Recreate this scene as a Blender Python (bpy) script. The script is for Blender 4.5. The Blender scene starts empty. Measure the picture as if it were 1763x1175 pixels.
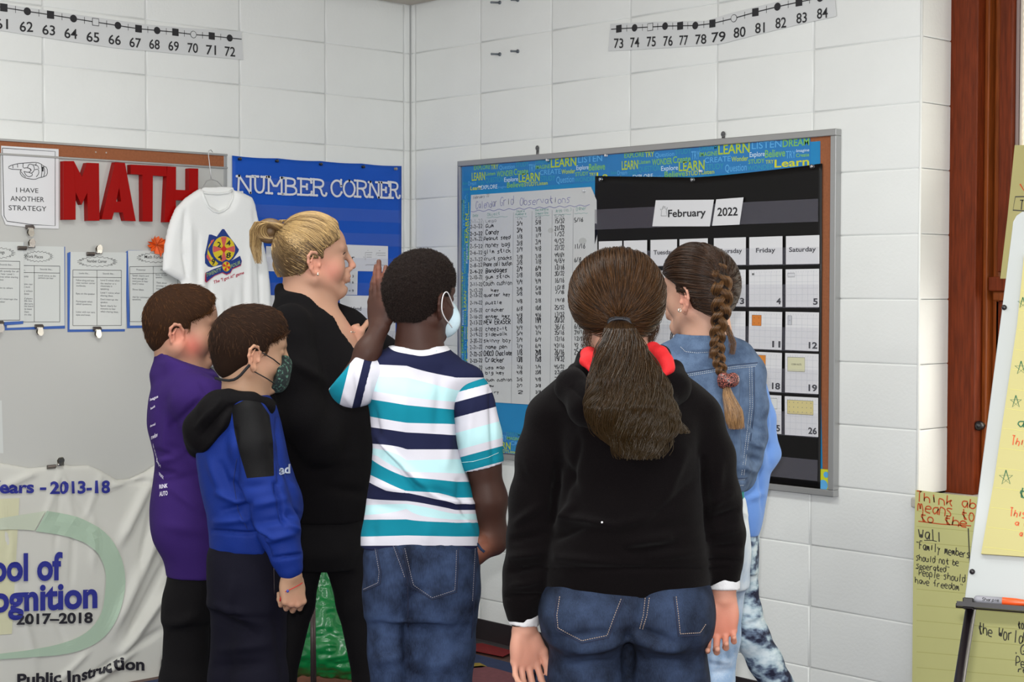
import bpy, math, random
import numpy as np
from mathutils import Vector, Matrix
from mathutils.bvhtree import BVHTree
random.seed(7); RNG = np.random.default_rng(7)
SC = bpy.context.scene
COL = SC.collection
# ------------------------------------------------------------------ camera
F = 2772.75; CX, CY = 881.5, 587.5
CAM = np.array([5.2452, -4.3320, 1.43426])
YAW, PIT, ROLL = 2.38846331, -0.0321836, 0.001221
cd = bpy.data.cameras.new('camera'); cam = bpy.data.objects.new('camera', cd); COL.objects.link(cam)
cd.sensor_width = 36; cd.lens = 36 * F / 1763; cd.clip_start = 0.05
_fw = np.array([math.cos(YAW)*math.cos(PIT), math.sin(YAW)*math.cos(PIT), math.sin(PIT)])
_r = np.array([math.sin(YAW), -math.cos(YAW), 0.0]); _u = np.cross(_r, _fw)
R3 = _r*math.cos(ROLL) + _u*math.sin(ROLL); U3 = -_r*math.sin(ROLL) + _u*math.cos(ROLL)
cam.matrix_world = Matrix(((R3[0], U3[0], -_fw[0], CAM[0]), (R3[1], U3[1], -_fw[1], CAM[1]), (R3[2], U3[2], -_fw[2], CAM[2]), (0, 0, 0, 1)))
SC.camera = cam
# ------------------------------------------------------------------ light and exposure
SC.view_settings.view_transform = 'Standard'; SC.view_settings.look = 'None'
SC.view_settings.gamma = 1; SC.view_settings.use_curve_mapping = False
SC.view_settings.exposure = 0.13
SC.cycles.use_denoising = True
SC.cycles.max_bounces = 6; SC.cycles.transparent_max_bounces = 12
wd = bpy.data.worlds.new('world'); SC.world = wd; wd.use_nodes = True
wd.node_tree.nodes['Background'].inputs[0].default_value = (0.92, 0.96, 1.0, 1)
wd.node_tree.nodes['Background'].inputs[1].default_value = 1.24
fl = bpy.data.lights.new('camera_flash', 'AREA'); fl.shape = 'RECTANGLE'; fl.size = 0.045; fl.size_y = 0.03; fl.energy = 58; fl.color = (1.0, 0.98, 0.97)
flo = bpy.data.objects.new('camera_flash', fl); COL.objects.link(flo)
flo.matrix_world = cam.matrix_world.copy(); flo.location = Vector(CAM + U3*0.10 - R3*0.025 - _fw*0.0)
for k, (lx, ly) in enumerate(((2.2, -2.4), (4.6, -2.4), (2.2, -5.2), (4.6, -5.2))):   # the room's fluorescent troffers, above the view
    cl = bpy.data.lights.new('ceiling_light', 'AREA'); cl.shape = 'RECTANGLE'; cl.size = 1.2; cl.size_y = 0.5; cl.energy = 32; cl.color = (0.97, 1.0, 0.97)
    co = bpy.data.objects.new('ceiling_light', cl); COL.objects.link(co); co.location = (lx, ly, 2.95)
sl = bpy.data.lights.new('window_daylight', 'AREA'); sl.shape = 'RECTANGLE'; sl.size = 1.3; sl.size_y = 1.6; sl.energy = 40; sl.color = (1.0, 0.93, 0.80)
so = bpy.data.objects.new('window_daylight', sl); COL.objects.link(so); so.location = (3.55, 0.62, 1.75); so.rotation_euler = (math.radians(-90), 0, 0)

# ------------------------------------------------------------------ pixel helpers (the photograph is 1763 x 1175)
def ray(px, py):
    d = _fw + R3*((px-CX)/F) - U3*((py-CY)/F)
    return d
def W(px, py, D):            # world point at depth D along the camera axis
    return CAM + ray(px, py)*D
def hitY(px, py, Y): d = ray(px, py); return CAM + d*((Y-CAM[1])/d[1])
def hitX(px, py, X): d = ray(px, py); return CAM + d*((X-CAM[0])/d[0])
def hitZ(px, py, Z): d = ray(px, py); return CAM + d*((Z-CAM[2])/d[2])
class Plane:                 # o + u*eu + v*ev + w*n ; n points to the viewer
    def __init__(s, o, eu, ev):
        s.o = np.array(o, float); s.eu = np.array(eu, float); s.ev = np.array(ev, float); s.n = np.cross(s.eu, s.ev)
    def uv(s, px, py, w=0.0):
        d = ray(px, py); o = s.o + s.n*w
        t = np.dot(o-CAM, s.n)/np.dot(d, s.n); p = CAM + d*t - o
        return np.array([np.dot(p, s.eu), np.dot(p, s.ev)])
    def P(s, u, v, w=0.0): return s.o + s.eu*u + s.ev*v + s.n*w
    def lift(s, dw): q = Plane(s.o + s.n*dw, s.eu, s.ev); return q
PR = Plane((0, 0, 0), (1, 0, 0), (0, 0, 1))      # right wall, n = (0,-1,0)
PL = Plane((0, 0, 0), (0, 1, 0), (0, 0, 1))      # left wall, n = (1,0,0)

# ------------------------------------------------------------------ materials
def s2l(c):
    return tuple(((x/255)/12.92 if x/255 <= 0.04045 else ((x/255+0.055)/1.055)**2.4) for x in c)
MATS = {}
def mat(name, rgb, rough=0.6, spec=0.5, metal=0.0, bump=0.0, bscale=200.0, var=0.0, vscale=8.0, alpha=1.0, coat=0.0, sheen=0.0, detail=3, sss=0.0, stretch=None):
    if name in MATS: return MATS[name]
    m = bpy.data.materials.new(name); m.use_nodes = True; nt = m.node_tree; N = nt.nodes; L = nt.links
    b = N['Principled BSDF']; c = s2l(rgb) + (1,)
    b.inputs['Base Color'].default_value = c; b.inputs['Roughness'].default_value = rough
    b.inputs['Specular IOR Level'].default_value = spec; b.inputs['Metallic'].default_value = metal
    b.inputs['Alpha'].default_value = alpha; b.inputs['Coat Weight'].default_value = coat; b.inputs['Coat Roughness'].default_value = 0.12
    b.inputs['Sheen Weight'].default_value = sheen
    if sss: b.inputs['Subsurface Weight'].default_value = sss; b.inputs['Subsurface Radius'].default_value = (0.012, 0.004, 0.002); b.inputs['Subsurface Scale'].default_value = 1.0
    tc = N.new('ShaderNodeTexCoord'); src = tc.outputs['Object']
    if stretch:
        mp = N.new('ShaderNodeMapping'); mp.inputs['Scale'].default_value = stretch; L.new(src, mp.inputs[0]); src = mp.outputs[0]
    if var:
        n = N.new('ShaderNodeTexNoise'); n.inputs['Scale'].default_value = vscale; n.inputs['Detail'].default_value = detail; L.new(src, n.inputs['Vector'])
        r = N.new('ShaderNodeMapRange'); r.inputs[1].default_value = 0.3; r.inputs[2].default_value = 0.7; r.inputs[3].default_value = 1-var; r.inputs[4].default_value = 1+var; L.new(n.outputs[0], r.inputs[0])
        mx = N.new('ShaderNodeMix'); mx.data_type = 'RGBA'; mx.blend_type = 'MULTIPLY'; mx.inputs[0].default_value = 1
        mx.inputs[6].default_value = c; L.new(r.outputs[0], mx.inputs[7]); L.new(mx.outputs[2], b.inputs['Base Color'])
    if bump:
        n = N.new('ShaderNodeTexNoise'); n.inputs['Scale'].default_value = bscale; n.inputs['Detail'].default_value = 3; L.new(src, n.inputs['Vector'])
        bp = N.new('ShaderNodeBump'); bp.inputs['Strength'].default_value = bump; bp.inputs['Distance'].default_value = 0.002; L.new(n.outputs[0], bp.inputs['Height']); L.new(bp.outputs[0], b.inputs['Normal'])
    MATS[name] = m; return m

# ------------------------------------------------------------------ mesh collector
def tag(o, label=None, cat=None, group=None, kind=None):
    if label: o['label'] = label
    if cat: o['category'] = cat
    if group: o['group'] = group
    if kind: o['kind'] = kind
    return o
def empty(name, loc, label, cat, group=None):
    o = bpy.data.objects.new(name, None); COL.objects.link(o); o.location = Vector(loc); o.empty_display_size = 0.05
    return tag(o, label, cat, group)
WL = {}
def wloc(o):
    return (wloc(o.parent) if o.parent is not None else Vector((0, 0, 0))) + o.location
def parent(o, p):            # every parent here is unrotated and unscaled, so offsets simply add
    w = wloc(p); o.parent = p; o.location = o.location - w
STUFFY = {'handwriting', 'small_print', 'lettering', 'grid_lines', 'grey_handwriting', 'orange_handwriting', 'green_handwriting', 'numerals', 'smudge', 'tack_mark', 'stitching', 'sticker_outline', 'ruled_line', 'sleeve_stitching', 'pocket_edge', 'seam_edge', 'blue_dots', 'print'}
class MB:
    def __init__(s): s.v = []; s.f = []; s.mi = []; s.m = 0
    def add(s, vs, fs):
        b = len(s.v); s.v.extend([tuple(map(float, p)) for p in vs]); s.f.extend([tuple(i+b for i in f) for f in fs]); s.mi.extend([s.m]*len(fs)); return s
    def box(s, lo, hi):
        x0, y0, z0 = lo; x1, y1, z1 = hi
        return s.add([(x0,y0,z0),(x1,y0,z0),(x1,y1,z0),(x0,y1,z0),(x0,y0,z1),(x1,y0,z1),(x1,y1,z1),(x0,y1,z1)], [(0,3,2,1),(4,5,6,7),(0,1,5,4),(1,2,6,5),(2,3,7,6),(3,0,4,7)])
    def pbox(s, pl, u0, v0, u1, v1, w0, w1):           # box in a plane's frame
        return s.prism(pl, [(u0,v0),(u1,v0),(u1,v1),(u0,v1)], w0, w1)
    def prism(s, pl, poly, w0, w1):
        poly = [tuple(p) for p in poly]
        a = sum(poly[i][0]*poly[(i+1)%len(poly)][1]-poly[(i+1)%len(poly)][0]*poly[i][1] for i in range(len(poly)))
        if a < 0: poly = poly[::-1]
        n = len(poly); vs = [pl.P(u, v, w0) for u, v in poly] + [pl.P(u, v, w1) for u, v in poly]
        fs = [tuple(range(n, 2*n)), tuple(range(n-1, -1, -1))] + [(i, (i+1)%n, n+(i+1)%n, n+i) for i in range(n)]
        return s.add(vs, fs)
    def pq(s, pl, pts, w0, w1):                        # prism from pixel outline (pixels taken on the plane's face)
        return s.prism(pl, [pl.uv(x, y, w1) for x, y in pts], w0, w1)
    def tube(s, pts, rad, n=8, cap=True, closed=False):
        pts = [np.array(p, float) for p in pts]; m = len(pts)
        rad = [rad]*m if np.isscalar(rad) else list(rad)
        up = np.array([0.13, 0.21, 0.97]); vs = []
        for i, p in enumerate(pts):
            if closed: t = pts[(i+1)%m]-pts[i-1]
            else: t = pts[min(i+1, m-1)]-pts[max(i-1, 0)]
            t = t/(np.linalg.norm(t)+1e-12)
            if i == 0:
                if abs(np.dot(t, up)) > 0.93: up = np.array([0.97, 0.13, 0.21])
                a = np.cross(t, up)
            else: a = prev - t*np.dot(prev, t)
            a /= np.linalg.norm(a)+1e-12; prev = a; b = np.cross(t, a)
            for k in range(n):
                th = 2*math.pi*k/n; vs.append(p + (a*math.cos(th)+b*math.sin(th))*rad[i])
        fs = [(i*n+k, i*n+(k+1)%n, ((i+1)%m)*n+(k+1)%n, ((i+1)%m)*n+k) for i in range(m if closed else m-1) for k in range(n)]
        if cap and not closed: fs += [tuple(range(n-1, -1, -1)), tuple((m-1)*n+k for k in range(n))]
        return s.add(vs, fs)
    def ribbon(s, pl, pts, wid, w=0.0):                # flat stroke in a plane, uv points
        pts = [np.array(p, float) for p in pts]
        if len(pts) < 2: return s
        L = []
        for i in range(len(pts)):
            t = pts[min(i+1, len(pts)-1)]-pts[max(i-1, 0)]; t /= np.linalg.norm(t)+1e-9; nn = np.array([-t[1], t[0]])*wid/2
            L += [pl.P(*(pts[i]-nn), w), pl.P(*(pts[i]+nn), w)]
        return s.add(L, [(2*i, 2*i+2, 2*i+3, 2*i+1) for i in range(len(pts)-1)])
    def disc(s, pl, c, r, w=0.0, n=16, ry=None):
        ry = r if ry is None else ry
        return s.add([pl.P(c[0]+r*math.cos(2*math.pi*k/n), c[1]+ry*math.sin(2*math.pi*k/n), w) for k in range(n)], [tuple(range(n))])
    def flat(s, pl, poly, w=0.0):
        return s.add([pl.P(u, v, w) for u, v in poly], [tuple(range(len(poly)))])
    def sphere(s, c, r, n=10, m=6, sc=(1,1,1)):
        vs = []; c = np.array(c, float)
        for i in range(m+1):
            ph = math.pi*i/m
            for k in range(n): th = 2*math.pi*k/n; vs.append(c + np.array([r*math.sin(ph)*math.cos(th)*sc[0], r*math.sin(ph)*math.sin(th)*sc[1], r*math.cos(ph)*sc[2]]))
        return s.add(vs, [(i*n+k, (i+1)*n+k, (i+1)*n+(k+1)%n, i*n+(k+1)%n) for i in range(m) for k in range(n)])
    def build(s, name, m, par=None, smooth=False, bevel=0.0):
        me = bpy.data.meshes.new(name); 
        loc = Vector((0, 0, 0))
        if s.v:
            a = np.array(s.v); loc = (a.min(0)+a.max(0))/2
            s2 = [tuple(p) for p in (a-loc)]
        else: s2 = []
        me.from_pydata(s2, [], s.f)
        for q in (m if isinstance(m, (list, tuple)) else [m]): me.materials.append(q)
        if s.mi and max(s.mi) > 0: me.polygons.foreach_set('material_index', s.mi)
        if smooth: me.polygons.foreach_set('use_smooth', [True]*len(me.polygons))
        me.update()
        o = bpy.data.objects.new(name, me); COL.objects.link(o); o.location = Vector(loc)
        if bevel:
            b = o.modifiers.new('bevel', 'BEVEL'); b.width = bevel; b.segments = 2; b.limit_method = 'ANGLE'
        if par is not None: parent(o, par)
        if name in STUFFY: o['kind'] = 'stuff'
        return o

# ------------------------------------------------------------------ printed text (Blender's built-in font)
_FC = {}
def glyphs(text, bold=0.0, res=3):
    k = (text, bold, res)
    if k not in _FC:
        cu = bpy.data.curves.new('t', 'FONT'); cu.body = text; cu.offset = bold; cu.resolution_u = res; cu.size = 1
        ob = bpy.data.objects.new('t', cu); me = ob.to_mesh()
        v = np.array([tuple(q.co)[:2] for q in me.vertices]) if len(me.vertices) else np.zeros((0, 2))
        f = [tuple(p.vertices) for p in me.polygons]; ob.to_mesh_clear(); bpy.data.objects.remove(ob); bpy.data.curves.remove(cu)
        _FC[k] = (v, f)
    return _FC[k]
def text_uv(mb, pl, s, A, B, h, w=0.0, bold=0.0, cap=0.73, shear=0.0):    # baseline from uv A to uv B, capital height h
    v, f = glyphs(s, bold)
    if not len(v): return
    A = np.array(A, float); B = np.array(B, float); e = B-A; n = np.array([-e[1], e[0]])/np.linalg.norm(e)
    x0, x1 = v[:, 0].min(), v[:, 0].max()
    mb.add([pl.P(*(A+e*((x-x0)/(x1-x0)) + n*(y/cap*h) + e/np.linalg.norm(e)*shear*(y/cap*h)), w) for x, y in v], f)
def text_px(mb, pl, s, a, b, hpx, w=0.0, bold=0.0, vert=False):
    A = pl.uv(*a, w); B = pl.uv(*b, w); h = np.linalg.norm(pl.uv(a[0], a[1]-hpx, w)-A)
    if vert:
        v, f = glyphs(s, bold); e = B-A; x0, x1 = v[:, 0].min(), v[:, 0].max()
        mb.add([pl.P(*(A+e*((x-x0)/(x1-x0)) + np.array([0, y/0.73*h])), w) for x, y in v], f)
    else: text_uv(mb, pl, s, A, B, h, w, bold)

# ------------------------------------------------------------------ handwriting: one stroke font, x 0-4, y 2 baseline, 6 x-height, 8 caps
ST = {'0':'18 07 03 12 32 43 47 38 18','1':'17 28 22','2':'07 18 38 46 35 02 42','3':'07 28 47 36 25 36 44 32 12 03','4':'08 05 45 38 32','5':'48 08 05 35 44 43 32 02','6':'38 16 03 12 32 43 35 15 03','7':'08 48 22','8':'25 06 17 28 38 46 25 04 03 12 32 43 44 25','9':'46 35 15 06 17 38 47 46 42',
'A':'02 28 42 14 34','B':'02 08 38 46 35 05 44 43 32 02','C':'47 38 18 06 04 12 32 43','D':'02 08 28 46 44 22 02','E':'48 08 02 42 05 35','F':'48 08 02 05 35','G':'47 28 06 04 12 32 44 24','H':'02 08 05 45 48 42','I':'18 38 28 22 12 32','K':'02 08 48 05 42','L':'08 02 42','M':'02 08 25 48 42','N':'02 08 42 48','O':'18 06 04 12 32 44 46 38 18','P':'02 08 38 46 45 04','R':'02 08 38 46 35 05 42','S':'47 38 18 06 15 35 44 32 12 03','T':'08 48 28 22','U':'08 04 12 32 44 48','V':'08 22 48','W':'08 12 26 32 48','Y':'08 25 48 25 22','J':'38 33 22 12 03',
'a':'46 16 04 13 22 33 45 46 43 42','b':'08 02 05 26 45 43 22 03','c':'45 26 15 03 22 42','d':'48 42 45 16 04 12 32 44','e':'04 44 45 26 05 03 12 42','f':'48 27 22 05 35','g':'46 16 04 13 43 46 41 20 00','h':'08 02 05 26 45 42','i':'26 22 27','j':'26 21 10','k':'08 02 04 46 24 42','l':'28 22','m':'02 06 16 22 26 36 42','n':'02 06 26 45 42','o':'16 04 12 32 44 36 16','p':'00 06 36 44 32 03','q':'46 16 04 13 43 46 40','r':'02 06 05 26 36','s':'46 16 05 34 32 02','t':'28 23 32 42 06 46','u':'06 03 12 32 43 46 42','v':'06 22 46','w':'06 12 25 32 46','x':'06 42 24 02 46','y':'06 24 46 24 10','z':'06 46 02 42',
'-':'04 44','/':'02 48','.':'22 23','\'':'28 27','"':'18 17 38 37',',':'23 11','(':'38 16 14 32',')':'18 36 34 12','=':'05 45 03 43','*':'18 42 46 06 32','|':'28 20','~':'04 16 34 46'}
BRK = {'A':3,'E':4,'F':3,'e':99,'t':3,'x':2,'"':2,'=':2,'f':3}
def strokes(ch):
    if ch not in ST: return []
    q = [(int(a[0]), int(a[1])-2) for a in ST[ch].split()]
    b = BRK.get(ch, 99)
    return [q] if b >= len(q) else [q[:b], q[b:]]
def smooth_line(q):
    if len(q) < 3: return q
    o = [q[0]]
    for i in range(len(q)-1):
        a, b = np.array(q[i], float), np.array(q[i+1], float)
        o += [a*.75+b*.25, a*.25+b*.75]
    return o + [q[-1]]
def hand_uv(mb, pl, s, A, B, h, wid, w=0.0, jit=0.35, seed=0, adv=5.4):
    rr = random.Random(hash(s) % 9973 if False else sum(map(ord, s))*31+seed)
    A = np.array(A, float); e = np.array(B, float)-A; Ln = np.linalg.norm(e); e = e/Ln; n = np.array([-e[1], e[0]])
    cw = Ln/(max(len(s), 1)*adv-1.4)
    for i, ch in enumerate(s):
        dy = rr.uniform(-jit, jit)*h/6; k = rr.uniform(.9, 1.12); sh = rr.uniform(-.1, .18)
        for q in strokes(ch):
            pts = [A + e*((i*adv+x+sh*y)*cw) + n*(y*h/6*k+dy) for x, y in smooth_line([(x+rr.uniform(-jit, jit)*.5, y+rr.uniform(-jit, jit)*.5) for x, y in q])]
            mb.ribbon(pl, pts, wid, w)
def hand_px(mb, pl, s, a, b, hpx, wid, w=0.0, jit=0.35, seed=0):
    A = pl.uv(*a, w); B = pl.uv(*b, w); h = np.linalg.norm(pl.uv(a[0], a[1]-hpx, w)-A)
    hand_uv(mb, pl, s, A, B, h, wid, w, jit, seed)
# ================================================================== THE ROOM
BW, BH = 0.4064, 0.2032
def zc(i): return 0.185 + (10-i)*BH            # height of the joint under course i
CEIL = 2.625
M_wall = mat('painted_block', (234, 236, 233), 0.42, 0.5, bump=0.35, bscale=90, var=0.025, vscale=3)
M_joint = mat('painted_joint', (224, 226, 224), 0.55)
M_ceil = mat('ceiling_paint', (196, 188, 178), 0.8, bump=0.3, bscale=60)
XE = 2.4686                                      # outer corner of the right wall, where the window recess begins
def blk_mesh(name, pl, w, h):                    # one block, its face at w = 0, edges eased back 4 mm
    gx, gz, c, d = 0.0020, 0.0008, 0.0022, 0.0034
    mb = MB(); a = (gx, gz, w-gx, h-gz); b = (gx+c, gz+c*.6, w-gx-c, h-gz-c*.6)
    R = lambda q, ww: [pl.eu*u+pl.ev*v+pl.n*ww for u, v in ((q[0], q[1]), (q[2], q[1]), (q[2], q[3]), (q[0], q[3]))]
    mb.add(R(a, -d)+R(b, -0.0006)+R((b[0]+.004, b[1]+.004, b[2]-.004, b[3]-.004), 0), [(8, 9, 10, 11)]+[(i, (i+1) % 4, 4+(i+1) % 4, 4+i) for i in range(4)]+[(4+i, 4+(i+1) % 4, 8+(i+1) % 4, 8+i) for i in range(4)])
    me = bpy.data.meshes.new(name); me.from_pydata([tuple(p) for p in mb.v], [], mb.f); me.materials.append(M_wall)
    me.polygons.foreach_set('use_smooth', [True]*len(me.polygons)); me.update(); return me
_BK = {}
def block(par, pl, u, v, w, h, jit=0.0003):
    k = (id(pl), round(w, 4), round(h, 4))
    if k not in _BK: _BK[k] = blk_mesh('concrete_block', pl, w, h)
    o = bpy.data.objects.new('concrete_block', _BK[k]); COL.objects.link(o)
    o.location = Vector(pl.P(u, v, random.uniform(-jit, 0))); parent(o, par); return o
def structure(o): o['kind'] = 'structure'; return o
wr = MB()
wr.box((-0.25, 0.0045, -0.02), (XE-0.0045, 0.20, CEIL)); wr.box((XE-0.0045, 0.0045, -0.02), (5.2, 0.20, 0.755))
wall_r = structure(wr.build('wall_right', M_joint))
wl = MB(); wl.box((-0.25, -7.0, -0.02), (-0.0045, 0.0, CEIL))
wall_l = structure(wl.build('wall_left', M_joint))
for i in range(-2, 11):
    z = zc(i); h = min(BH, CEIL-z)
    if h < 0.02: continue
    for c in range(-1, 6):
        u = 0.0302+c*BW
        if c == -1: block(wall_r, PR, 0.0, z, 0.0302, h)
        else: block(wall_r, PR, u, z, BW, h)
    if i >= 8:
        for c in range(6, 12): block(wall_r, PR, 0.0302+c*BW, z, BW, h)
    elif i == 7: 
        for c in range(6, 12): block(wall_r, PR, 0.0302+c*BW, z, BW, 0.755-z) if 0.755-z > 0.02 else None
    for c in range(-1, 12):
        if c == -1: block(wall_l, PL, -0.035, z, 0.035, h)
        else: block(wall_l, PL, -0.035-(c+1)*BW, z, BW, h)
for c in range(6, 12): block(wall_r, PR, 0.0302+c*BW, zc(8), BW, 0.755-zc(8)) if 0.755 > zc(8)+.02 else None
for c in range(-1, 6):
    block(wall_r, PR, 0.0302+c*BW if c >= 0 else 0.0, 0.0, BW if c >= 0 else .0302, zc(10))
PV = Plane((XE, 0, 0), (0, 1, 0), (0, 0, 1))      # recess side, n = (+1,0,0)
rv = MB(); rv.box((XE-0.12, 0.02, 0.70), (XE-0.0045, 0.30, CEIL)); reveal = structure(rv.build('wall_window_reveal', M_joint))
for i in range(-2, 8):
    z = max(zc(i), 0.79); h = min(zc(i)+BH, CEIL)-z
    if h > .03: block(reveal, PV, 0.0, z, 0.30, h)
bn = MB(); bn.tube([(XE-0.004, 0.004, 0.0), (XE-0.004, 0.004, CEIL)], 0.0048, 12); structure(bn.build('trim_1', M_wall, None, True))
cl_ = MB(); cl_.box((-0.25, -7, CEIL), (6.5, 0.5, CEIL+0.05))
ceil_ = MB(); ceil_.add([(-.25, -7, 3.0), (6.5, -7, 3.0), (6.5, .5, 3.0), (-.25, .5, 3.0)], [(0, 1, 2, 3)]); structure(ceil_.build('ceiling', M_ceil))
# boxed-in soffit low in the corner, above the blocks
sf = MB(); sf.prism(Plane((0, 0, CEIL), (1, 0, 0), (0, 1, 0)), [(-.25, .3), (-.25, -7), (.22, -7), (.22, -.20), (5.2, -.20), (5.2, .3)], 0, 0.375)
structure(sf.build('ceiling_soffit', M_ceil))
# vertical run of wall right of the window (outside the view)
ow = MB(); ow.box((5.2, -0.2, 0), (6.4, 0.3, CEIL)); structure(ow.build('wall_far_right', M_wall))
# floor: dark carpet
M_floor = mat('floor_tile', (88, 62, 54), 0.5, var=0.1, vscale=6)
fb = MB(); fb.add([(-.25, -7, 0), (6.5, -7, 0), (6.5, .2, 0), (-.25, .2, 0)], [(0, 1, 2, 3)]); structure(fb.build('floor', M_floor))
M_base = mat('cove_base_rubber', (38, 32, 34), 0.45)
def cove(pl, u0, u1, name):
    mb = MB(); prof = [(0, 0.0), (0.017, 0.0), (0.013, 0.004), (0.006, 0.012), (0.003, 0.02), (0.003, 0.10), (0.0, 0.102)]
    n = len(prof); vs = [pl.P(u0, z, w) for w, z in prof]+[pl.P(u1, z, w) for w, z in prof]
    mb.add(vs, [(i, (i+1) % n, n+(i+1) % n, n+i) for i in range(n)]+[tuple(range(n))[::-1], tuple(range(n, 2*n))])
    return structure(mb.build(name, M_base))
cove(PR, 0.004, 5.2, 'baseboard_right'); cove(PL, -7, -0.004, 'baseboard_left')
# world map style rug, in coloured printed areas
rug = empty('rug', (1.6, -1.5, 0.0), 'classroom rug printed with pink, blue, yellow and orange areas', 'rug')
PF = Plane((0, 0, 0.0), (1, 0, 0), (0, 1, 0))
def fpx(pts): return [hitZ(x, y, 0.009)[:2] for x, y in pts]
g = MB(); g.prism(PF, [(0.10, -2.9), (3.2, -2.9), (3.2, -0.16), (0.10, -0.16)], 0.0, 0.008); g.build('rug_base', mat('rug_navy', (38, 52, 88), 0.95, bump=.6, bscale=300, var=.12, vscale=40), rug)
def rugpatch(name, pts, rgb):
    g = MB(); g.prism(PF, fpx(pts), 0.0078, 0.0095); g.build(name, mat('rug_'+name+str(rgb[0]), rgb, 0.95, bump=.6, bscale=300, var=.12, vscale=40), rug)
rugpatch('rug_border', [(808, 1110), (830, 1108), (885, 1122), (866, 1131), (806, 1119)], (122, 16, 20))
rugpatch('rug_land', [(798, 1150), (830, 1147), (850, 1151), (903, 1166), (930, 1185), (780, 1185)], (118, 66, 72))
rugpatch('rug_coast', [(800, 1143), (826, 1142), (838, 1148), (830, 1150), (800, 1152)], (150, 126, 44))
rugpatch('rug_land', [(470, 1150), (560, 1142), (606, 1140), (650, 1150), (670, 1200), (470, 1200)], (150, 92, 66))

# ------------------------------------------------------------------ the window
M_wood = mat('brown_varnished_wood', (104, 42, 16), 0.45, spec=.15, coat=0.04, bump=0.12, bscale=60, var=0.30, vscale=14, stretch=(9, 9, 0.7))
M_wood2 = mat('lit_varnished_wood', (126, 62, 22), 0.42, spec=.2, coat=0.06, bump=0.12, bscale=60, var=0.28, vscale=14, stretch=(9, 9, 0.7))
win = empty('window_1', (2.7, 0.2, 0.8), 'brown varnished wooden window beside the block wall', None); win['kind'] = 'structure'
X0 = XE
g = MB(); g.box((X0-.01, 0.165, 0.79), (X0+.095, 0.26, CEIL)); g.build('window_casing', M_wood, win, bevel=.003)
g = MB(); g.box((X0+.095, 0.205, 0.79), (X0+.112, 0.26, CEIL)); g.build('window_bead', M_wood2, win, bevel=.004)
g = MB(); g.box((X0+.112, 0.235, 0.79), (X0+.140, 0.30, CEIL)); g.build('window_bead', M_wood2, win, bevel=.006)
g = MB(); g.box((X0+.140, 0.215, 1.49), (X0+.185, 0.30, CEIL)); g.build('sash_stile', M_wood, win, bevel=.003)
g = MB(); g.box((X0+.118, 0.20, 1.43), (5.2, 0.31, 1.475)); g.build('meeting_rail', M_wood, win, bevel=.004)
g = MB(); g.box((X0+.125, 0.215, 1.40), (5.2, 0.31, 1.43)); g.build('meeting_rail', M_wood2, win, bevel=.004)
for a, b_, y in ((.125, .148, .235), (.152, .170, .245)):
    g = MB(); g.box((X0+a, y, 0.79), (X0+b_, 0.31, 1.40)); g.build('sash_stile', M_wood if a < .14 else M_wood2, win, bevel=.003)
g = MB(); g.box((X0+.10, 0.25, 0.79), (5.2, 0.33, 0.87)); g.build('bottom_rail', M_wood, win, bevel=.003)
g = MB(); g.box((4.2, 0.165, 0.79), (4.32, 0.26, CEIL)); g.build('window_casing', M_wood, win, bevel=.003)
M_alu = mat('aluminium', (176, 176, 176), 0.38, metal=0.85, spec=.5)
g = MB(); g.box((X0+.186, 0.235, 1.475), (X0+.196, 0.30, CEIL)); g.build('weather_strip', mat('grey_strip', (150, 132, 128), 0.5), win)
g = MB(); g.box((X0+.199, 0.238, 1.475), (X0+.206, 0.30, CEIL)); g.build('weather_strip', mat('pale_strip', (214, 204, 190), 0.5), win)
M_glass = mat('window_glass', (235, 242, 245), 0.05, alpha=0.12)
g = MB(); g.box((X0+.17, 0.285, 0.86), (4.2, 0.289, CEIL)); g.build('pane', M_glass, win)
sl_ = MB(); sl_.box((XE-0.012, -0.022, 0.757), (5.2, 0.30, 0.79)); sill = structure(sl_.build('trim_2', mat('window_sill_stone', (196, 192, 180), 0.35, var=.05, vscale=30), None, bevel=.006)) ; sill['label'] = 'pale stone window sill'
kn = hitY(1691, 733, 0.20)
g = MB(); g.tube([kn+np.array([0, .045, 0]), kn+np.array([0, .01, 0]), kn+np.array([0, -.005, 0]), kn+np.array([0, -.02, 0]), kn+np.array([0, -.03, 0]), kn+np.array([0, -.034, 0])], [.006, .007, .013, .016, .012, .002], 16)
g.build('sash_knob', mat('black_plastic', (22, 20, 22), 0.35), win, True)
g = MB(); g.box(tuple(kn+np.array([.0, .02, .0])), tuple(kn+np.array([.03, .045, .03]))); g.build('latch_plate', mat('brass', (160, 130, 60), .35, metal=1), win, bevel=.002)
bl = empty('window_blind', (3.2, 0.25, 2.5), 'slim metal venetian blind hanging in the wooden window', 'blind')
M_slat = mat('pale_metal_slat', (212, 210, 196), 0.30, metal=0.35)
g = MB(); v = []; 
n = 6
for k in range(n+1):
    t = k/n-.5; v += [(-.73, t*.026, -.003*(4*t*t)), (.73, t*.026, -.003*(4*t*t))]
g.add(v, [(2*k, 2*k+1, 2*k+3, 2*k+2) for k in range(n)])
sm = bpy.data.meshes.new('blind_slat'); ca, sa = math.cos(math.radians(38)), math.sin(math.radians(38))
sm.from_pydata([(x, y*ca-z*sa, y*sa+z*ca) for x, y, z in g.v], [], g.f); sm.materials.append(M_slat); sm.update()
sm.polygons.foreach_set('use_smooth', [True]*len(sm.polygons))
z = CEIL-.03
while z > 1.50:
    o = bpy.data.objects.new('blind_slat', sm); COL.objects.link(o); o.location = (X0+.212+.73, 0.258, z); parent(o, bl); z -= 0.0225
g = MB(); g.box((X0+.21, .235, CEIL-.02), (X0+1.68, .28, CEIL)); g.build('head_rail', M_slat, bl)
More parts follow.
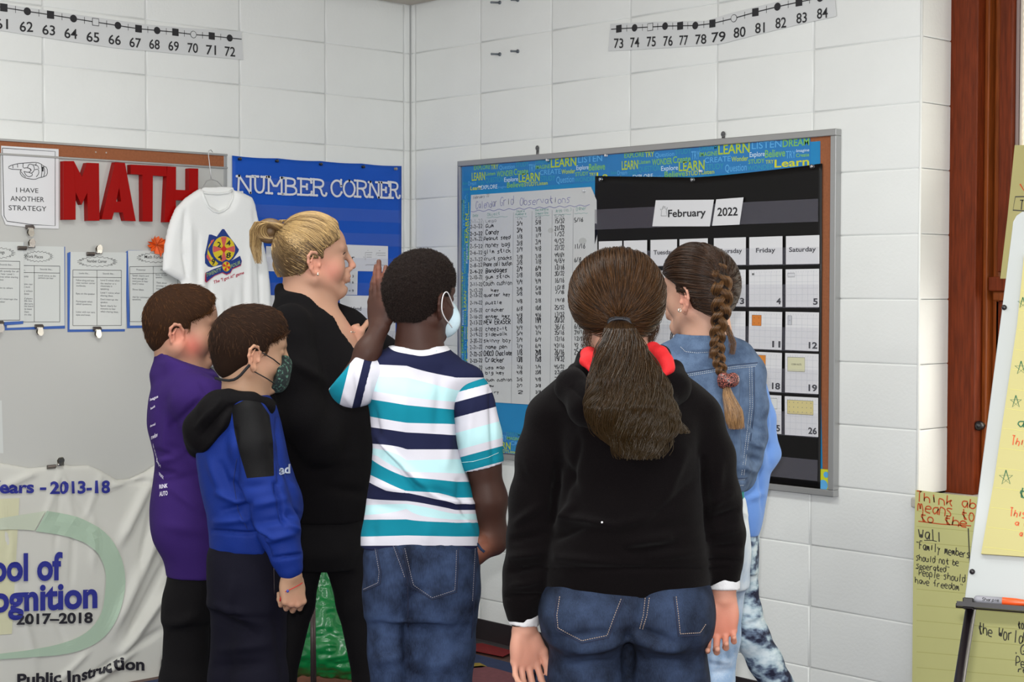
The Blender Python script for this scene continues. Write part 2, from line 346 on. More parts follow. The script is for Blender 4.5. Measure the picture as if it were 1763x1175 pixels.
for x in (.26, .9, 1.5):
    g = MB(); g.tube([(X0+x, .258, CEIL-.01), (X0+x, .258, 1.49)], .0012, 5); g.build('ladder_cord', mat('cord', (190, 176, 150), .8), bl)
# the daylight outside
g = MB(); g.add([(2.2, 1.4, 0.2), (5.6, 1.4, 0.2), (5.6, 1.4, 3.2), (2.2, 1.4, 3.2)], [(0, 1, 2, 3)])
m = bpy.data.materials.new('bright_sky_outside'); m.use_nodes = True; e = m.node_tree.nodes.new('ShaderNodeEmission'); e.inputs[0].default_value = (.95, 1, .93, 1); e.inputs[1].default_value = 1.0
m.node_tree.links.new(e.outputs[0], m.node_tree.nodes['Material Output'].inputs[0]); o = structure(g.build('exterior_sky', m)); 

# ================================================================== RIGHT WALL
def pin(pl, px, py, name='push_pin', rgb=(225, 228, 232), w0=0.0, label='', group=None, r=.0055, cat='pin', metal=0.0):
    c = pl.uv(px, py, w0)
    mb = MB(); P = lambda w: pl.P(c[0], c[1], w0+w)
    mb.tube([P(0), P(.0015), P(.004), P(.008), P(.0105), P(.012)], [r*.9, r*.9, r*.5, r*.55, r*.95, r*.35], 12)
    o = mb.build(name, mat('pin_%d_%d' % (rgb[0], rgb[2]), rgb, 0.15, alpha=1, metal=metal, coat=.6), None, True)
    return tag(o, label, cat, group)
FW = 0.030      # how far the board's frame stands off the wall
brd = empty('bulletin_board', PR.P(1.24, 1.36, 0.0), 'large aluminium framed cork bulletin board on the white block wall', 'bulletin board')
c4 = [PR.uv(787, 278, FW), PR.uv(1437, 221, FW), PR.uv(1437, 857, FW)]
u0, v1 = c4[0][0], (c4[0][1]+c4[1][1])/2; u1 = (c4[1][0]+c4[2][0])/2; v0 = c4[2][1]; ft = 0.022
M_cork = mat('brown_cork', (152, 92, 58), 0.9, bump=.5, bscale=260, var=.1, vscale=120)
M_cork_r = M_cork
g = MB(); g.pbox(PR, u0+.01, v0+.01, u1-.01, v1-.01, 0.0, 0.018); g.build('cork_panel', M_cork, brd)
def framebar(pl, q, w0, w1, par, name='frame_rail', m=None):
    g = MB(); g.pbox(pl, q[0], q[1], q[2], q[3], w0, w1); return g.build(name, m or M_alu, par, bevel=.002)
framebar(PR, (u0, v1-ft, u1, v1), 0, FW, brd); framebar(PR, (u0, v0, u1, v0+ft), 0, FW, brd)
framebar(PR, (u0, v0+ft, u0+ft*.8, v1-ft), 0, FW, brd, 'frame_stile'); framebar(PR, (u1-ft, v0+ft, u1, v1-ft), 0, FW, brd, 'frame_stile')
for px, py in ((925, 255), (1245, 231)):
    c = PR.uv(px, py, .004); g = MB(); g.pbox(PR, c[0]-.006, v1-.02, c[0]+.006, c[1]-.004, .0005, .004); g.disc(PR, c, .010, .0045, 14); g.tube([PR.P(c[0], c[1], .0), PR.P(c[0], c[1], .008)], .004, 8)
    g.build('hanging_clip', mat('dull_steel', (120, 120, 122), .4, metal=.8), brd, True)
# blue backing paper
M_blue = mat('blue_backing_paper', (18, 132, 190), 0.55, var=.03, vscale=12)
WB = 0.0195
g = MB(); a0 = PR.uv(1412, 243, WB); b0 = PR.uv(1419, 845, WB)
g.prism(PR, [(u0+.019, v1-.023), (a0[0]-.035, v1-.023-.012), (a0[0]-.035, a0[1]), (a0[0], a0[1]), (PR.uv(1412, 600, WB)[0], 1.2), (b0[0]-.008, v0+.09), (b0[0]-.01, v0+.03), (u0+.019, v0+.023)], 0.018, WB)
tag(g.build('backing_paper', M_blue), 'bright blue backing paper covering the framed cork board', 'paper')
# word border
SEC = [('Believe',50,150,250,22,'w'),('EXPLORE',165,325,234,26,'g'),('TRY',332,405,225,30,'y'),('Question',412,560,224,26,'b'),('STUDY',570,688,205,30,'t'),('TRY',690,752,232,50,'b'),('DREAM',752,884,180,28,'t'),('IMAGINE',752,884,214,26,'g'),('LEARN',890,1115,200,58,'y'),('LISTEN',1130,1335,165,42,'b'),('DREAM',1342,1520,150,44,'g'),
('LISTEN',50,135,300,34,'g'),('LEARN',145,275,300,50,'y'),('Listen',280,375,265,22,'g'),('WONDER',388,545,270,36,'g'),('Create',550,685,255,40,'g'),('CREATE',790,980,250,32,'b'),('Wonder',985,1105,240,30,'y'),('Explore',1115,1220,212,30,'w'),('Believe',1222,1360,214,46,'g'),('TRY',1365,1430,218,46,'b'),('Imagine',1435,1520,180,18,'w'),('Create',1432,1520,210,22,'g'),
('Believe',55,105,328,20,'t'),('Dream',110,190,330,26,'b'),('STUDY',200,272,328,24,'t'),('QUESTION',280,455,310,32,'t'),('Explore',460,590,300,28,'w'),('LEARN',596,790,300,56,'y'),('STUDY',800,930,290,34,'t'),('Question',940,1095,300,44,'b'),('STUDY',1106,1220,252,26,'g'),('WONDER',1100,1280,292,30,'t'),('TRY',1226,1283,250,22,'y'),('Learn',1288,1520,272,48,'Y'),
('Listen',55,125,362,18,'t'),('Learn',132,230,366,24,'Y'),('EXPLORE',235,395,360,26,'w'),('Imagine',400,480,344,16,'b'),('Believe',486,645,343,34,'g'),('STUDY',650,765,325,26,'y'),('Listen',766,862,316,24,'y')]
M_bd = mat('border_blue', (24, 120, 186), 0.45, coat=.2, var=.05, vscale=14)
BC = {'w': mat('ink_white', (206, 228, 240), .5), 'g': mat('ink_green', (120, 186, 96), .5), 'y': mat('ink_lime', (176, 200, 50), .5), 'Y': mat('ink_yellow', (206, 210, 40), .5), 'b': mat('ink_sky', (92, 172, 226), .5), 't': mat('ink_teal', (48, 152, 176), .5)}
def border(pl, U0, V0, eu, ev, length, height, clip, name, label, phase=0.0, w=WB):
    """strip starting at uv (U0,V0) top-left, running along eu, depth along -ev"""
    eu = np.array(eu, float); ev = np.array(ev, float); o0 = np.array([U0, V0])
    p2 = Plane(pl.P(*o0, w), pl.eu*eu[0]+pl.ev*eu[1], pl.eu*ev[0]+pl.ev*ev[1])
    th = tag(MB().pbox(p2, 0, -height, clip, 0, 0, .0008).build(name, M_bd), label, 'border', 'word borders round the bulletin board')
    cols = {k: MB() for k in BC}
    s0 = -phase
    while s0 < clip:
        for t, x0, x1, yb, h, c in SEC:
            f0 = (x0-45)/1480; f1 = (x1-45)/1480; xm = x0
            vt = lambda x, y: (y-(222-.0836*x))/(146+.023*x)
            va = vt(x0, yb); vb = vt(x0, yb)   # baselines run level along the strip
            ua, ub = s0+f0*length, s0+f1*length
            if ua < .004 or ua > clip-.01: continue
            tt = t
            if ub > clip-.002:
                k = int(len(t)*(clip-ua)/(ub-ua))
                if k < 2: continue
                tt = t[:k]; ub = ua+(ub-ua)*k/len(t)
            text_uv(cols[c], p2, tt, (ua, -height*min(va, .985)), (ub, -height*min(va, .985)), height*h/(146+.023*x0), .0012, bold=.018 if c in 'yYg' else .006)
        s0 += length
    for c, mb in cols.items():
        if mb.v: mb.build('lettering', BC[c], th)
    return th
bu0 = PR.uv(1050, 280, WB)[0]; bu1 = PR.uv(1395, 250, WB)[0]; LS = bu1-bu0; HS = 0.098
vt = v1-ft-.001
border(PR, bu0, vt, (1, 0), (0, 1), LS, HS, LS, 'word_border', 'blue border strip of learning words, upper right of the board, ending in big yellow Learn')
ul = u0+.018
border(PR, ul, vt, (1, 0), (0, 1), LS, HS, bu0-ul, 'word_border', 'blue border strip of learning words, upper left of the board, cut off at Lea', w=WB-.0002)
border(PR, ul, v0+.03, (0, 1), (-1, 0), LS, .046, v1-v0-.12-.03, 'word_border', 'narrow upright word border down the left edge of the board', phase=LS*.45)
border(PR, ul, v0+.022+.085, (1, 0), (0, 1), LS, .083, 1.3, 'word_border', 'word border along the bottom of the board below the blue paper', phase=LS*.18)
# corner scrap bottom right
g = MB(); g.pq(PR, [(1412, 808), (1427, 809), (1427, 843), (1412, 842)], WB+.0006, WB+.0014)
scr = tag(g.build('paper_scrap', BC['Y']), 'yellow and blue patterned scrap at the lower right of the board', 'paper')
g = MB(); c = PR.uv(1417, 836, .022); g.disc(PR, c, .018, WB+.002); c = PR.uv(1422, 818, .022); g.disc(PR, c, .010, WB+.002); g.build('blue_dots', BC['b'], scr)

# the hand-written chart
WC = WB+.0035
M_lam = mat('laminated_paper', (206, 208, 208), 0.34, coat=.9)
M_ink = mat('black_marker', (28, 28, 34), .5); M_pur = mat('purple_marker', (128, 128, 178), .5); M_tealk = mat('green_marker', (120, 168, 160), .5); M_pen = mat('grey_pencil', (120, 122, 130), .6)
ch = empty('observation_chart', PR.P(.62, 1.4, WB), 'hand-written white chart headed Calendar Grid Observations on the bulletin board', 'chart')
g = MB(); pts = [(811, 336), (1017, 322), (1027, 345), (1030, 520), (1026, 705), (912, 697), (804, 690), (806, 500)]
g.pq(PR, pts, WB+.001, WC); g.build('laminated_sheet', M_lam, ch)
W1 = WC+.0006
ink = MB(); pur = MB(); grn = MB(); pen = MB()
hand_px(pur, PR, 'Calendar', (819, 360), (856, 356), 12, .0022, W1); hand_px(pur, PR, 'Grid', (861, 355), (884, 353), 14, .0022, W1); hand_px(pur, PR, 'Observations', (895, 354), (981, 349), 12, .0022, W1)
hand_px(pen, PR, 'February 22', (815, 343), (842, 339), 5, .0016, W1)
pur.ribbon(PR, [PR.uv(811+i*3.05, 364-i*.155+1.3*math.sin(i*1.1), W1) for i in range(68)], .0022, W1)
for s, a, b, hh in (('Date', (814, 374), (823, 373), 5), ('Object', (839, 372), (860, 370), 5), ('Square', (889, 366), (903, 365), 4), ('Numbers', (887, 371), (906, 370), 4), ('Rectangle', (922, 364), (944, 362), 4), ('Dimensions', (922, 370), (944, 368), 4), ('Area (in.)', (957, 366), (984, 364), 6), ('Other', (992, 363), (1010, 361), 6)):
    hand_px(grn, PR, s, a, b, hh, .0015, W1)
for a, b in (((838, 375), (874, 373)), ((887, 374), (907, 373)), ((921, 372), (946, 371)), ((953, 370), (983, 369)), ((989, 368), (1012, 367))):
    grn.ribbon(PR, [PR.uv(a[0]+(b[0]-a[0])*t/8, a[1]+(b[1]-a[1])*t/8+.7*math.sin(t*2), W1) for t in range(9)], .0014, W1)
for a, b in (((884, 366), (880, 695)), ((916, 364), (912.5, 697)), ((950.5, 362), (946.5, 699)), ((987, 360), (983, 700)), ((832, 380), (829.5, 640))):
    pen.ribbon(PR, [PR.uv(*a, W1), PR.uv(*b, W1)], .0013, W1)
ROWS = [(383,'2-1-22','Lego','1/4','5/8','5/32','',5),(392,'2-2-22','Gum','3/4','5/8','15/32','5/16',7),(404,'2-3-22','Candy','3/4','7/8','21/32','',8),(414,'2-4-22','Peanut seed','1/8','1/4','1/32','',7),(426,'2-5-22','Money bag','3/8','3/4','9/32','',8),(437,'2-6-22','glim stick','2/4','4/8','22/32','11/16',8),(449,'2-7-22','fruit snacks','7/8','7/8','49/64','',7),(459,'2-8-22','Phone call button','3/8','7/8','9/64','6/8',8),(470,'2-9-22','Bandages','2/4','6/4','12/16','',8),(480,'2-10-22','gum stick','2/8','15/8','30/32','10/4',7),(492,'2-11-22','Couch cushion','4/4','4/4','16/16','',8),(503,'2-12-22','+ key','3/8','5/8','10/8','',6),(511,'2-13-22','quarter key','5/8','4/8','7/8','',6),(524,'2-14-22','puzzle','4/8','2/8','14/8','1/4',6),(537,'2-15-22','cracker','6/8','10/8','25/32','13/8',7),(548,'2-16-22','enter key','4/8','9/16','17/32','',6),(559,'2-17-22','NEW ERASER','7/8','19/4','20/32','25/32 or 5',10),(570,'2-18-22','cheez-it','4/4','4/4','36/6','6/8 or 6',8),(579,'2-19-22','sidewalk','5/4','7/4','35/16','34/16 or 7',7),(590,'2-20-22','skinny boy','2/4','6/4','12/16','12/16 or 6',7),(601,'2-21-22','name pen','7/4','6/4','42/16','42 or 7',7),(613,'2-22-22','CHOCO Choclate','1/8','24/8','26/16','25/4',9),(624,'2-23-22','Cracker','13/8','15/8','19/32','',9),(636,'2-24-22','usa map','7/6','7/4','45/32','',6),(645,'2-25-22','big key','4/8','23/8','23/8','',6),(657,'2-26-22','couch cushion','3/6','4/8','7/8','',6),(667,'2-27-22','new','2/7','3/8','',' ',5),(678,'2-28-22','berry','2','2/8','','',5)]
for k, (y, d, o_, c1, c2, c3, c4_, h) in enumerate(ROWS):
    wd_ = .0036 if k in (2, 8, 16, 21, 22) else (.0029 if k else .0017)
    tgt = pen if k == 0 else ink
    sl = -.065*(1-(y-383)/300)   # rows fan a little with perspective
    yy = lambda x: y+sl*(x-840)
    def hw(s, x0, x1, hh, wdt):
        if s.strip(): hand_px(tgt, PR, s, (x0, yy(x0)), (x1, yy(x1)), hh, wdt, W1, .4, k*7)
    hw(d, 809.5, 830, 6 if k not in (16, 21) else 7, wd_*.9)
    hw(o_, 833 if len(o_) > 9 else 836, min(881, (833 if len(o_) > 9 else 836)+len(o_)*(4.1 if len(o_) > 10 else 4.6)), h*.9, wd_)
    hw(c1, 890, 899, h, wd_); hw(c2, 922, 931, h, wd_); hw(c3, 955, 971, h, wd_); hw(c4_, 989, 989+len(c4_)*3.6, h, wd_)
for mb, m in ((ink, M_ink), (pur, M_pur), (grn, M_tealk), (pen, M_pen)): mb.build('handwriting', m, ch)
sg = MB()
for x, y, r in ((948, 397, .016), (1003, 415, .02), (845, 486, .012), (990, 486, .018)): sg.disc(PR, PR.uv(x, y, W1), r, W1-.0003, 18, r*.6)
sg.build('smudge', mat('eraser_smudge', (186, 188, 186), .5), ch)
for x, y, l in ((828, 322, 'clear push pin just above the left of the hand-written chart'), (1007, 329, 'clear push pin in the upper right corner of the hand-written chart'), (944, 276, 'clear push pin high on the word border, left part'), (1045, 268, 'clear push pin where the two word border strips meet'), (1208, 295, 'clear push pin in the blue paper above the February card')):
    pin(PR, x, y, w0=WC if y > 310 else WB+.001, label=l)

# black calendar pocket chart
M_blk = mat('black_vinyl', (8, 6, 6), 0.45, spec=.25, coat=.03, bump=.15, bscale=14)
cal = empty('calendar_chart', PR.P(1.5, 1.4, WB), 'black vinyl calendar pocket chart pinned to the bulletin board', 'calendar')
Wc = WB+.004
out = [(1024, 303)]+[(1024+170*t/6, 303+2.5*(t/6)**.7) for t in range(1, 6)]+[(1195, 305.5)]+[(1195+217*t/8, 305.5-23*(t/8)**1.25) for t in range(1, 8)]+[(1412, 282), (1416, 500), (1413, 843), (1322, 832), (1160, 816), (1024, 801)]
# gently rippled sheet
poly = [PR.uv(x, y, Wc) for x, y in out]
g = MB(); nx, nz = 60, 40
topu = [p[0] for p in poly[:15]]; topv = [p[1] for p in poly[:15]]
uL, uR = poly[0][0], PR.uv(1414, 560, Wc)[0]; vB = PR.uv(1413, 843, Wc)[1]; vs = []
for j in range(nz+1):
    for i in range(nx+1):
        u = uL+(uR-uL)*i/nx; vtop = np.interp(u, topu, topv); t = j/nz; v = vB+(vtop-vB)*t
        w = Wc+.002*math.sin(u*9+v*4)*t*t+.0035*max(0, t-.75)*4*abs(math.sin((u-uL)*6.2+ (1-t)*3))
        vs.append(PR.P(u, v, w))
g.add(vs, [(j*(nx+1)+i, j*(nx+1)+i+1, (j+1)*(nx+1)+i+1, (j+1)*(nx+1)+i) for j in range(nz) for i in range(nx)])
o = g.build('vinyl_sheet', M_blk, cal, True)
md = o.modifiers.new('solid', 'SOLIDIFY'); md.thickness = .0015; md.offset = -1
M_clear = mat('clear_vinyl', (190, 188, 206), 0.16, alpha=.055, coat=.0)
M_clear2 = mat('clear_vinyl_grey', (120, 118, 130), 0.14, alpha=.22)
def zrow(y, x=1381): return PR.uv(x, y, Wc+.004)[1]
def ucol(x, y=500): return PR.uv(x, y, Wc+.004)[0]
rowsy = [(406, 455), (463.6, 529.2), (537.7, 604), (609, 677.5), (684, 751)]
colx = [(1031, 1071), (1074, 1114), (1120, 1165.5), (1170, 1218.5), (1229, 1284), (1290, 1347), (1353, 1410.5)]
g = MB(); g.pbox(PR, uL+.005, PR.uv(1381, 383, Wc)[1], uR-.012, PR.uv(1400, 343, Wc)[1], Wc+.005, Wc+.0055); g.build('clear_pocket', M_clear2, cal)
for (ya, yb) in rowsy:
    za, zb = zrow(yb)-.003, zrow(ya+(yb-ya)*.40); g = MB(); g.pbox(PR, uL+.004, za, uR-.008, zb, Wc+.0062, Wc+.0066); g.build('clear_pocket', M_clear, cal)
g = MB(); g.pbox(PR, ucol(1322), PR.uv(1381, 826, Wc)[1], uR-.008, PR.uv(1381, 790, Wc)[1], Wc+.003, Wc+.0035); g.build('clear_pocket', M_clear2, cal)
for (x, y), l in zip(((1036, 309), (1194, 310), (1400, 287)), ('left', 'middle', 'right')):
    pin(PR, x, y, 'chart_grommet', (190, 190, 190), Wc+.002, 'silver tack at the top %s of the black calendar chart' % l, r=.008, cat='tack', metal=.9)
M_card = mat('white_card', (226, 226, 228), .45); M_cl = mat('card_grid_line', (188, 192, 200), .6)
M_txt = mat('printed_black', (34, 34, 38), .5)
def card(cx, ry, text, label, name='calendar_card', number=True, tilt=0.0, extra=None):
    xa, xb = colx[cx]; ya, yb = rowsy[ry]
    ua, ub = ucol(xa), ucol(xb); za, zb = zrow(yb), zrow(ya); w = Wc+.0045
    p2 = Plane(PR.P((ua+ub)/2, (za+zb)/2, w), PR.eu*math.cos(tilt)+PR.ev*math.sin(tilt), -PR.eu*math.sin(tilt)+PR.ev*math.cos(tilt))
    a, b = (ub-ua)/2, (zb-za)/2
    th = MB().pbox(p2, -a, -b, a, b, 0, .0008).build(name, M_card)
    tag(th, label, 'card', 'cards in the black calendar chart')
    if number:
        gl = MB()
        for k in range(1, 6):
            gl.ribbon(p2, [(-a+2*a*k/6, -b*.96), (-a+2*a*k/6, b*.9)], .0007, .0011); gl.ribbon(p2, [(-a*.96, -b+2*b*k/6), (a*.96, -b+2*b*k/6)], .0007, .0011)
        for k in range(1, 13): gl.ribbon(p2, [(-a+2*a*k/13, b*.82), (-a+2*a*k/13, b*.9)], .0009, .0011)
        gl.build('grid_lines', M_cl, th)
        t = MB(); wn = .030 if len(text) == 1 else .055
        t_w = .0011
        text_uv(t, p2, text, (a*.93-wn*.62, -b*.86), (a*.93, -b*.86), b*.33, .0013, bold=.032); t.build('number', M_txt, th)
    else:
        t = MB(); wn = min(a*1.72, .0135*len(text)*1.0); text_uv(t, p2, text, (-wn/2, -b*.12), (wn/2, -b*.12), b*.34, .0013, bold=.02); t.build('lettering', M_txt, th)
    if extra:
        (x0, y0, x1, y1), rgb, dots = extra
        e = MB(); e.pbox(p2, -a+2*a*x0, b-2*b*y1, -a+2*a*x1, b-2*b*y0, .0011, .0016); ob = e.build('sticker', mat('sticker_%d_%d' % (rgb[0], rgb[2]), rgb, .6), th)
        e = MB(); ln = [(x0, y0), (x1, y0), (x1, y1), (x0, y1), (x0, y0)]; e.ribbon(p2, [(-a+2*a*x, b-2*b*y) for x, y in ln], .0014, .0019)
        if dots:
            for i in range(dots[0]):
                for j in range(dots[1]): e.disc(p2, (-a+2*a*(x0+(x1-x0)*(i+.5)/dots[0]), b-2*b*(y0+(y1-y0)*(j+.5)/dots[1])), .0016, .0019, 8)
        e.build('sticker_outline', mat('outline_%d' % rgb[0], tuple(int(q*.6) for q in rgb), .6), th)
    return th, p2, a, b
for c, t in enumerate(('Sunday', 'Monday', 'Tuesday', 'Wednesday', 'Thursday', 'Friday', 'Saturday')):
    card(c, 0, t, 'white heading card reading %s in the calendar chart' % t, 'weekday_card', False, random.uniform(-.006, .006))
GREYB = (196, 198, 204)
for c, r, t, d, ex in ((2, 1, '1', 'mostly hidden behind the heads', None), (4, 1, '3', 'right of the brown braid', None), (5, 1, '4', 'with a tiny dash', ((.1, .1, .16, .14), (120, 120, 120), None)), (6, 1, '5', 'with a small grey outlined box', ((.07, .10, .28, .20), (214, 214, 218), None)),
     (1, 2, '7', 'in the gap between the two girls', None), (2, 2, '8', 'right of number 7, by the cheek of the denim girl', None), (4, 2, '10', 'partly covered by the denim shoulder', ((.1, .1, .45, .24), (222, 222, 226), None)), (5, 2, '11', 'with an orange square', ((.10, .10, .38, .38), (216, 128, 50), (2, 2))), (6, 2, '12', 'with a small grey upright box', ((.08, .10, .19, .34), GREYB, (1, 1))),
     (5, 3, '18', 'with an orange dotted square', ((.05, .08, .52, .46), (222, 136, 40), (4, 4))), (6, 3, '19', 'with a pale yellow note', ((.08, .10, .6, .46), (214, 212, 176), None)), (5, 4, '25', 'with a small pale slip, beside the blue sleeve', ((.4, .08, .88, .35), (222, 224, 222), (1, 3))), (6, 4, '26', 'with a wide tan cracker picture', ((.08, .09, .86, .45), (214, 200, 140), (6, 3)))):
    th, p2, a, b = card(c, r, t, 'white calendar card number %s %s' % (t, d), tilt=random.uniform(-.012, .012), extra=ex)
    if t == '19': e = MB(); text_uv(e, p2, 'CORN NUTS', (-a+.2*a*2, b-.3*b*2), (-a+.5*a*2, b-.3*b*2), .006, .002); e.build('lettering', M_txt, th)
def pxcard(pts, label, name='month_card', w=Wc+.0075, m=None, cat='card', pl=PR, group=None, th=.0008):
    g = MB(); g.pq(pl, pts, w-th, w); return tag(g.build(name, m or M_card), label, cat, group)
fc = pxcard([(1129, 345), (1229, 344), (1222, 390), (1123, 390)], 'white card reading February in the calendar chart')
g = MB(); text_px(g, PR, 'February', (1150, 374), (1215, 372), 13, Wc+.0082, bold=.02); g.build('lettering', M_txt, fc)
g = MB()
for pts in ([(1138, 372), (1139, 363), (1136, 360), (1140, 361), (1143, 357), (1147, 361), (1149, 357), (1147, 364), (1148, 372), (1138, 372)], [(1140, 359), (1142, 355), (1146, 357)]): g.ribbon(PR, [PR.uv(x, y, Wc+.0082) for x, y in pts], .0012, Wc+.0082)
g.build('groundhog_drawing', M_txt, fc)
yc = pxcard([(1233, 343.5), (1280, 340), (1273, 387), (1226, 389)], 'white card reading 2022 in the calendar chart')
g = MB(); text_px(g, PR, '2022', (1235, 372), (1270, 371), 14.5, Wc+.0082, bold=.02); g.build('lettering', M_txt, yc)

# number line strips
M_strip = mat('number_line_paper', (214, 216, 216), .4, coat=.4)
def curve_strip(pl, top, bot, name, label, marks, wv=.004):
    th = empty(name, pl.P(*pl.uv(*top[0], wv), wv), label, 'number line', 'number line strips high on the walls')
    g = MB(); n = 40
    xt = [p[0] for p in top]; yt = [p[1] for p in top]; xb = [p[0] for p in bot]; yb = [p[1] for p in bot]
    V = []
    for i in range(n+1):
        f = i/n; a = xt[0]+(xt[-1]-xt[0])*f; b = xb[0]+(xb[-1]-xb[0])*f
        for (x, y) in ((a, np.interp(a, xt, yt)), (b, np.interp(b, xb, yb))):
            u = pl.uv(x, y, wv); V.append(pl.P(*u, wv+.0012*math.sin(i*.7)*0))
    g.add(V, [(2*i, 2*i+1, 2*i+3, 2*i+2) for i in range(n)]); o = g.build('paper_strip', M_strip, th)
    md = o.modifiers.new('s', 'SOLIDIFY'); md.thickness = .0012; md.offset = 0
    ink = MB(); red = MB(); w = wv+.0016; wh = MB()
    line = [(m[1], m[2]) for m in marks]
    ink.ribbon(pl, [pl.uv(*p, w) for p in ([marks[0][5]] if marks[0][5] else [])+line+([marks[-1][6]] if marks[-1][6] else [])], .0035, w)
    for i, (t, x, y, kind, tp, _, _) in enumerate(marks):
        c = pl.uv(x, y, w); r = .0135
        if kind == 's': ink.flat(pl, [(c[0]-r, c[1]-r), (c[0]+r, c[1]-r), (c[0]+r, c[1]+r), (c[0]-r, c[1]+r)], w+.0003)
        elif kind == 'c': ink.disc(pl, c, r, w+.0003)
        elif kind == 'S': ink.flat(pl, [(c[0]-r, c[1]-r), (c[0]+r, c[1]-r), (c[0]+r, c[1]+r), (c[0]-r, c[1]+r)], w+.0003); r -= .002; wh.flat(pl, [(c[0]-r, c[1]-r), (c[0]+r, c[1]-r), (c[0]+r, c[1]+r), (c[0]-r, c[1]+r)], w+.0006)
        else: ink.disc(pl, c, r, w+.0003); wh.disc(pl, c, r-.002, w+.0006)
        if tp: text_px(ink, pl, t, tp[0], tp[1], tp[2], w, bold=.012, vert=True)
        if i+1 < len(marks):
            c2 = pl.uv((x+marks[i+1][1])/2, (y+marks[i+1][2])/2, w); ink.ribbon(pl, [(c2[0], c2[1]-.012), (c2[0], c2[1]+.012)], .0018, w)
    ink.build('numerals', M_txt, th); wh.build('open_markers', M_strip, th) if wh.v else None
    return th
mk = []
ys = [(-34, 7.5, 's'), (6.5, 13, 's'), (47, 19.5, 'c'), (87, 25.5, 's'), (126.5, 32, 'c'), (164.5, 38, 'S'), (203, 44, 'c'), (238.5, 49.5, 's'), (270.5, 52.5, 'c'), (302, 55.5, 's'), (333, 59.5, 'C'), (364.5, 62, 's'), (395.5, 65.5, 'c')]
tx = {61: (-8, 14, 49, 50, 18), 62: (34, 57, 54, 55, 18), 63: (73, 95, 59, 61, 17.5), 64: (111, 133, 65, 67, 17.5), 65: (149, 171, 71, 73, 17.5), 66: (187, 208, 75.5, 77.5, 17), 67: (223, 243, 80.5, 82.5, 17), 68: (257, 275, 83.5, 85, 17), 69: (290, 308, 86.5, 88, 17), 70: (323, 341, 90, 91, 17), 71: (355, 372, 93.5, 94.5, 17), 72: (387, 405, 96, 97.5, 17)}
for k, (x, y, kd) in enumerate(ys[1:]):
    n_ = 61+k; a = tx[n_]; mk.append((str(n_), x, y, kd, ((a[0], a[2]), (a[1], a[3]), a[4]), (-40, 6) if k == 0 else None, (416, 67.5) if k == 11 else None))
curve_strip(PL, [(-40, -4), (0, 6), (110, 22), (252, 42), (330, 49), (416, 54)], [(-40, 43), (0, 52.5), (110, 70), (200, 83), (252, 87.5), (330, 95), (419, 103)], 'number_line', 'paper number line strip running from 61 to 72 on the left wall', mk)
mk = []
ys = [(1065.5, 49.5, 's'), (1092.5, 48, 'c'), (1119.5, 46.5, 'S'), (1145, 45, 'c'), (1171, 44.5, 's'), (1197, 44, 'c'), (1226.5, 40.5, 's'), (1263.5, 31.5, 'C'), (1300.5, 21, 's'), (1338.5, 11.5, 'c'), (1375.5, 3.5, 's'), (1412, -4, 'c')]
tx = [(1057, 1073, 82.5, 82.5, 17), (1085, 1100.5, 81.5, 81, 17.5), (1113.5, 1129, 80, 79.5, 17.5), (1142, 1158, 79, 78.5, 17.5), (1169.5, 1184.5, 77.5, 77, 17), (1197, 1216, 76, 75, 17), (1225, 1249, 73, 70.5, 17.5), (1263, 1283.5, 65.5, 62.5, 18), (1300, 1316.5, 57.5, 55.5, 18), (1335, 1353.5, 49, 47, 18.5), (1371, 1389, 40.5, 38, 18), (1406.5, 1425, 32.5, 30, 18)]
for k, (x, y, kd) in enumerate(ys):
    a = tx[k]; mk.append((str(73+k), x, y, kd, ((a[0], a[2]), (a[1], a[3]), a[4]), (1052, 50.5) if k == 0 else None, (1432, -9) if k == 11 else None))
curve_strip(PR, [(1051, 41), (1120, 38), (1195, 36), (1215, 36), (1260, 22), (1325, 6), (1380, -8), (1436, -20)], [(1047, 88), (1120, 84), (1205, 79), (1240, 76), (1310, 58), (1380, 41), (1440, 28)], 'number_line', 'paper number line strip running from 73 to 84 on the right wall', mk)
# screws left in the wall
M_scr = mat('grey_wall_plug', (122, 128, 134), .5, metal=.5)
for x0, x1, y, l in ((845, 861, 4, 'grey screw left in the wall near the ceiling, left of the pair'), (880, 892, -.5, 'grey screw in the wall at the top edge, right of the pair'), (845.5, 861, 93, 'grey screw in the blocks, lower left of the four'), (879.5, 892, 88, 'grey screw in the blocks, lower right of the four')):
    g = MB(); a = PR.uv(x0, y-1, 0.0); P1 = PR.P(*PR.uv(x1, y+.5, 0.0), 0.0); 
    A = W(x0, y, np.dot(P1-CAM, _fw)-.02); g.tube([P1, P1*.2+A*.8, A], [.0042, .0042, .0046], 8); g.tube([P1, P1+np.array([0, -.004, 0])], .0075, 10)
    tag(g.build('wall_screw', M_scr, None, True), l, 'screw')
# ================================================================== LEFT WALL
WWB = 0.018
M_wb = mat('whiteboard_enamel', (192, 192, 188), 0.28, coat=.15)
wb = empty('whiteboard', PL.P(-1.9, 1.35, 0), 'large white magnetic board with a brown cork tack rail along its top', 'whiteboard')
ub = PL.uv(391, 266, WWB)[0]; vt_ = PL.uv(200, 254, WWB+.006)[1]
g = MB(); g.pbox(PL, -3.9, vt_-1.235, ub-.008, vt_-.045, 0, WWB-.004); g.build('board_panel', M_wb, wb)
g = MB(); g.pbox(PL, -3.9, vt_-.045, ub-.004, vt_, 0, WWB-.001); g.build('cork_rail', M_cork, wb)
g = MB(); g.pbox(PL, -3.9, vt_-.004, ub, vt_+.004, 0, WWB+.004); g.build('frame_rail', M_alu, wb, bevel=.001)
g = MB(); g.pbox(PL, -3.9, vt_-.052, ub, vt_-.045, 0, WWB+.004); g.build('frame_rail', M_alu, wb, bevel=.001)
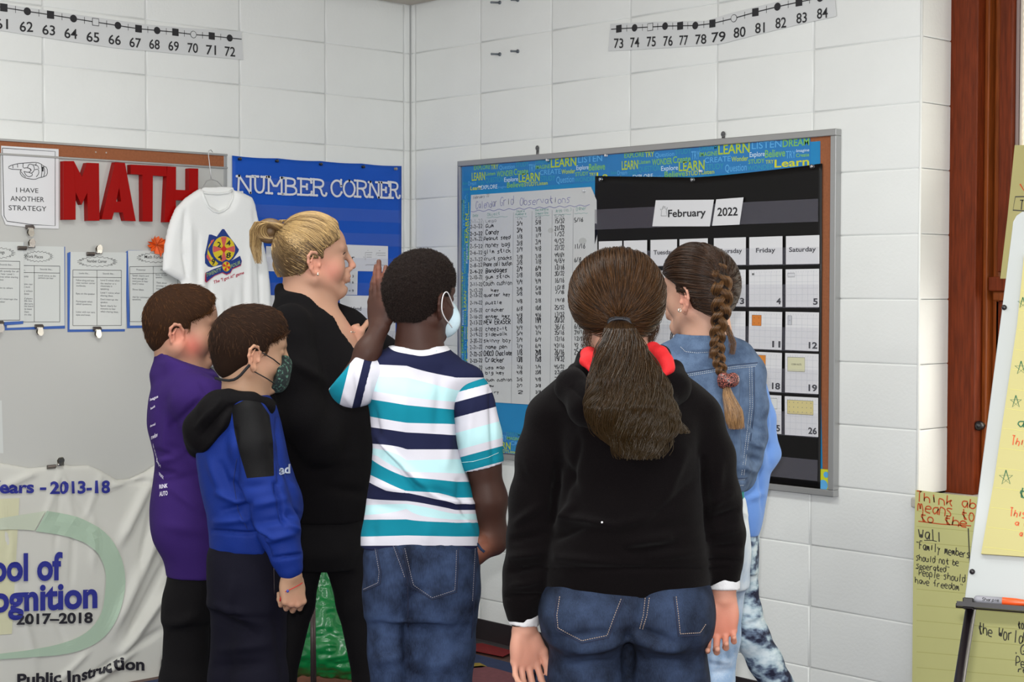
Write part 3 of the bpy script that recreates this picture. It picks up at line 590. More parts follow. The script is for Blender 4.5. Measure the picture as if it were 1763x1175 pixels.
g = MB(); g.pbox(PL, ub-.014, vt_-1.24, ub, vt_+.004, 0, WWB); g.build('frame_stile', M_alu, wb, bevel=.001)
g = MB(); g.pbox(PL, -3.9, vt_-1.26, ub, vt_-1.235, 0, WWB+.004); g.build('frame_rail', M_alu, wb, bevel=.001)
g = MB()
for x, y in ((165, 262), (183, 263)): g.disc(PL, PL.uv(x, y, WWB), .003, WWB, 10)
g.build('tack_mark', mat('tack_mark', (176, 168, 160), .4), wb)
WF = WWB-.004
def paper(pl, pts, w, label, m=None, name='sheet', par=None, cat='paper', group=None, th=.001):
    g = MB(); g.pq(pl, pts, w, w+th); o = g.build(name, m or M_card, par)
    return tag(o, label, cat, group) if par is None else o
# pointing-hand poster
po = paper(PL, [(2, 251), (101, 257), (101, 394), (60, 393), (10, 387), (3, 370)], WF+.004, 'white poster with a pointing hand reading I HAVE ANOTHER STRATEGY', name='strategy_poster', cat='poster')
w = WF+.0058; g = MB()
g.ribbon(PL, [PL.uv(x, y, w) for x, y in ((4, 255), (95, 261), (95, 389), (55, 387), (12, 381), (7, 372), (4, 255))], .0022, w)
for s, a, b, h in (('I HAVE', (28, 331), (66, 332.5), 8.5), ('ANOTHER', (18, 346), (76, 348), 9), ('STRATEGY', (15, 362), (80, 364), 9)): text_px(g, PL, s, a, b, h, w, vert=True)
def Z(pts, s, ox, oy): return [(ox+x/s, oy+y/s) for x, y in pts]
hand_art = [[(150, 250), (60, 245), (60, 225), (120, 208), (160, 205), (240, 198), (275, 205), (300, 225), (325, 235), (328, 285), (300, 300), (270, 305), (240, 318), (200, 312), (165, 305), (140, 280), (140, 255), (150, 250)],
 [(160, 205), (158, 240), (190, 235), (220, 250), (200, 270), (165, 262)], [(190, 235), (200, 210), (230, 215), (240, 250), (220, 275), (200, 270)], [(240, 250), (265, 245), (270, 275), (250, 300)], [(120, 208), (122, 235)], [(88, 218), (90, 240)], [(285, 215), (290, 260), (285, 300)], [(300, 225), (310, 262), (302, 296)], [(165, 262), (180, 290), (200, 300), (225, 290), (220, 275)], [(230, 215), (262, 222), (268, 245)], [(145, 262), (160, 285), (178, 300)], [(205, 240), (215, 258)], [(250, 205), (246, 222)]]
for q in hand_art: g.ribbon(PL, [PL.uv(x, y, w) for x, y in Z(smooth_line(q), 4.007, 0, 230)], .0022, w)
g.build('lettering', M_txt, po)
g = MB(); g.prism(PL, [PL.uv(*p, w) for p in Z([(285, 225), (300, 232), (300, 262), (290, 262)], 4.007, 0, 230)], w, w+.0003); g.build('ink_shading', M_txt, po)
# big red letters
M_red = mat('glossy_red_letter', (156, 4, 3), 0.4, spec=.12, coat=.02)
LW0, LW1 = WF+.001, WF+.028
def letter(ch, polys, label, hole=None):
    mb = MB()
    for i_, p in enumerate(polys): mb.pq(PL, Z(p, 4.007, 0, 230), LW0, LW1+i_*.0003)
    th = tag(mb.build('red_letter', M_red), label, 'letter'); return th
letter('M', [[(440, 190), (510, 190), (522, 232), (522, 595), (440, 595)], [(600, 202), (683, 205), (687, 602), (607, 602), (600, 300)], [(510, 190), (566, 300), (600, 202), (607, 398), (563, 492), (519, 398)]], 'thick glossy red letter M on the whiteboard')
letter('A', [[(795, 198), (862, 203), (822, 370), (788, 540), (772, 594), (702, 592)], [(862, 203), (937, 605), (862, 602), (846, 540), (822, 370)], [(790, 470), (845, 470), (850, 545), (784, 543)]], 'thick glossy red letter A on the whiteboard')
letter('T', [[(903, 214), (1150, 226), (1150, 296), (903, 280)], [(983, 280), (1055, 285), (1053, 608), (985, 606)]], 'thick glossy red letter T on the whiteboard')
letter('H', [[(1155, 226), (1215, 230), (1213, 612), (1135, 612), (1150, 300)], [(1305, 240), (1368, 242), (1366, 618), (1303, 618)], [(1200, 388), (1310, 392), (1310, 462), (1200, 460)]], 'thick glossy red letter H half hidden by the hanging shirt')
# bulldog magnet clips
M_chr = mat('chrome', (200, 196, 190), .16, metal=1)
M_jaw = mat('grey_steel', (112, 104, 100), .32, metal=.9)
def clip(px, py, dirn, label, wide=.030, base=WF+.004):
    """px,py: where the jaws bite; dirn -1 = handles up, +1 = handles down (pixels)"""
    c = PL.uv(px, py, base); th = empty('bulldog_clip', PL.P(c[0], c[1], base), label, 'clip', 'silver bulldog clips on the whiteboard')
    s = 1 if dirn < 0 else -1
    g = MB(); g.prism(Plane(PL.P(c[0]-wide/2, c[1], base), PL.n, PL.ev*s), [(0, 0), (.004, -.001), (.013, .006), (.012, .012), (.006, .014), (0, .012)], 0, -wide if False else wide)
    q = g.build('clip_jaw', M_jaw, th, bevel=.0008)
    q.location = q.location
    g = MB(); 
    for ww, ln in ((.015, .040), (.004, .038)):
        pts = [(-.008, .010, ww), (-.010, .020, ww+.001), (-.0115, ln*.72, ww+.002), (-.006, ln-.002, ww+.003), (0, ln, ww+.003), (.006, ln-.002, ww+.003), (.0115, ln*.72, ww+.002), (.010, .020, ww+.001), (.008, .010, ww)]
        V = []
        for (u, v, w_) in pts: V.append((u, v, w_))
        g.add([PL.P(c[0]+u, c[1]+s*v, base+w_) for u, v, w_ in V]+[PL.P(c[0]+u, c[1]+s*v, base+w_+.001) for u, v, w_ in V], [tuple(range(9)), tuple(range(17, 8, -1))]+[(i, (i+1) % 9, 9+(i+1) % 9, 9+i) for i in range(9)])
    g.build('clip_handle', M_chr, th)
    g = MB(); g.tube([PL.P(c[0]-wide*.36, c[1]+s*.012, base+.010), PL.P(c[0]+wide*.36, c[1]+s*.012, base+.010)], .0055, 10); g.build('clip_spring', M_chr, th, True)
    return th
# text sheets on blue backing
M_sheet = mat('laminated_sheet', (208, 211, 208), .3, coat=.35); M_bluep = mat('blue_card', (58, 98, 176), .5); M_grey = mat('small_print_grey', (96, 100, 104), .6)
def sheet(label, back, front, star, title, table, cells, w):
    th = tag(MB().pq(PL, back, w, w+.001).build('blue_card_backing', M_bluep), label, 'paper', None)
    MB().pq(PL, front, w+.001, w+.0022).build('sheet', M_sheet, th)
    w2 = w+.0028; g = MB()
    (sx, sy, rx, ry) = star; n = 22; pts = []
    for k in range(2*n+1):
        a = math.pi*k/n; r = 1 if k % 2 else .78
        pts.append(PL.uv(sx+rx*r*math.cos(a), sy+ry*r*math.sin(a), w2))
    pts = [p for p in pts if p[0] > PL.uv(front[0][0]+1, front[0][1], w2)[0]]
    g.ribbon(PL, pts, .0013, w2); 
    if title: text_px(g, PL, title[0], title[1], title[2], 5.6, w2, bold=.004)
    x0, x1, xm, y0, y1, yh, dy = table
    L = lambda a, b: g.ribbon(PL, [PL.uv(*a, w2), PL.uv(*b, w2)], .0016, w2)
    L((x0, y0), (x1, y0+dy)); L((x0, y1), (x1, y1-dy*.3)); L((x0, y0), (x0, y1)); L((x1, y0+dy), (x1, y1-dy*.3)); L((xm, y0+dy*.5), (xm, y1)); L((x0, yh), (x1, yh+dy))
    g.build('lettering', M_txt, th); g = MB()
    for s, x, y, wd_ in cells: text_px(g, PL, s, (x, y), (x+wd_, y+wd_*.03), 3.1, w2, bold=.003)
    g.build('small_print', M_grey, th)
    return th
sheet('laminated rules sheet headed Work Places on a blue card', [(8, 423), (112, 425), (112, 566), (8.5, 569)], [(12, 423), (110.6, 425), (111.4, 561), (12, 565)], (66, 442, 26, 9.5), ('Work Places', (42, 444), (74, 445)), (14, 103, 59, 457, 555, 469, 1.5),
  [('Looks like...', 30, 466, 14), ('Sounds like...', 69, 465, 22), ('Level voices so the', 66, 476, 30), ('partners can hear', 66, 480, 26), ('Choose quickly', 28, 477, 21), ('Sit where you can', 22, 490, 34), ('focus on your work', 22, 495, 30), ('Clean up when', 24, 502, 32), ('you are done', 26, 507, 24), ('Number of players', 26, 515, 30), ('at each table: two', 26, 519, 29), ('Share and take turns', 24, 524, 33), ('Use the game board', 24, 528, 33), ('the way it was meant', 24, 533, 31), ('Record sheet', 28, 538, 22), ('Return the', 34, 543, 20)], WF+.001)
sheet('laminated rules sheet at the left edge of the photo, overlapping the Work Places sheet', [(-60, 415), (41, 418), (40, 558), (-60, 566)], [(-60, 415), (40.6, 417), (42, 553), (-60, 558)], (-6, 436, 33, 10), ('Math Strategy Groupings', (-52, 437), (8, 437)), (-50, 34, -8, 449, 552, 462, 1.3),
  [('Sounds like...', 0, 457, 22), ('Talk quietly for all', -4, 468, 36), ('to hear Level 1', -4, 473, 28), ('voices when sharing', -4, 478, 35), ('ideas', -4, 483, 10), ('Listen to others', -6, 497, 28), ('Don\'t interrupt the', -6, 516, 36), ('speaker', -6, 521, 15)], WF+.005)
sheet('laminated rules sheet headed Number Corner on a blue card', [(116, 436), (121, 434), (217, 436), (215, 571), (116.5, 572)], [(121.6, 434), (217.8, 435), (216.5, 567), (120, 567.6)], (167.5, 451, 35, 9), ('Number Corner', (150, 452), (184, 453)), (125.5, 209, 167, 465, 561, 477.5, .8),
  [('Looks like...', 136, 472, 18), ('Sounds like...', 177, 472.5, 20), ('Follow along and have', 131, 484, 31), ('your number corner', 131, 488.5, 33), ('workbooks.', 131, 493.5, 17), ('Eyes on the speaker.', 131, 507, 33), ('Participate when', 131, 520.5, 28), ('asked questions.', 131, 525, 27), ('Listen with our ears,', 131, 538.5, 33), ('eyes and brain.', 131, 543.5, 25), ('Level 0 voices when', 173, 484, 33), ('the teacher or a', 173, 489.5, 27), ('classmate is', 173, 494, 20), ('speaking.', 173, 499, 15), ('Level 1 voices when', 173, 505.5, 33), ('sharing ideas.', 173, 510.5, 22), ('Don\'t interrupt the', 173, 517, 30), ('speaker.', 173, 522, 13), ('Speak clearly for', 173, 528, 28), ('everyone to hear', 173, 533, 26), ('when sharing ideas.', 173, 538, 31)], WF+.001)
sheet('laminated rules sheet headed Math Forum on a blue card, behind the hanging shirt', [(215.5, 435), (221, 431), (316, 433), (314, 564), (219, 565.5)], [(220.5, 431.5), (316, 432), (314, 560), (224, 561)], (268, 444, 33, 9), ('Math Forum', (249, 445), (282, 446)), (223.5, 306, 264, 459.5, 554, 471.5, -1),
  [('Presenter', 235, 466, 16), ('Speak clearly and', 228, 476, 28), ('loud enough for', 228, 481, 26), ('everyone to hear', 228, 485.5, 27), ('level 2 voice.', 228, 490, 20), ('Show ideas.', 228, 500, 20), ('Ask for comments or', 228, 513, 34), ('questions.', 228, 517, 15), ('Audience', 276, 466, 16), ('Eyes on the', 268, 474.5, 20), ('speaker.', 268, 479, 12), ('Think about', 269, 488.5, 18), ('strategy and', 269, 493.5, 20), ('listen to the', 269, 498.5, 20)], WF+.001)
clip(50, 388, 1, 'bulldog clip biting the bottom of the pointing hand poster')
clip(52, 431, -1, 'bulldog clip at the top of the Work Places sheet', .032, WF+.008)
clip(168, 441, -1, 'bulldog clip at the top of the Number Corner sheet'); clip(166, 563, 1, 'bulldog clip at the bottom of the Number Corner sheet')
clip(66, 559, 1, 'bulldog clip at the bottom of the Work Places sheet'); clip(-2, 553, 1, 'bulldog clip cut by the left edge of the photo', .028, WF+.009)
clip(102, 806, -1, 'bulldog clip holding the top of the white school banner', .032, WF+.022)
g = MB(); g.pq(PL, [(-30, 690), (3, 690), (6, 781), (-30, 781)], WF, WF+.001); tag(g.build('paper_slip', M_sheet), 'pale paper slip cut by the left edge of the photo above the banner', 'paper')
# maple leaf decoration
lf = [(1490, 130), (1520, 125), (1500, 95), (1535, 100), (1530, 60), (1552, 75), (1560, 35), (1580, 60), (1605, 38), (1615, 70), (1640, 55), (1650, 75), (1678, 72), (1668, 110), (1690, 130), (1668, 160), (1672, 190), (1640, 215), (1632, 255), (1605, 225), (1570, 218), (1558, 190), (1520, 195), (1535, 165), (1500, 155)]
M_leaf = mat('orange_cloth_leaf', (226, 92, 22), .6, var=.25, vscale=30)
lu = [PL.uv(*p, WF+.012) for p in Z(lf, 5.877, 0, 400)]; cx_, cy_ = np.mean(lu, 0)
g = MB(); g.add([PL.P(cx_, cy_, WF+.006)]+[PL.P(p[0], p[1], WF+.012+.006*math.sin(i*2.4)) for i, p in enumerate(lu)], [(0, i+1, (i+1) % len(lu)+1) for i in range(len(lu))])
lo_ = tag(g.build('maple_leaf', M_leaf), 'orange autumn maple leaf stuck beside the hanging shirt', 'leaf')
lo_.modifiers.new('s', 'SOLIDIFY').thickness = .001
g = MB(); 
for i in (1, 6, 10, 14, 18, 22): g.ribbon(PL, [(cx_, cy_), (cx_*.25+lu[i][0]*.75, cy_*.25+lu[i][1]*.75)], .0016, WF+.0135)
g.build('leaf_vein', mat('leaf_vein', (170, 60, 16), .6), lo_)

# ------------------------------------------------------------------ blue pocket chart
M_bv = mat('blue_nylon', (22, 84, 188), .55, spec=.25, coat=.02, var=.04, vscale=7)
pc = empty('pocket_chart', PL.P(-.45, 1.6, 0), 'blue hanging pocket chart titled NUMBER CORNER', 'pocket chart')
c0 = PL.uv(400, 268, .006); c1 = PL.uv(691, 286, .006); pb = PL.uv(689, 640, .006)[1]
nx, nz = 40, 30; vs = []
for j in range(nz+1):
    for i in range(nx+1):
        f = i/nx; vtop = c0[1]+(c1[1]-c0[1])*f-.003*abs(math.sin(f*math.pi*4)); t = j/nz
        vs.append(PL.P(c0[0]+(c1[0]-c0[0])*f, pb+(vtop-pb)*t, .006+.0016*math.sin(f*17+t*3)*t))
g = MB(); g.add(vs, [(j*(nx+1)+i, j*(nx+1)+i+1, (j+1)*(nx+1)+i+1, (j+1)*(nx+1)+i) for j in range(nz) for i in range(nx)])
o = g.build('nylon_sheet', M_bv, pc, True); o.modifiers.new('s', 'SOLIDIFY').thickness = .0018
for k, (x, y) in enumerate(((411.5, 274), (475.5, 277.5), (551, 283), (624, 287.5), (680, 291))):
    names = ('at the left end', 'second from the left', 'in the middle', 'fourth from the left', 'silver, at the right end')
    pin(PL, x, y, 'push_pin', (24, 24, 28) if k < 4 else (150, 140, 130), .0075, 'round tack %s of the blue pocket chart top hem' % names[k], 'tacks along the blue pocket chart', .0068, 'tack')
M_clr = mat('clear_pocket_blue', (150, 160, 215), .12, alpha=.05)
g = MB()
for (ya, yb, xl) in ((363, 384, 402), (404, 425, 402), (446, 468, 402), (488, 509, 402), (530, 549, 402), (570, 592, 402), (320, 340, 402)):
    a = PL.uv(690, ya, .009); b = PL.uv(690, yb, .009); 
    q = MB(); q.pbox(PL, c0[0]+.006, b[1], c1[0]-.006, a[1], .0092, .0097); q.build('clear_pocket', M_clr, pc)
# slab letters NUMBER CORNER cut from white card: strokes with serifs
M_cut = mat('white_cut_letter', (226, 226, 230), .35, coat=.3)
def slab(ch, xa, xb, base, h, baseB=None):
    """letter box in pixels: left, right, baseline y at left, height"""
    th = tag(None or MB().build('x', M_cut), '') if False else None
    w0 = .0102; mb = MB(); sw = .0082
    A = PL.uv(xa, base, w0); B = PL.uv(xb, base+(xb-xa)*.062, w0); T = PL.uv(xa, base-h, w0); eu = B-A; ev = T-A
    Q = lambda x, y: A+eu*x+ev*y
    S = {'N': [[(.18, 0), (.22, 1)], [(.22, 1), (.80, 0)], [(.82, 0), (.82, 1)], [(0, 0), (.38, 0)], [(.62, 1), (1, 1)], [(.1, .97), (.25, .97)]],
         'U': [[(.2, 1), (.2, .35), (.28, .1), (.5, 0), (.72, .1), (.8, .35), (.8, 1)], [(0, 1), (.4, 1)], [(.62, 1), (1, 1)]],
         'M': [[(.14, 0), (.14, 1)], [(.14, 1), (.5, .3), (.86, 1)], [(.86, 1), (.86, 0)], [(0, 0), (.32, 0)], [(.68, 0), (1, 0)], [(0, 1), (.2, 1)], [(.8, 1), (1, 1)]],
         'B': [[(.22, 0), (.22, 1)], [(.02, 0), (.6, 0), (.85, .1), (.9, .28), (.8, .46), (.55, .53), (.22, .53)], [(.02, 1), (.55, 1), (.78, .92), (.8, .7), (.7, .58), (.5, .53)]],
         'E': [[(.24, 0), (.24, 1)], [(.02, 0), (.95, 0), (.97, .22)], [(.02, 1), (.92, 1), (.94, .8)], [(.24, .52), (.62, .52)], [(.64, .38), (.64, .66)]],
         'R': [[(.22, 0), (.22, 1)], [(.02, 0), (.42, 0)], [(.02, 1), (.58, 1), (.8, .92), (.84, .74), (.76, .58), (.55, .52), (.22, .52)], [(.5, .52), (.68, .4), (.74, .1), (.86, 0), (1, .03), (1.02, .16)]],
         'C': [[(.9, .72), (.84, .92), (.6, 1.0), (.36, .96), (.14, .75), (.1, .45), (.22, .15), (.5, 0), (.78, .06), (.94, .28)], [(.9, .66), (.9, 1.04)]],
         'O': [[(.5, 1), (.2, .88), (.06, .5), (.2, .12), (.5, 0), (.8, .12), (.94, .5), (.8, .88), (.5, 1)]]}[ch]
    for st in S:
        q = smooth_line([Q(*p) for p in st])
        for i in range(len(q)-1):
            a, b = np.array(q[i]), np.array(q[i+1]); d = (b-a)/(np.linalg.norm(b-a)+1e-9); n = np.array([-d[1], d[0]])*sw/2; a = a-d*sw*.25; b = b+d*sw*.25
            jj = (len(mb.f) % 40)*.00002; mb.prism(PL, [a-n, b-n, b+n, a+n], w0, w0+.0012+jj)
        for p in (q[0], q[-1]): mb.prism(PL, [(p[0]+sw*.62*math.cos(k*math.pi/5), p[1]+sw*.62*math.sin(k*math.pi/5)) for k in range(10)], w0, w0+.0024)
    return mb
lets = [('N', 404, 437, 330.5, 28), ('U', 434, 459, 331.5, 28), ('M', 458, 489, 332.5, 28), ('B', 486, 513, 334.5, 28), ('E', 512, 537, 335, 27.5), ('R', 534, 561, 336, 27.5), ('C', 568, 589, 338, 28), ('O', 589.5, 612.5, 338.5, 28), ('R', 610, 634, 338.5, 27.5), ('N', 632, 656, 339, 26), ('E', 652, 671, 340, 26), ('R', 668, 687.5, 340.5, 27)]
nth = ['first letter of the white heading', 'second letter of the white heading', 'third letter of the white heading', 'fourth letter of the white heading', 'fifth letter of the white heading', 'ending the word NUMBER', 'starting the word CORNER', 'second in the word CORNER', 'third in the word CORNER', 'fourth in the word CORNER', 'fifth in the word CORNER', 'ending the word CORNER']
for (c, xa, xb, by, h), ll in zip(lets, nth):
    tag(slab(c, xa, xb, by, h).build('cut_out_letter', M_cut), 'white cut out letter %s, %s on the blue chart' % (c, ll), 'letter', 'white letters spelling NUMBER CORNER')
w = .0085
def bcard(pts, label, items=(), rules=()):
    th = pxcard(pts, label, 'word_card', .0088, M_card, 'card', PL, 'cards in the blue pocket chart')
    g = MB()
    for s, a, b, h in items: text_px(g, PL, s, a, b, h, .0094, bold=.012)
    for q in rules: g.ribbon(PL, [PL.uv(x, y, .0094) for x, y in q], .0012, .0094)
    if g.v: g.build('lettering', M_txt, th)
    return th
bcard([(560, 420), (668, 424), (668, 468), (560, 466)], 'white card ending in or with long division sketches, by the face of the teacher', [('divisor', (574, 448), (610.5, 448), 9)],
  [[(629, 448), (629, 435), (641, 435)], [(648, 440), (648, 436), (664, 436)], [(629, 457), (632, 456), (664, 457)], [(633, 431.5), (634, 431)], [(652, 432), (655, 432)], [(626, 442), (627, 444)], [(631, 439), (640, 439)], [(631, 443), (640, 443)], [(650, 440), (664, 440)], [(645, 453), (648, 453)]])
bcard([(540, 466), (616, 467), (615, 508), (540, 508)], 'white card with short division sums behind the mouth of the teacher', [('24 ÷ 8 = 3', (580, 478), (609, 478), 4.5), ('24 ÷ 4 = 6', (580, 488.5), (609, 488.5), 4.5), ('72 ÷ 8 = 9', (580, 503), (609, 503), 4.5)])
bcard([(585, 508.5), (661, 510), (661, 549), (585, 549)], 'white card reading dividend', [('dividend', (595, 534.5), (622, 535), 7)])
bcard([(585, 551), (681, 549), (681, 592), (585, 593)], 'white card with a small sum ending 42, below dividend', [('6 x 7 = 42', (640, 562), (672, 562), 4)], [[(676, 577), (676, 590), (681, 590)], [(660, 580), (672, 580)]])
bcard([(458, 424), (500, 426), (500, 468), (458, 467)], 'white card behind the blonde ponytail hair')
bcard([(462, 508.5), (532, 510), (532, 550), (462, 549)], 'white card low on the blue chart between shirt and teacher')
# ================================================================== EASEL, POSTERS, FLOOR THINGS
M_yel = mat('yellow_chart_paper', (184, 176, 118), .7, var=.02, vscale=5); M_yel2 = mat('yellow_chart_paper_old', (210, 208, 142), .8, spec=.2, var=.02, vscale=5)
M_rul = mat('faint_rule', (204, 198, 112), .7); M_rul2 = mat('faint_rule_dark', (180, 176, 100), .7)
M_or = mat('orange_marker', (206, 86, 36), .6); M_gr = mat('green_marker_dark', (36, 96, 60), .6); M_gk = mat('grey_marker', (78, 76, 66), .6)
# big yellow sheet hanging from the sill in front of the wall
Pp = PR; wp = 0.028
po2 = tag(MB().pq(Pp, [(1576, 844), (1640, 852), (1700, 858), (1763, 864), (1900, 880), (1900, 1500), (1568, 1440), (1572, 1000)], wp, wp+.001).build('hanging_chart_paper', M_yel2), 'large sheet of yellow lined paper with Wall and Family members notes hanging below the sill', 'poster')
w = wp+.0016; g = MB()
for s, a, b, h in (('Think about', (1578, 865), (1720, 882), 17), ('means to be', (1580, 880), (1716, 906), 19), ('to the', (1583, 898), (1664, 909), 15)): hand_px(g, Pp, s, a, b, h, .004, w, .3)
g.ribbon(Pp, [Pp.uv(x, y, w) for x, y in ((1581, 898), (1620, 903), (1672, 906))], .0032, w); g.build('orange_handwriting', M_or, po2)
g = MB()
for s, a, b, h, t in (('Wall', (1582, 929), (1621, 933), 18, .004), ('"Family members', (1577, 945), (1669, 962), 13, .0032), ('should not be', (1577, 965), (1650, 975), 11, .0028), ('seperated"', (1578, 979), (1634, 987), 10, .0028), ('"People should', (1576, 990), (1661, 1004), 12, .0028), ('have freedom"', (1576, 1005), (1657, 1018), 11, .0028), ('the World', (1684, 1091), (1760, 1110), 20, .0036), ('together', (1752, 1083), (1800, 1090), 14, .0036), ('.Give', (1745, 1126), (1800, 1134), 18, .0036), ('People', (1749, 1148), (1800, 1155), 18, .0034), ('respect', (1753, 1158), (1810, 1165), 10, .0034)):
    hand_px(g, Pp, s, a, b, h, t, w, .3)
g.ribbon(Pp, [Pp.uv(x, y, w) for x, y in ((1591, 931), (1605, 931), (1613, 933))], .0025, w)
g.ribbon(Pp, [Pp.uv(x, y, w) for x, y in ((1667, 910), (1670, 980))], .004, w)
g.build('grey_handwriting', M_gk, po2)
g = MB()
for k in range(22):
    y = 880+k*27; g.ribbon(Pp, [Pp.uv(1578, y, w), Pp.uv(1763, y+16, w)], .0012, w-.0003)
g.build('ruled_line', M_rul2, po2)
# yellow sheet taped on the window, behind the easel
PW = Plane((0, 0.200, 0), (1, 0, 0), (0, 0, 1))
po3 = tag(MB().pq(PW, [(1747, 250), (1900, 250), (1900, 480), (1722, 480), (1735, 370)], 0, .001).build('window_chart_paper', M_yel), 'yellow chart paper stuck on the window above the easel', 'poster')
g = MB(); g.ribbon(PW, [PW.uv(x, y, .0015) for x, y in ((1800, 338), (1748, 339), (1744, 362), (1800, 366))], .004, .0015); hand_px(g, PW, 'Title', (1755, 360), (1800, 362), 16, .004, .0015)
g.build('boxed_writing', M_gk, po3)
g = MB(); g.ribbon(PW, [PW.uv(x, y, .0015) for x, y in ((1756, 317), (1763, 328), (1770, 315))], .005, .0015); g.build('orange_mark', M_or, po3)
# easel board: leans back; its left edge runs from (1742,372) down to (1660,1040)
De = 3.55
A = W(1742, 372, De+.10); B_ = W(1660, 1036, De-.08)
ev_ = (A-B_); 
eu_ = np.array([math.cos(math.radians(-14)), math.sin(math.radians(-14)), 0.0])
eu_ = W(1763, 1056, De-.13)-W(1660, 1036, De-.08); eu_[2] = 0; eu_ /= np.linalg.norm(eu_)
evn = ev_-eu_*np.dot(ev_, eu_)
shear = np.dot(ev_, eu_)/np.linalg.norm(evn)
evn /= np.linalg.norm(evn)
PE = Plane(B_, eu_, evn)
es = empty('easel', hitZ(1640, 1500, 0.0) if False else tuple(B_*np.array([1, 1, 0])), 'white flip chart easel with black tray and leg at the right edge', 'easel')
M_eb = mat('easel_white_panel', (172, 176, 175), .35, coat=.2); M_bp = mat('black_metal', (24, 18, 22), .35, coat=.2)
c_tl = PE.uv(1742, 372, 0); rr = .05
pts = [PE.uv(1660, 1036, 0), PE.uv(1742, 400, 0), PE.uv(1744, 382, 0), PE.uv(1750, 371, 0), PE.uv(1760, 364, 0), (.68, PE.uv(1760, 364, 0)[1]-.0), (.68, 0.0)]
g = MB(); g.prism(PE, pts, -.012, 0); g.build('board_panel', M_eb, es, bevel=.002)
for x, y in ((1729, 530), (1674, 985)):
    c = PE.uv(x, y, 0); g = MB(); g.tube([PE.P(c[0], c[1], 0), PE.P(c[0], c[1], .004), PE.P(c[0], c[1], .006)], [.0062, .0055, .002], 14); g.build('bolt', M_bp, es, True)
trA = PE.uv(1647, 1044, .01); 
g = MB(); a = PE.uv(1646, 1043, .01); g.tube([PE.P(a[0], a[1], .01), PE.P(.70, a[1], .01)], .0055, 10); g.prism(PE, [(a[0]+.006, a[1]-.004), (.70, a[1]-.004), (.70, a[1]+.006), (a[0]+.006, a[1]+.006)], 0, .045); g.build('tray', M_bp, es)
q = PE.uv(1668, 1040, .012); g = MB(); g.pbox(PE, q[0]-.012, q[1]-.012, q[0]+.010, q[1]+.012, 0, .022); g.build('tray_bracket', M_bp, es, bevel=.002)
la = W(1672, 1046, De-.08); lb = W(1652, 1175, De-.14); ld = (lb-la); lb = la+ld*((la[2])/(-ld[2]))
def leg(a, b, name='leg'):
    g = MB(); g.tube([a, b], [.0115, .0115], 16); g.tube([b, b+(b-a)/np.linalg.norm(b-a)*.0], .014, 12) if False else None
    return g.build(name, M_bp, es, True)
lb = np.array([lb[0], lb[1], .012]); leg(la, lb); lb2 = lb+eu_*.62; leg(la+eu_*.60, lb2)
bk = np.array([-PE.n[0], -PE.n[1], 0]); bk /= np.linalg.norm(bk); top = PE.P(.3, PE.uv(1760, 364, 0)[1]-.1, -.02)
leg(top, np.array([top[0]+bk[0]*.55, top[1]+bk[1]*.55, .012]))
# yellow pad on the easel
pd_pts = [PE.uv(1690, 955, .003), PE.uv(1712, 830, .003), PE.uv(1752, 560, .003), PE.uv(1764, 440, .003), (.64, PE.uv(1764, 440, .003)[1]), (.64, PE.uv(1690, 955, .003)[1])]
g = MB(); g.prism(PE, pd_pts, .0005, .012); pad = tag(g.build('chart_pad', M_yel), 'yellow lined chart pad with green stars standing on the easel', 'paper pad')
w = .0126
def star(x, y, r): 
    g = MB(); q = [(x+r*math.cos(math.radians(-90+144*k)), y+r*1.1*math.sin(math.radians(-90+144*k))) for k in range(6)]
    g.ribbon(PE, [PE.uv(*p, w) for p in q], .0022, w); g.build('green_star', M_gr, pad)
star(1732, 823, 12); star(1749, 692, 10); star(1758, 634, 11); star(1761, 522, 9)
g = MB(); hand_px(g, PE, 'and', (1752, 735), (1790, 738), 14, .0028, w); hand_px(g, PE, 'the', (1752, 857), (1790, 862), 17, .003, w); g.build('green_handwriting', M_gr, pad)
g = MB()
for s, a, b, h in (('This is', (1741, 766), (1790, 774), 14), ('This is', (1738, 889), (1786, 897), 13), ('a way', (1747, 905), (1785, 911), 9), ('a rule', (1755, 923), (1790, 929), 9)): hand_px(g, PE, s, a, b, h, .0024, w)
g.build('orange_handwriting', M_or, pad)
g = MB()
for k in range(14):
    y = 500+k*34; xl = np.interp(y, [440, 560, 830, 955], [1764, 1752, 1712, 1690]); g.ribbon(PE, [PE.uv(xl+2, y, w), PE.uv(1900, y+(1900-xl)*.12, w)], .0009, w-.0003)
g.build('ruled_line', M_rul, pad)
# orange marker on the tray
a_ = PE.uv(1677, 1046, .022); b_ = PE.uv(1763, 1059, .022); m0 = PE.P(*a_, .026); m1 = PE.P(*b_, .026); vv = 0
tray = PE.uv(1646, 1043, .01); m0 = PE.P(a_[0], tray[1]+.0148, .026); dm = eu_
mk_ = empty('marker_pen', m0+dm*.06, 'grey and orange permanent marker lying on the easel tray', 'marker')
g = MB(); g.tube([m0, m0+dm*.003, m0+dm*.008, m0+dm*.058], [.004, .0075, .0085, .0085], 18); g.build('barrel', mat('marker_grey', (150, 150, 158), .45), mk_, True)
g = MB(); g.tube([m0+dm*.058, m0+dm*.0585, m0+dm*.085, m0+dm*.105, m0+dm*.125], [.0085, .0088, .0085, .0065, .005], 18); g.build('cap', mat('marker_orange', (236, 88, 34), .35), mk_, True)
p4 = Plane(PE.P(0, 0, .0348), PE.eu, PE.ev); g = MB(); hand_uv(g, p4, 'Sharpie', (a_[0]+.018, tray[1]+.012), (a_[0]+.052, tray[1]+.012), .006, .0012); g.build('logo', M_txt, mk_)

M_pole = mat('brown_grey_pole', (70, 58, 56), .35, metal=.5)
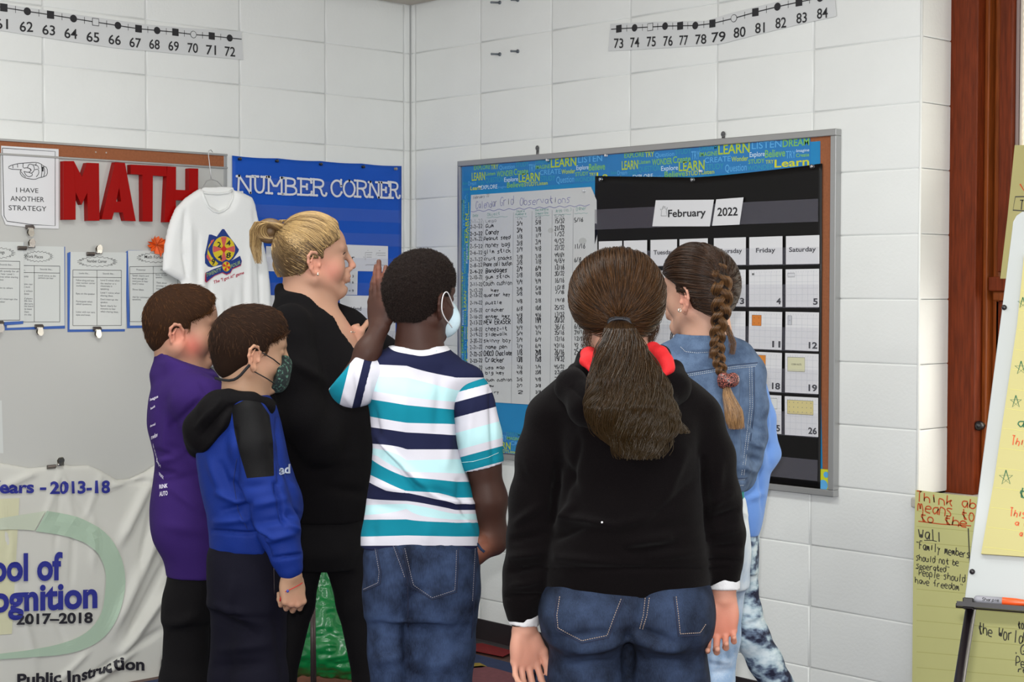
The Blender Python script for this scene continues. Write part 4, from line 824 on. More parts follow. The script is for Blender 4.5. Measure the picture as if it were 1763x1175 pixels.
# ================================================================== PEOPLE: implicit modelling kit
RH = np.array([math.sin(YAW), -math.cos(YAW), 0.0]); FH = np.array([math.cos(YAW), math.sin(YAW), 0.0]); UZ = np.array([0, 0, 1.0])
ORG = np.array([CAM[0], CAM[1], 0.0])
BAS = np.array([RH, FH, UZ])                     # rows: x right, y away, z up of the modelling frame
def toE(p): return (np.asarray(p, float)-ORG) @ BAS.T
def toW(p): return np.asarray(p, float) @ BAS + ORG
def E(px, py, D): return toE(W(px, py, D))
def proj(pe):                                    # modelling frame -> pixels
    d = toW(pe)-CAM; w = d @ _fw
    return CX+F*(d @ R3)/w, CY-F*(d @ U3)/w
class Sdf:
    def __init__(s): s.p = []; s.M = np.eye(3); s.t = np.zeros(3); s.sc = 1.0
    def frame(s, M=None, t=None, sc=1.0): s.M = np.eye(3) if M is None else M; s.t = np.zeros(3) if t is None else np.array(t, float); s.sc = sc; return s
    def T(s, p): return s.M @ (np.array(p, float)*s.sc) + s.t
    def cone(s, a, b, ra, rb=None, k=.01, op=1):
        rb = ra if rb is None else rb
        a, b = s.T(a), s.T(b); ra *= s.sc; rb *= s.sc
        s.p.append(('c', a, b, ra, rb, k*s.sc, op, np.minimum(a-ra, b-rb), np.maximum(a+ra, b+rb))); return s
    def chain(s, pts, rad, k=.01, op=1):
        for i in range(len(pts)-1): s.cone(pts[i], pts[i+1], rad[i], rad[i+1], k, op)
        return s
    def ell(s, c, r, rot=None, k=.01, op=1):
        c = s.T(c); r = np.array(r, float)*s.sc; Q = s.M if rot is None else s.M @ rot
        Q = Q/np.linalg.norm(Q, axis=0); m = r.max()
        s.p.append(('e', c, r, Q, k*s.sc, op, c-m, c+m)); return s
    def loft(s, rows, k=.01, n=2.3, op=1):
        """rows (z, xc, yc, ax, ay) in the modelling frame, bottom to top or reverse"""
        a = np.array(sorted(rows), float); lo = np.array([(a[:, 1]-a[:, 3]).min(), (a[:, 2]-a[:, 4]).min(), a[0, 0]]); hi = np.array([(a[:, 1]+a[:, 3]).max(), (a[:, 2]+a[:, 4]).max(), a[-1, 0]])
        s.p.append(('l', a, n, k, op, lo, hi)); return s
    def ev(s, X, Y, Zz, f, base):
        h = s.h
        for q in s.p:
            lo, hi = q[-2], q[-1]; k = q[-4]; op = q[-3]; m = k+3*h
            i0 = np.maximum(np.floor((lo-m-base)/h).astype(int), 0); i1 = np.minimum(np.ceil((hi+m-base)/h).astype(int)+1, f.shape)
            if (i1 <= i0).any(): continue
            sl = tuple(slice(a, b) for a, b in zip(i0, i1))
            x = X[sl[0]][:, None, None]; y = Y[sl[1]][None, :, None]; z = Zz[sl[2]][None, None, :]
            if q[0] == 'c':
                a, b, ra, rb = q[1:5]; d = b-a; L2 = max(d @ d, 1e-12)
                t = np.clip(((x-a[0])*d[0]+(y-a[1])*d[1]+(z-a[2])*d[2])/L2, 0, 1)
                g = np.sqrt((x-a[0]-t*d[0])**2+(y-a[1]-t*d[1])**2+(z-a[2]-t*d[2])**2)-(ra+(rb-ra)*t)
            elif q[0] == 'e':
                c, r, Q = q[1:4]; ux, uy, uz = x-c[0], y-c[1], z-c[2]
                l = [(ux*Q[0, i]+uy*Q[1, i]+uz*Q[2, i]) for i in range(3)]
                k0 = np.sqrt((l[0]/r[0])**2+(l[1]/r[1])**2+(l[2]/r[2])**2); k1 = np.sqrt((l[0]/r[0]**2)**2+(l[1]/r[1]**2)**2+(l[2]/r[2]**2)**2)
                g = k0*(k0-1)/np.maximum(k1, 1e-6)
            else:
                a, n = q[1], q[2]; zz = Zz[sl[2]]
                zi = np.clip(zz, a[0, 0], a[-1, 0]); xc, yc, ax, ay = (mono(zi, a[:, 0], a[:, i])[None, None, :] for i in (1, 2, 3, 4))
                rr = (np.abs((x-xc)/ax)**n+np.abs((y-yc)/ay)**n)**(1/n); g = (rr-1)*np.minimum(ax, ay)
                g = g/(1+0.25*np.clip(rr-1, 0, None))
                dz = np.maximum(a[0, 0]-z, z-a[-1, 0])
                g = np.maximum(g, dz)
            F0 = f[sl]
            if op == 1:
                if k > 0: hh = np.maximum(k-np.abs(F0-g), 0)/k; f[sl] = np.minimum(F0, g)-hh*hh*k*.25
                else: f[sl] = np.minimum(F0, g)
            else:
                g = -g
                if k > 0: hh = np.maximum(k-np.abs(F0-g), 0)/k; f[sl] = np.maximum(F0, g)+hh*hh*k*.25
                else: f[sl] = np.maximum(F0, g)
    def mesh(s, h, clipz=None, post=None):
        s.h = h; lo = np.min([q[-2] for q in s.p if q[-3] == 1], 0)-3*h-.004; hi = np.max([q[-1] for q in s.p if q[-3] == 1], 0)+3*h+.004
        if clipz: lo[2] = max(lo[2], clipz[0]); hi[2] = min(hi[2], clipz[1])
        n = np.ceil((hi-lo)/h).astype(int)+1
        X, Y, Zz = (np.float32(lo[i])+np.float32(h)*np.arange(n[i], dtype=np.float32) for i in range(3))
        f = np.full(tuple(n), .5, np.float32); s.ev(X, Y, Zz, f, lo)
        if post is not None: f = post(X[:, None, None], Y[None, :, None], Zz[None, None, :], f)
        for a in range(3):                        # close the surface at the grid's border
            ix = [slice(None)]*3; ix[a] = 0; f[tuple(ix)] = np.maximum(f[tuple(ix)], .3*h); ix[a] = -1; f[tuple(ix)] = np.maximum(f[tuple(ix)], .3*h)
        return nets(f, lo, h)
def mono(z, zs, v):                              # smooth interpolation of a profile
    if len(zs) < 3: return np.interp(z, zs, v)
    d = np.gradient(v, zs); i = np.clip(np.searchsorted(zs, z)-1, 0, len(zs)-2); hh = zs[i+1]-zs[i]; t = (z-zs[i])/hh
    sec = np.diff(v)/np.diff(zs)
    for j in range(1, len(zs)-1):
        if sec[j-1]*sec[j] <= 0: d[j] = 0
        else: d[j] = np.sign(sec[j])*min(abs(d[j]), 2.5*abs(sec[j-1]), 2.5*abs(sec[j]))
    return (v[i]*(1+2*t)*(1-t)**2+hh*d[i]*t*(1-t)**2+v[i+1]*t*t*(3-2*t)+hh*d[i+1]*t*t*(t-1)).astype(np.float32)
def nets(f, lo, h):
    I = f < 0; s = I.astype(np.int8)
    c = sum(s[a:s.shape[0]-1+a, b:s.shape[1]-1+b, d:s.shape[2]-1+d] for a in (0, 1) for b in (0, 1) for d in (0, 1))
    act = (c > 0) & (c < 8); idx = np.argwhere(act); N = len(idx); ids = np.full(act.shape, -1, np.int32); ids[act] = np.arange(N)
    acc = np.zeros((N, 3)); cnt = np.zeros(N)
    cor = {(a, b, d): f[idx[:, 0]+a, idx[:, 1]+b, idx[:, 2]+d] for a in (0, 1) for b in (0, 1) for d in (0, 1)}
    for ax in range(3):
        for u in (0, 1):
            for v in (0, 1):
                p = [0, 0, 0]; q = [0, 0, 0]; o = [i for i in range(3) if i != ax]; p[o[0]] = q[o[0]] = u; p[o[1]] = q[o[1]] = v; q[ax] = 1
                A, B = cor[tuple(p)], cor[tuple(q)]; m = (A < 0) != (B < 0)
                t = np.where(m, A/np.where(m, A-B, 1), 0); w = np.array(p, float)[None, :].repeat(N, 0); w[:, ax] = t
                acc[m] += w[m]; cnt[m] += 1
    V = lo+h*(idx+acc/cnt[:, None]); Fs = []
    for ax in range(3):
        o = [(1, 2), (2, 0), (0, 1)][ax]
        a = [slice(None)]*3; b = [slice(None)]*3; a[ax] = slice(0, -1); b[ax] = slice(1, None)
        ch = I[tuple(a)] != I[tuple(b)]; e = np.argwhere(ch)
        ok = np.ones(len(e), bool)
        for q in o: ok &= (e[:, q] > 0) & (e[:, q] < I.shape[q]-1)
        e = e[ok]; fl = I[e[:, 0], e[:, 1], e[:, 2]]
        def g(du, dv):
            r = e.copy(); r[:, o[0]] += du; r[:, o[1]] += dv; return ids[r[:, 0], r[:, 1], r[:, 2]]
        Q = np.stack([g(-1, -1), g(0, -1), g(0, 0), g(-1, 0)], 1); Q[~fl] = Q[~fl][:, ::-1]; Fs.append(Q)
    return V, np.concatenate(Fs)
def normals(V, Q):
    n = np.cross(V[Q[:, 2]]-V[Q[:, 0]], V[Q[:, 3]]-V[Q[:, 1]]); N = np.zeros_like(V)
    for i in range(4): np.add.at(N, Q[:, i], n)
    return N/(np.linalg.norm(N, axis=1)[:, None]+1e-12)
def smoothV(V, Q, it=1, lam=.5):
    for _ in range(it):
        S = np.zeros_like(V); C = np.zeros(len(V))
        for i in range(4): np.add.at(S, Q[:, i], V[Q[:, (i+1) % 4]]); np.add.at(C, Q[:, i], 1)
        V = V+lam*(S/np.maximum(C, 1)[:, None]-V)
    return V
_LT = RNG.random((32, 32, 32)).astype(np.float32)
def noise3(p):
    i = np.floor(p).astype(int); t = p-i; t = t*t*(3-2*t); r = 0
    for a in (0, 1):
        for b in (0, 1):
            for c in (0, 1):
                r = r+_LT[(i[:, 0]+a) & 31, (i[:, 1]+b) & 31, (i[:, 2]+c) & 31]*np.where(a, t[:, 0], 1-t[:, 0])*np.where(b, t[:, 1], 1-t[:, 1])*np.where(c, t[:, 2], 1-t[:, 2])
    return r-.5
FK = 2.5
def folds(V, Q, segs, noise=(0, 1), front=True):
    """cloth relief: ridges (+mm) and creases (-mm) along lines given in the photograph's pixels"""
    V = smoothV(V, Q, 2, .5); N = normals(V, Q); px, py = proj(V); d = np.zeros(len(V)); vd = toW(V)-CAM; vd /= np.linalg.norm(vd, axis=1)[:, None]
    face = np.clip(-(N @ BAS * vd).sum(1)*1.6+.1, 0, 1) if front else 1
    for x0, y0, x1, y1, sg, mm in segs:
        a = np.array([x0, y0]); b = np.array([x1, y1]); e = b-a; L = e @ e+1e-9
        t = np.clip(((px-x0)*e[0]+(py-y0)*e[1])/L, 0, 1); r = np.hypot(px-x0-t*e[0], py-y0-t*e[1])
        d += FK*mm*.001*np.exp(-(r/sg)**2)*(np.sin(np.pi*np.clip(t*.8+.1, 0, 1)))**.7
    d = d*face
    if noise[0]: 
        q = V.copy()*noise[1]; d = d+noise[0]*.001*(noise3(q)+.5*noise3(q*2.1+7))
    return V+N*d[:, None]
def build_mesh(name, V, Q, m, par=None, base=None, attrs=None, colors=None, mi=None):
    """V in the modelling frame -> object in world axes"""
    Wv = toW(V); loc = Wv.mean(0) if base is None else np.array(base, float)
    me = bpy.data.meshes.new(name); me.vertices.add(len(V)); me.vertices.foreach_set('co', (Wv-loc).astype(np.float32).ravel())
    me.loops.add(Q.size); me.loops.foreach_set('vertex_index', Q.astype(np.int32).ravel()); me.polygons.add(len(Q)); me.polygons.foreach_set('loop_start', (np.arange(len(Q))*4).astype(np.int32))
    for q in (m if isinstance(m, (list, tuple)) else [m]): me.materials.append(q)
    if mi is not None: me.polygons.foreach_set('material_index', mi.astype(np.int32))
    me.update(calc_edges=True); me.validate()
    me.polygons.foreach_set('use_smooth', [True]*len(me.polygons))
    for k, a in (attrs or {}).items():
        t = me.attributes.new(k, 'FLOAT', 'POINT'); t.data.foreach_set('value', np.asarray(a, np.float32))
    if colors is not None:
        t = me.attributes.new('tint', 'FLOAT_COLOR', 'POINT'); c = np.ones((len(V), 4), np.float32); c[:, :3] = colors; t.data.foreach_set('color', c.ravel())
    o = bpy.data.objects.new(name, me); COL.objects.link(o); o.location = Vector(loc)
    if par is not None: parent(o, par)
    return o
def join(*vq):
    V = []; Q = []; n = 0
    for v, q in vq: V.append(v); Q.append(q+n); n += len(v)
    return np.concatenate(V), np.concatenate(Q)
def tintmat(name, rough=.5, spec=.4, sss=0.0, bump=0.0, bscale=300, attr='tint', sheen=0, coat=0, var=0.0, vscale=60):
    m = bpy.data.materials.new(name); m.use_nodes = True; nt = m.node_tree; b = nt.nodes['Principled BSDF']
    a = nt.nodes.new('ShaderNodeAttribute'); a.attribute_name = attr
    src = a.outputs['Color']
    if var:
        n = nt.nodes.new('ShaderNodeTexNoise'); n.inputs['Scale'].default_value = vscale; n.inputs['Detail'].default_value = 4; tc = nt.nodes.new('ShaderNodeTexCoord'); nt.links.new(tc.outputs['Object'], n.inputs['Vector'])
        r = nt.nodes.new('ShaderNodeMapRange'); r.inputs[1].default_value = .3; r.inputs[2].default_value = .7; r.inputs[3].default_value = 1-var; r.inputs[4].default_value = 1+var; nt.links.new(n.outputs[0], r.inputs[0])
        mx = nt.nodes.new('ShaderNodeMix'); mx.data_type = 'RGBA'; mx.blend_type = 'MULTIPLY'; mx.inputs[0].default_value = 1; nt.links.new(src, mx.inputs[6]); nt.links.new(r.outputs[0], mx.inputs[7]); src = mx.outputs[2]
    nt.links.new(src, b.inputs['Base Color']); b.inputs['Roughness'].default_value = rough; b.inputs['Specular IOR Level'].default_value = spec; b.inputs['Sheen Weight'].default_value = sheen; b.inputs['Coat Weight'].default_value = coat
    if sss: b.inputs['Subsurface Weight'].default_value = sss; b.inputs['Subsurface Radius'].default_value = (.010, .004, .002); b.inputs['Subsurface Scale'].default_value = 1
    if bump:
        n = nt.nodes.new('ShaderNodeTexNoise'); n.inputs['Scale'].default_value = bscale; n.inputs['Detail'].default_value = 2; tc = nt.nodes.new('ShaderNodeTexCoord'); nt.links.new(tc.outputs['Object'], n.inputs['Vector'])
        bp = nt.nodes.new('ShaderNodeBump'); bp.inputs['Strength'].default_value = bump; bp.inputs['Distance'].default_value = .001; nt.links.new(n.outputs[0], bp.inputs['Height']); nt.links.new(bp.outputs[0], b.inputs['Normal'])
    return m
M_skin = tintmat('skin', .55, .3, .12, .25, 400)
def denim(name, rgb, rgb2, vs=22):
    m = mat(name, rgb, .85, .2); nt = m.node_tree; b = nt.nodes['Principled BSDF']; tc = nt.nodes.new('ShaderNodeTexCoord')
    n = nt.nodes.new('ShaderNodeTexNoise'); n.inputs['Scale'].default_value = vs; n.inputs['Detail'].default_value = 6; nt.links.new(tc.outputs['Object'], n.inputs['Vector'])
    mp = nt.nodes.new('ShaderNodeMapping'); mp.inputs['Scale'].default_value = (900, 900, 60); nt.links.new(tc.outputs['Object'], mp.inputs[0])
    n2 = nt.nodes.new('ShaderNodeTexNoise'); n2.inputs['Scale'].default_value = 1; nt.links.new(mp.outputs[0], n2.inputs['Vector'])
    ad = nt.nodes.new('ShaderNodeMath'); ad.operation = 'MULTIPLY_ADD'; ad.inputs[1].default_value = .32; nt.links.new(n2.outputs[0], ad.inputs[0]); 
    ma = nt.nodes.new('ShaderNodeMath'); ma.operation = 'MULTIPLY'; ma.inputs[1].default_value = .66; nt.links.new(n.outputs[0], ma.inputs[0]); nt.links.new(ma.outputs[0], ad.inputs[2])
    a = nt.nodes.new('ShaderNodeAttribute'); a.attribute_name = 'fade'; a2 = nt.nodes.new('ShaderNodeMath'); a2.operation = 'MULTIPLY_ADD'; a2.inputs[1].default_value = .35; nt.links.new(a.outputs['Fac'], a2.inputs[0]); nt.links.new(ad.outputs[0], a2.inputs[2])
    r = nt.nodes.new('ShaderNodeValToRGB'); r.color_ramp.elements[0].position = .34; r.color_ramp.elements[0].color = s2l(rgb)+(1,); r.color_ramp.elements[1].position = .74; r.color_ramp.elements[1].color = s2l(rgb2)+(1,)
    nt.links.new(a2.outputs[0], r.inputs[0]); nt.links.new(r.outputs[0], b.inputs['Base Color'])
    return m

# ------------------------------------------------------------------ heads and hands
def Rz(a): a = math.radians(a); return np.array([[math.cos(a), -math.sin(a), 0], [math.sin(a), math.cos(a), 0], [0, 0, 1.0]])
def Ry(a): a = math.radians(a); return np.array([[math.cos(a), 0, math.sin(a)], [0, 1, 0], [-math.sin(a), 0, math.cos(a)]])
def Rx(a): a = math.radians(a); return np.array([[1, 0, 0], [0, math.cos(a), -math.sin(a)], [0, math.sin(a), math.cos(a)]])
def headM(yaw, nod=0, tilt=0): return Rz(yaw) @ Ry(nod) @ Rx(tilt)     # nod > 0 looks down
def add_head(s, M, c, sc=1.0, face=1.0, chub=0.0, nose=1.0):
    s.frame(M, c, sc)
    s.ell((-.008, 0, .042), (.096, .074, .082), k=.01); s.ell((-.038, 0, .018), (.066, .064, .066), k=.03)
    s.ell((.030, 0, -.010), (.056, .058+chub*.4, .088), k=.03)
    s.ell((.052, 0, .050), (.040, .056, .048), k=.02)
    for y in (-1, 1):
        s.cone((-.004, y*(.048+chub*.6), -.050), (.066, y*.012, -.094), .022+chub*.8, .017, .025)
        s.ell((.056, y*.034, -.022), (.026+chub*.5, .022+chub, .028+chub), k=.02)
        s.cone((.076, y*.040, .036), (.090, y*.012, .033), .008, .008, .012)
        s.ell((.099, y*.033, .014), (.014, .016, .011), k=.012, op=-1)
        s.ell((.076, y*.032, .013), (.0125, .0145, .0115), k=.003)
        s.ell((.102, y*.0125, -.026), (.0105, .0065, .0065), k=.006)
    s.cone((.088, 0, .032), (.110+.004*nose, 0, -.014), .0085, .0085, .010); s.ell((.1085+.004*nose, 0, -.018), (.0105, .0095, .0085), k=.006)
    s.ell((.092, 0, -.050), (.014, .026, .024), k=.012)
    s.ell((.1000, 0, -.0470), (.0075, .021, .0050), k=.004); s.ell((.0975, 0, -.0575), (.0075, .018, .0055), k=.004)
    s.ell((.107, 0, -.0525), (.007, .022, .0010), k=.003, op=-1)
    s.ell((.079, 0, -.085), (.017, .020, .017), k=.016)
    s.ell((.094, 0, -.071), (.006, .018, .004), k=.01, op=-1)
def add_ears(s, M, c, sc=1.0, out=.079, size=1.0, sides=(-1, 1), dz=-.009):
    s.frame(M, c+M @ (np.array([0, 0, dz])*sc), sc)
    for y in sides:
        def P(a, b, o): return (-.006+a*.018*size-b*.004, y*(out-.010+o), -.002+b*.033*size)
        rim = [P(.75, -.05, 0), P(.85, .55, .005), P(.35, .98, .012), P(-.35, 1.0, .016), P(-.95, .65, .019), P(-1.1, .1, .018), P(-.85, -.45, .014), P(-.4, -.85, .009)]
        s.chain(rim, [.0040, .0042, .0044, .0044, .0043, .0040, .0040, .0055], .004)
        s.ell(P(-.1, .02, .004), (.016*size, .0045, .028*size), rot=Rz(-y*22), k=.005); s.ell(P(-.02, -.9, .004), (.0085*size, .0055, .010*size), k=.005)
        s.ell(P(.12, -.1, .016), (.007*size, .004, .011*size), rot=Rz(-y*22), k=.004, op=-1)
        s.chain([P(-.1, .7, .014), P(-.55, .25, .015), P(-.45, -.3, .012)], [.0024, .003, .0028], .004); s.ell(P(.72, -.18, .004), (.0045, .005, .0065), k=.004)
def add_neck(s, M, c, sc, base, rb=.052, rt=.050):
    s.frame(M, c, sc); a = s.T((-.030, 0, -.01)); b = s.T((-.012, 0, -.06)); s.frame()
    s.cone(a, base, rt*sc, rb, .02); s.cone(b, base, rt*sc*.86, rb, .02)
FING = [((.086, .030, 0), (.042, .025, .020), .0085), ((.091, .010, .002), (.047, .029, .021), .0088), ((.086, -.010, .001), (.043, .027, .021), .0083), ((.077, -.028, -.002), (.033, .021, .018), .0074)]
def add_hand(s, wrist, X, Zd, Yt, sc, curls, spread=(6, 1, -4, -10), thumb=((35, 25), (20, 10)), thumb_dir=None):
    """X towards the fingers, Zd back of the hand, Yt thumb side; curls = four (a, b, c) flexions in degrees"""
    X = np.array(X, float); X /= np.linalg.norm(X); Zd = np.array(Zd, float); Zd -= X*(Zd @ X); Zd /= np.linalg.norm(Zd); Y = np.cross(Zd, X); Y = Y if Y @ np.array(Yt, float) > 0 else -Y
    M = np.stack([X, Y, Zd], 1); s.frame(M, wrist, sc)
    s.ell((.004, 0, 0), (.022, .024, .017), k=.01)
    for (kx, ky, kz), L, r in FING: s.cone((.008, ky*.55, -.001), (kx, ky, kz-.003), .0135, .0108, .016)
    s.ell((.045, .0, -.006), (.040, .034, .013), k=.012); s.ell((.036, .026, -.010), (.026, .014, .013), rot=Rz(25), k=.012); s.ell((.040, -.026, -.009), (.030, .012, .012), k=.012)
    tips = []
    for ((kx, ky, kz), L, r), cu, sp in zip(FING, curls, spread):
        p = np.array([kx, ky, kz-.002]); ang = 0; sa = math.radians(sp)
        for i in range(3):
            ang += math.radians(cu[i]); d = np.array([math.cos(ang)*math.cos(sa), math.cos(ang)*math.sin(sa), -math.sin(ang)]); q = p+d*L[i]
            s.cone(p, q, r*(1-.07*i), r*(1-.07*(i+1)), .0035 if i else .006); p = q
        tips.append(s.T(p))
    p = np.array([.022, .026, -.008]); ang = math.radians(thumb[0][0]); el = math.radians(thumb[0][1])
    for L, r0, r1, (da, de) in ((.040, .013, .0105, (0, 0)), (.031, .0105, .0092, thumb[1]), (.024, .0092, .0072, thumb[1])):
        ang -= math.radians(da); el += math.radians(de)*.5
        d = np.array([math.cos(ang)*math.cos(el), math.sin(ang)*math.cos(el), -math.sin(el)]); q = p+d*L; s.cone(p, q, r0, r1, .007); p = q
    s.frame(); return tips
# ------------------------------------------------------------------ hair strands
def hairmat(name, rgb, rgb2, rough=.35, spec=.5, tip=None):
    m = bpy.data.materials.new(name); m.use_nodes = True; nt = m.node_tree; b = nt.nodes['Principled BSDF']
    hi = nt.nodes.new('ShaderNodeHairInfo'); r = nt.nodes.new('ShaderNodeValToRGB'); r.color_ramp.elements[0].color = s2l(rgb)+(1,); r.color_ramp.elements[1].color = s2l(rgb2)+(1,)
    nt.links.new(hi.outputs['Random'], r.inputs[0]); src = r.outputs[0]
    if tip:
        mx = nt.nodes.new('ShaderNodeMix'); mx.data_type = 'RGBA'; mx.inputs[7].default_value = s2l(tip)+(1,); nt.links.new(src, mx.inputs[6])
        a = nt.nodes.new('ShaderNodeMath'); a.operation = 'POWER'; a.inputs[1].default_value = 1.6; nt.links.new(hi.outputs['Intercept'], a.inputs[0]); nt.links.new(a.outputs[0], mx.inputs[0]); src = mx.outputs[2]
    nt.links.new(src, b.inputs['Base Color']); b.inputs['Roughness'].default_value = rough; b.inputs['Specular IOR Level'].default_value = spec
    return m
def strands(name, S, m, par, r0=.0007, r1=.0003, label=None):
    """S (n, k, 3) in the modelling frame"""
    S = np.asarray(S, float); n, k, _ = S.shape; Wp = toW(S.reshape(-1, 3)); loc = Wp.mean(0)
    hc = bpy.data.hair_curves.new(name); hc.add_curves([k]*n); hc.attributes['position'].data.foreach_set('vector', (Wp-loc).astype(np.float32).ravel())
    ra = hc.attributes.get('radius') or hc.attributes.new('radius', 'FLOAT', 'POINT'); ra.data.foreach_set('value', np.tile(np.linspace(r0, r1, k), n).astype(np.float32))
    hc.materials.append(m); o = bpy.data.objects.new(name, hc); COL.objects.link(o); o.location = Vector(loc); parent(o, par)
    if label: o['label'] = label
    return o
def lift_out(S, cc, bv, m=.0012):
    # keep every strand outside the skull cap
    n, k, _ = S.shape; c = Vector(cc)
    for i in range(n):
        for j in range(1, k-1):
            d = Vector(S[i, j])-c; L = d.length; h = bv.ray_cast(c, d/L)
            if h[0] is not None and h[3]+m > L: S[i, j] = cc+(S[i, j]-cc)*((h[3]+m)/L)
    return S
def bvhE(V, Q): return BVHTree.FromPolygons([tuple(p) for p in V], [tuple(q) for q in Q.tolist()])
def sample(V, Q, n, keep=None):
    c = V[Q].mean(1); a = np.linalg.norm(np.cross(V[Q[:, 2]]-V[Q[:, 0]], V[Q[:, 3]]-V[Q[:, 1]]), axis=1)
    if keep is not None: a = a*keep(c)
    a = a/a.sum(); i = RNG.choice(len(Q), n, p=a); w = RNG.random((n, 2)); N = normals(V, Q)
    q = Q[i]; p = (V[q[:, 0]]*(1-w[:, :1])+V[q[:, 1]]*w[:, :1])*(1-w[:, 1:])+(V[q[:, 3]]*(1-w[:, :1])+V[q[:, 2]]*w[:, :1])*w[:, 1:]
    nn = N[q].mean(1); return p, nn/np.linalg.norm(nn, axis=1)[:, None]
def short_hair(name, V, Q, n, length, flow, m, par, lift=.35, k=4, curl=0, r=.0006, keep=None, jit=.35):
    p, nn = sample(V, Q, n, keep); d = flow(p, nn); d = d-nn*(d*nn).sum(1)[:, None]; d /= np.linalg.norm(d, axis=1)[:, None]+1e-9
    d = d+RNG.normal(0, jit, d.shape); d = d*(1-lift)+nn*lift; d /= np.linalg.norm(d, axis=1)[:, None]
    L = length*RNG.uniform(.6, 1.15, n); S = []
    for j in range(k):
        t = j/(k-1); bend = -nn*(t*t)*.25*(1-lift)
        q = p-nn*.0015+(d*t+bend)*L[:, None]
        if curl: q = q+curl*np.stack([np.sin(t*9+p[:, 1]*900), np.cos(t*9+p[:, 0]*900), np.sin(t*7+p[:, 2]*900)], 1)
        S.append(q)
    return strands(name, np.stack(S, 1), m, par, r, r*.5)
def bundle(path, wid, n, k=24, wave=.0, waves=3, jit=.15, seed=0, flat=1.0, clump=0, start=None, endj=.12):
    """strands following a path: path (m,3), wid (m,) half widths; wave = amplitude of curls"""
    rg = np.random.default_rng(seed); path = np.array(path, float); m = len(path); t = np.linspace(0, 1, m); S = np.zeros((n, k, 3))
    a = rg.uniform(0, 2*np.pi, n); r = np.sqrt(rg.random(n)); 
    if clump: ca = rg.uniform(0, 2*np.pi, clump); cr = np.sqrt(rg.random(clump)); ci = rg.integers(0, clump, n); tw = .75
    ph = rg.uniform(0, 2*np.pi, n if not clump else clump); fr = rg.uniform(.8, 1.25, n if not clump else clump)
    if clump: ph = ph[ci]+rg.normal(0, .25, n); fr = fr[ci]
    te = 1-endj*rg.random(n)
    for j in range(k):
        u = te*(j/(k-1)); P = np.stack([np.interp(u, t, path[:, i]) for i in range(3)], 1); w = np.interp(u, t, wid)
        rx, ry = r*np.cos(a), r*np.sin(a)
        if clump:
            q = np.clip(u*1.5, 0, 1)*tw; rx = rx*(1-q)+cr[ci]*np.cos(ca[ci])*q; ry = ry*(1-q)+cr[ci]*np.sin(ca[ci])*q; rx += (r*np.cos(a))*.22*q; ry += r*np.sin(a)*.22*q
        off = np.stack([rx*w, ry*w*flat, np.zeros(n)], 1)
        wv = wave*np.clip(u*1.6, 0, 1)
        off[:, 0] += wv*np.sin(u*waves*2*np.pi*fr+ph); off[:, 1] += wv*.7*np.cos(u*waves*2*np.pi*fr+ph)
        S[:, j] = P+off
    return S
# ------------------------------------------------------------------ drawing on cloth
def surf(o_list, pts, off=.0008, fill=True):
    """pixel polyline -> points lying on the given meshes' surface (modelling space rays cast once, when building)"""
    out = []; last = None
    for x, y in pts:
        d = ray(x, y); d = d/np.linalg.norm(d); best = None
        for bv in o_list:
            h = bv.ray_cast(Vector(CAM), Vector(d))
            if h[0] is not None and (best is None or h[3] < best[1]): best = (np.array(h[0])+np.array(h[1])*off*(1 if np.dot(h[1], d) < 0 else -1), h[3])
        if best is not None: out.append(best[0]); last = float(np.dot(best[0]-CAM, _fw))
        elif fill and last is not None: out.append(CAM+ray(x, y)*last)
    return out
def bvh(V, Q): return BVHTree.FromPolygons([tuple(p) for p in toW(V)], [tuple(q) for q in Q.tolist()])
def dens(pts, n=4):
    o = []
    for i in range(len(pts)-1):
        for k in range(n): t = k/n; o.append((pts[i][0]*(1-t)+pts[i+1][0]*t, pts[i][1]*(1-t)+pts[i+1][1]*t))
    return o+[pts[-1]]
def seam(par, bv, lines, rad, m, name='stitching', dash=0, off=.0006, n=5):
    mb = MB()
    for q in lines:
        p = surf([bv], dens(q, n), off, False)
        if len(p) < 2: continue
        if dash:
            P = np.array(p); L = np.concatenate([[0], np.cumsum(np.linalg.norm(np.diff(P, axis=0), axis=1))]); s = 0
            while s+dash < L[-1]:
                a = [np.interp(s, L, P[:, i]) for i in range(3)]; b = [np.interp(s+dash*.62, L, P[:, i]) for i in range(3)]; mb.tube([a, b], rad, 4); s += dash
        else: mb.tube(p, rad, 5)
    return mb.build(name, m, par, True) if mb.v else None
def decal(par, bv, A, B, ev, items, m, name='print', off=.0012):
    """flat lettering laid on cloth: items = list of (text, x, y, w, h) in a box whose lower-left pixel is A, right B, up ev"""
    mb = MB()
    A = np.array(A, float); eu = np.array(B, float)-A; ev = np.array(ev, float)
    for t, x, y, w, h in items:
        v, f = glyphs(t, .034 if abs(ev[1]) > 15 else .02, 5 if abs(ev[1]) > 15 else 2); x0, x1 = v[:, 0].min(), v[:, 0].max()
        px = [A+eu*(x+w*(q[0]-x0)/(x1-x0))+ev*(y+h*q[1]/.73) for q in v]; P = surf([bv], px, off)
        if len(P) == len(px): mb.add(P, f)
    return mb.build(name, m, par) if mb.v else None
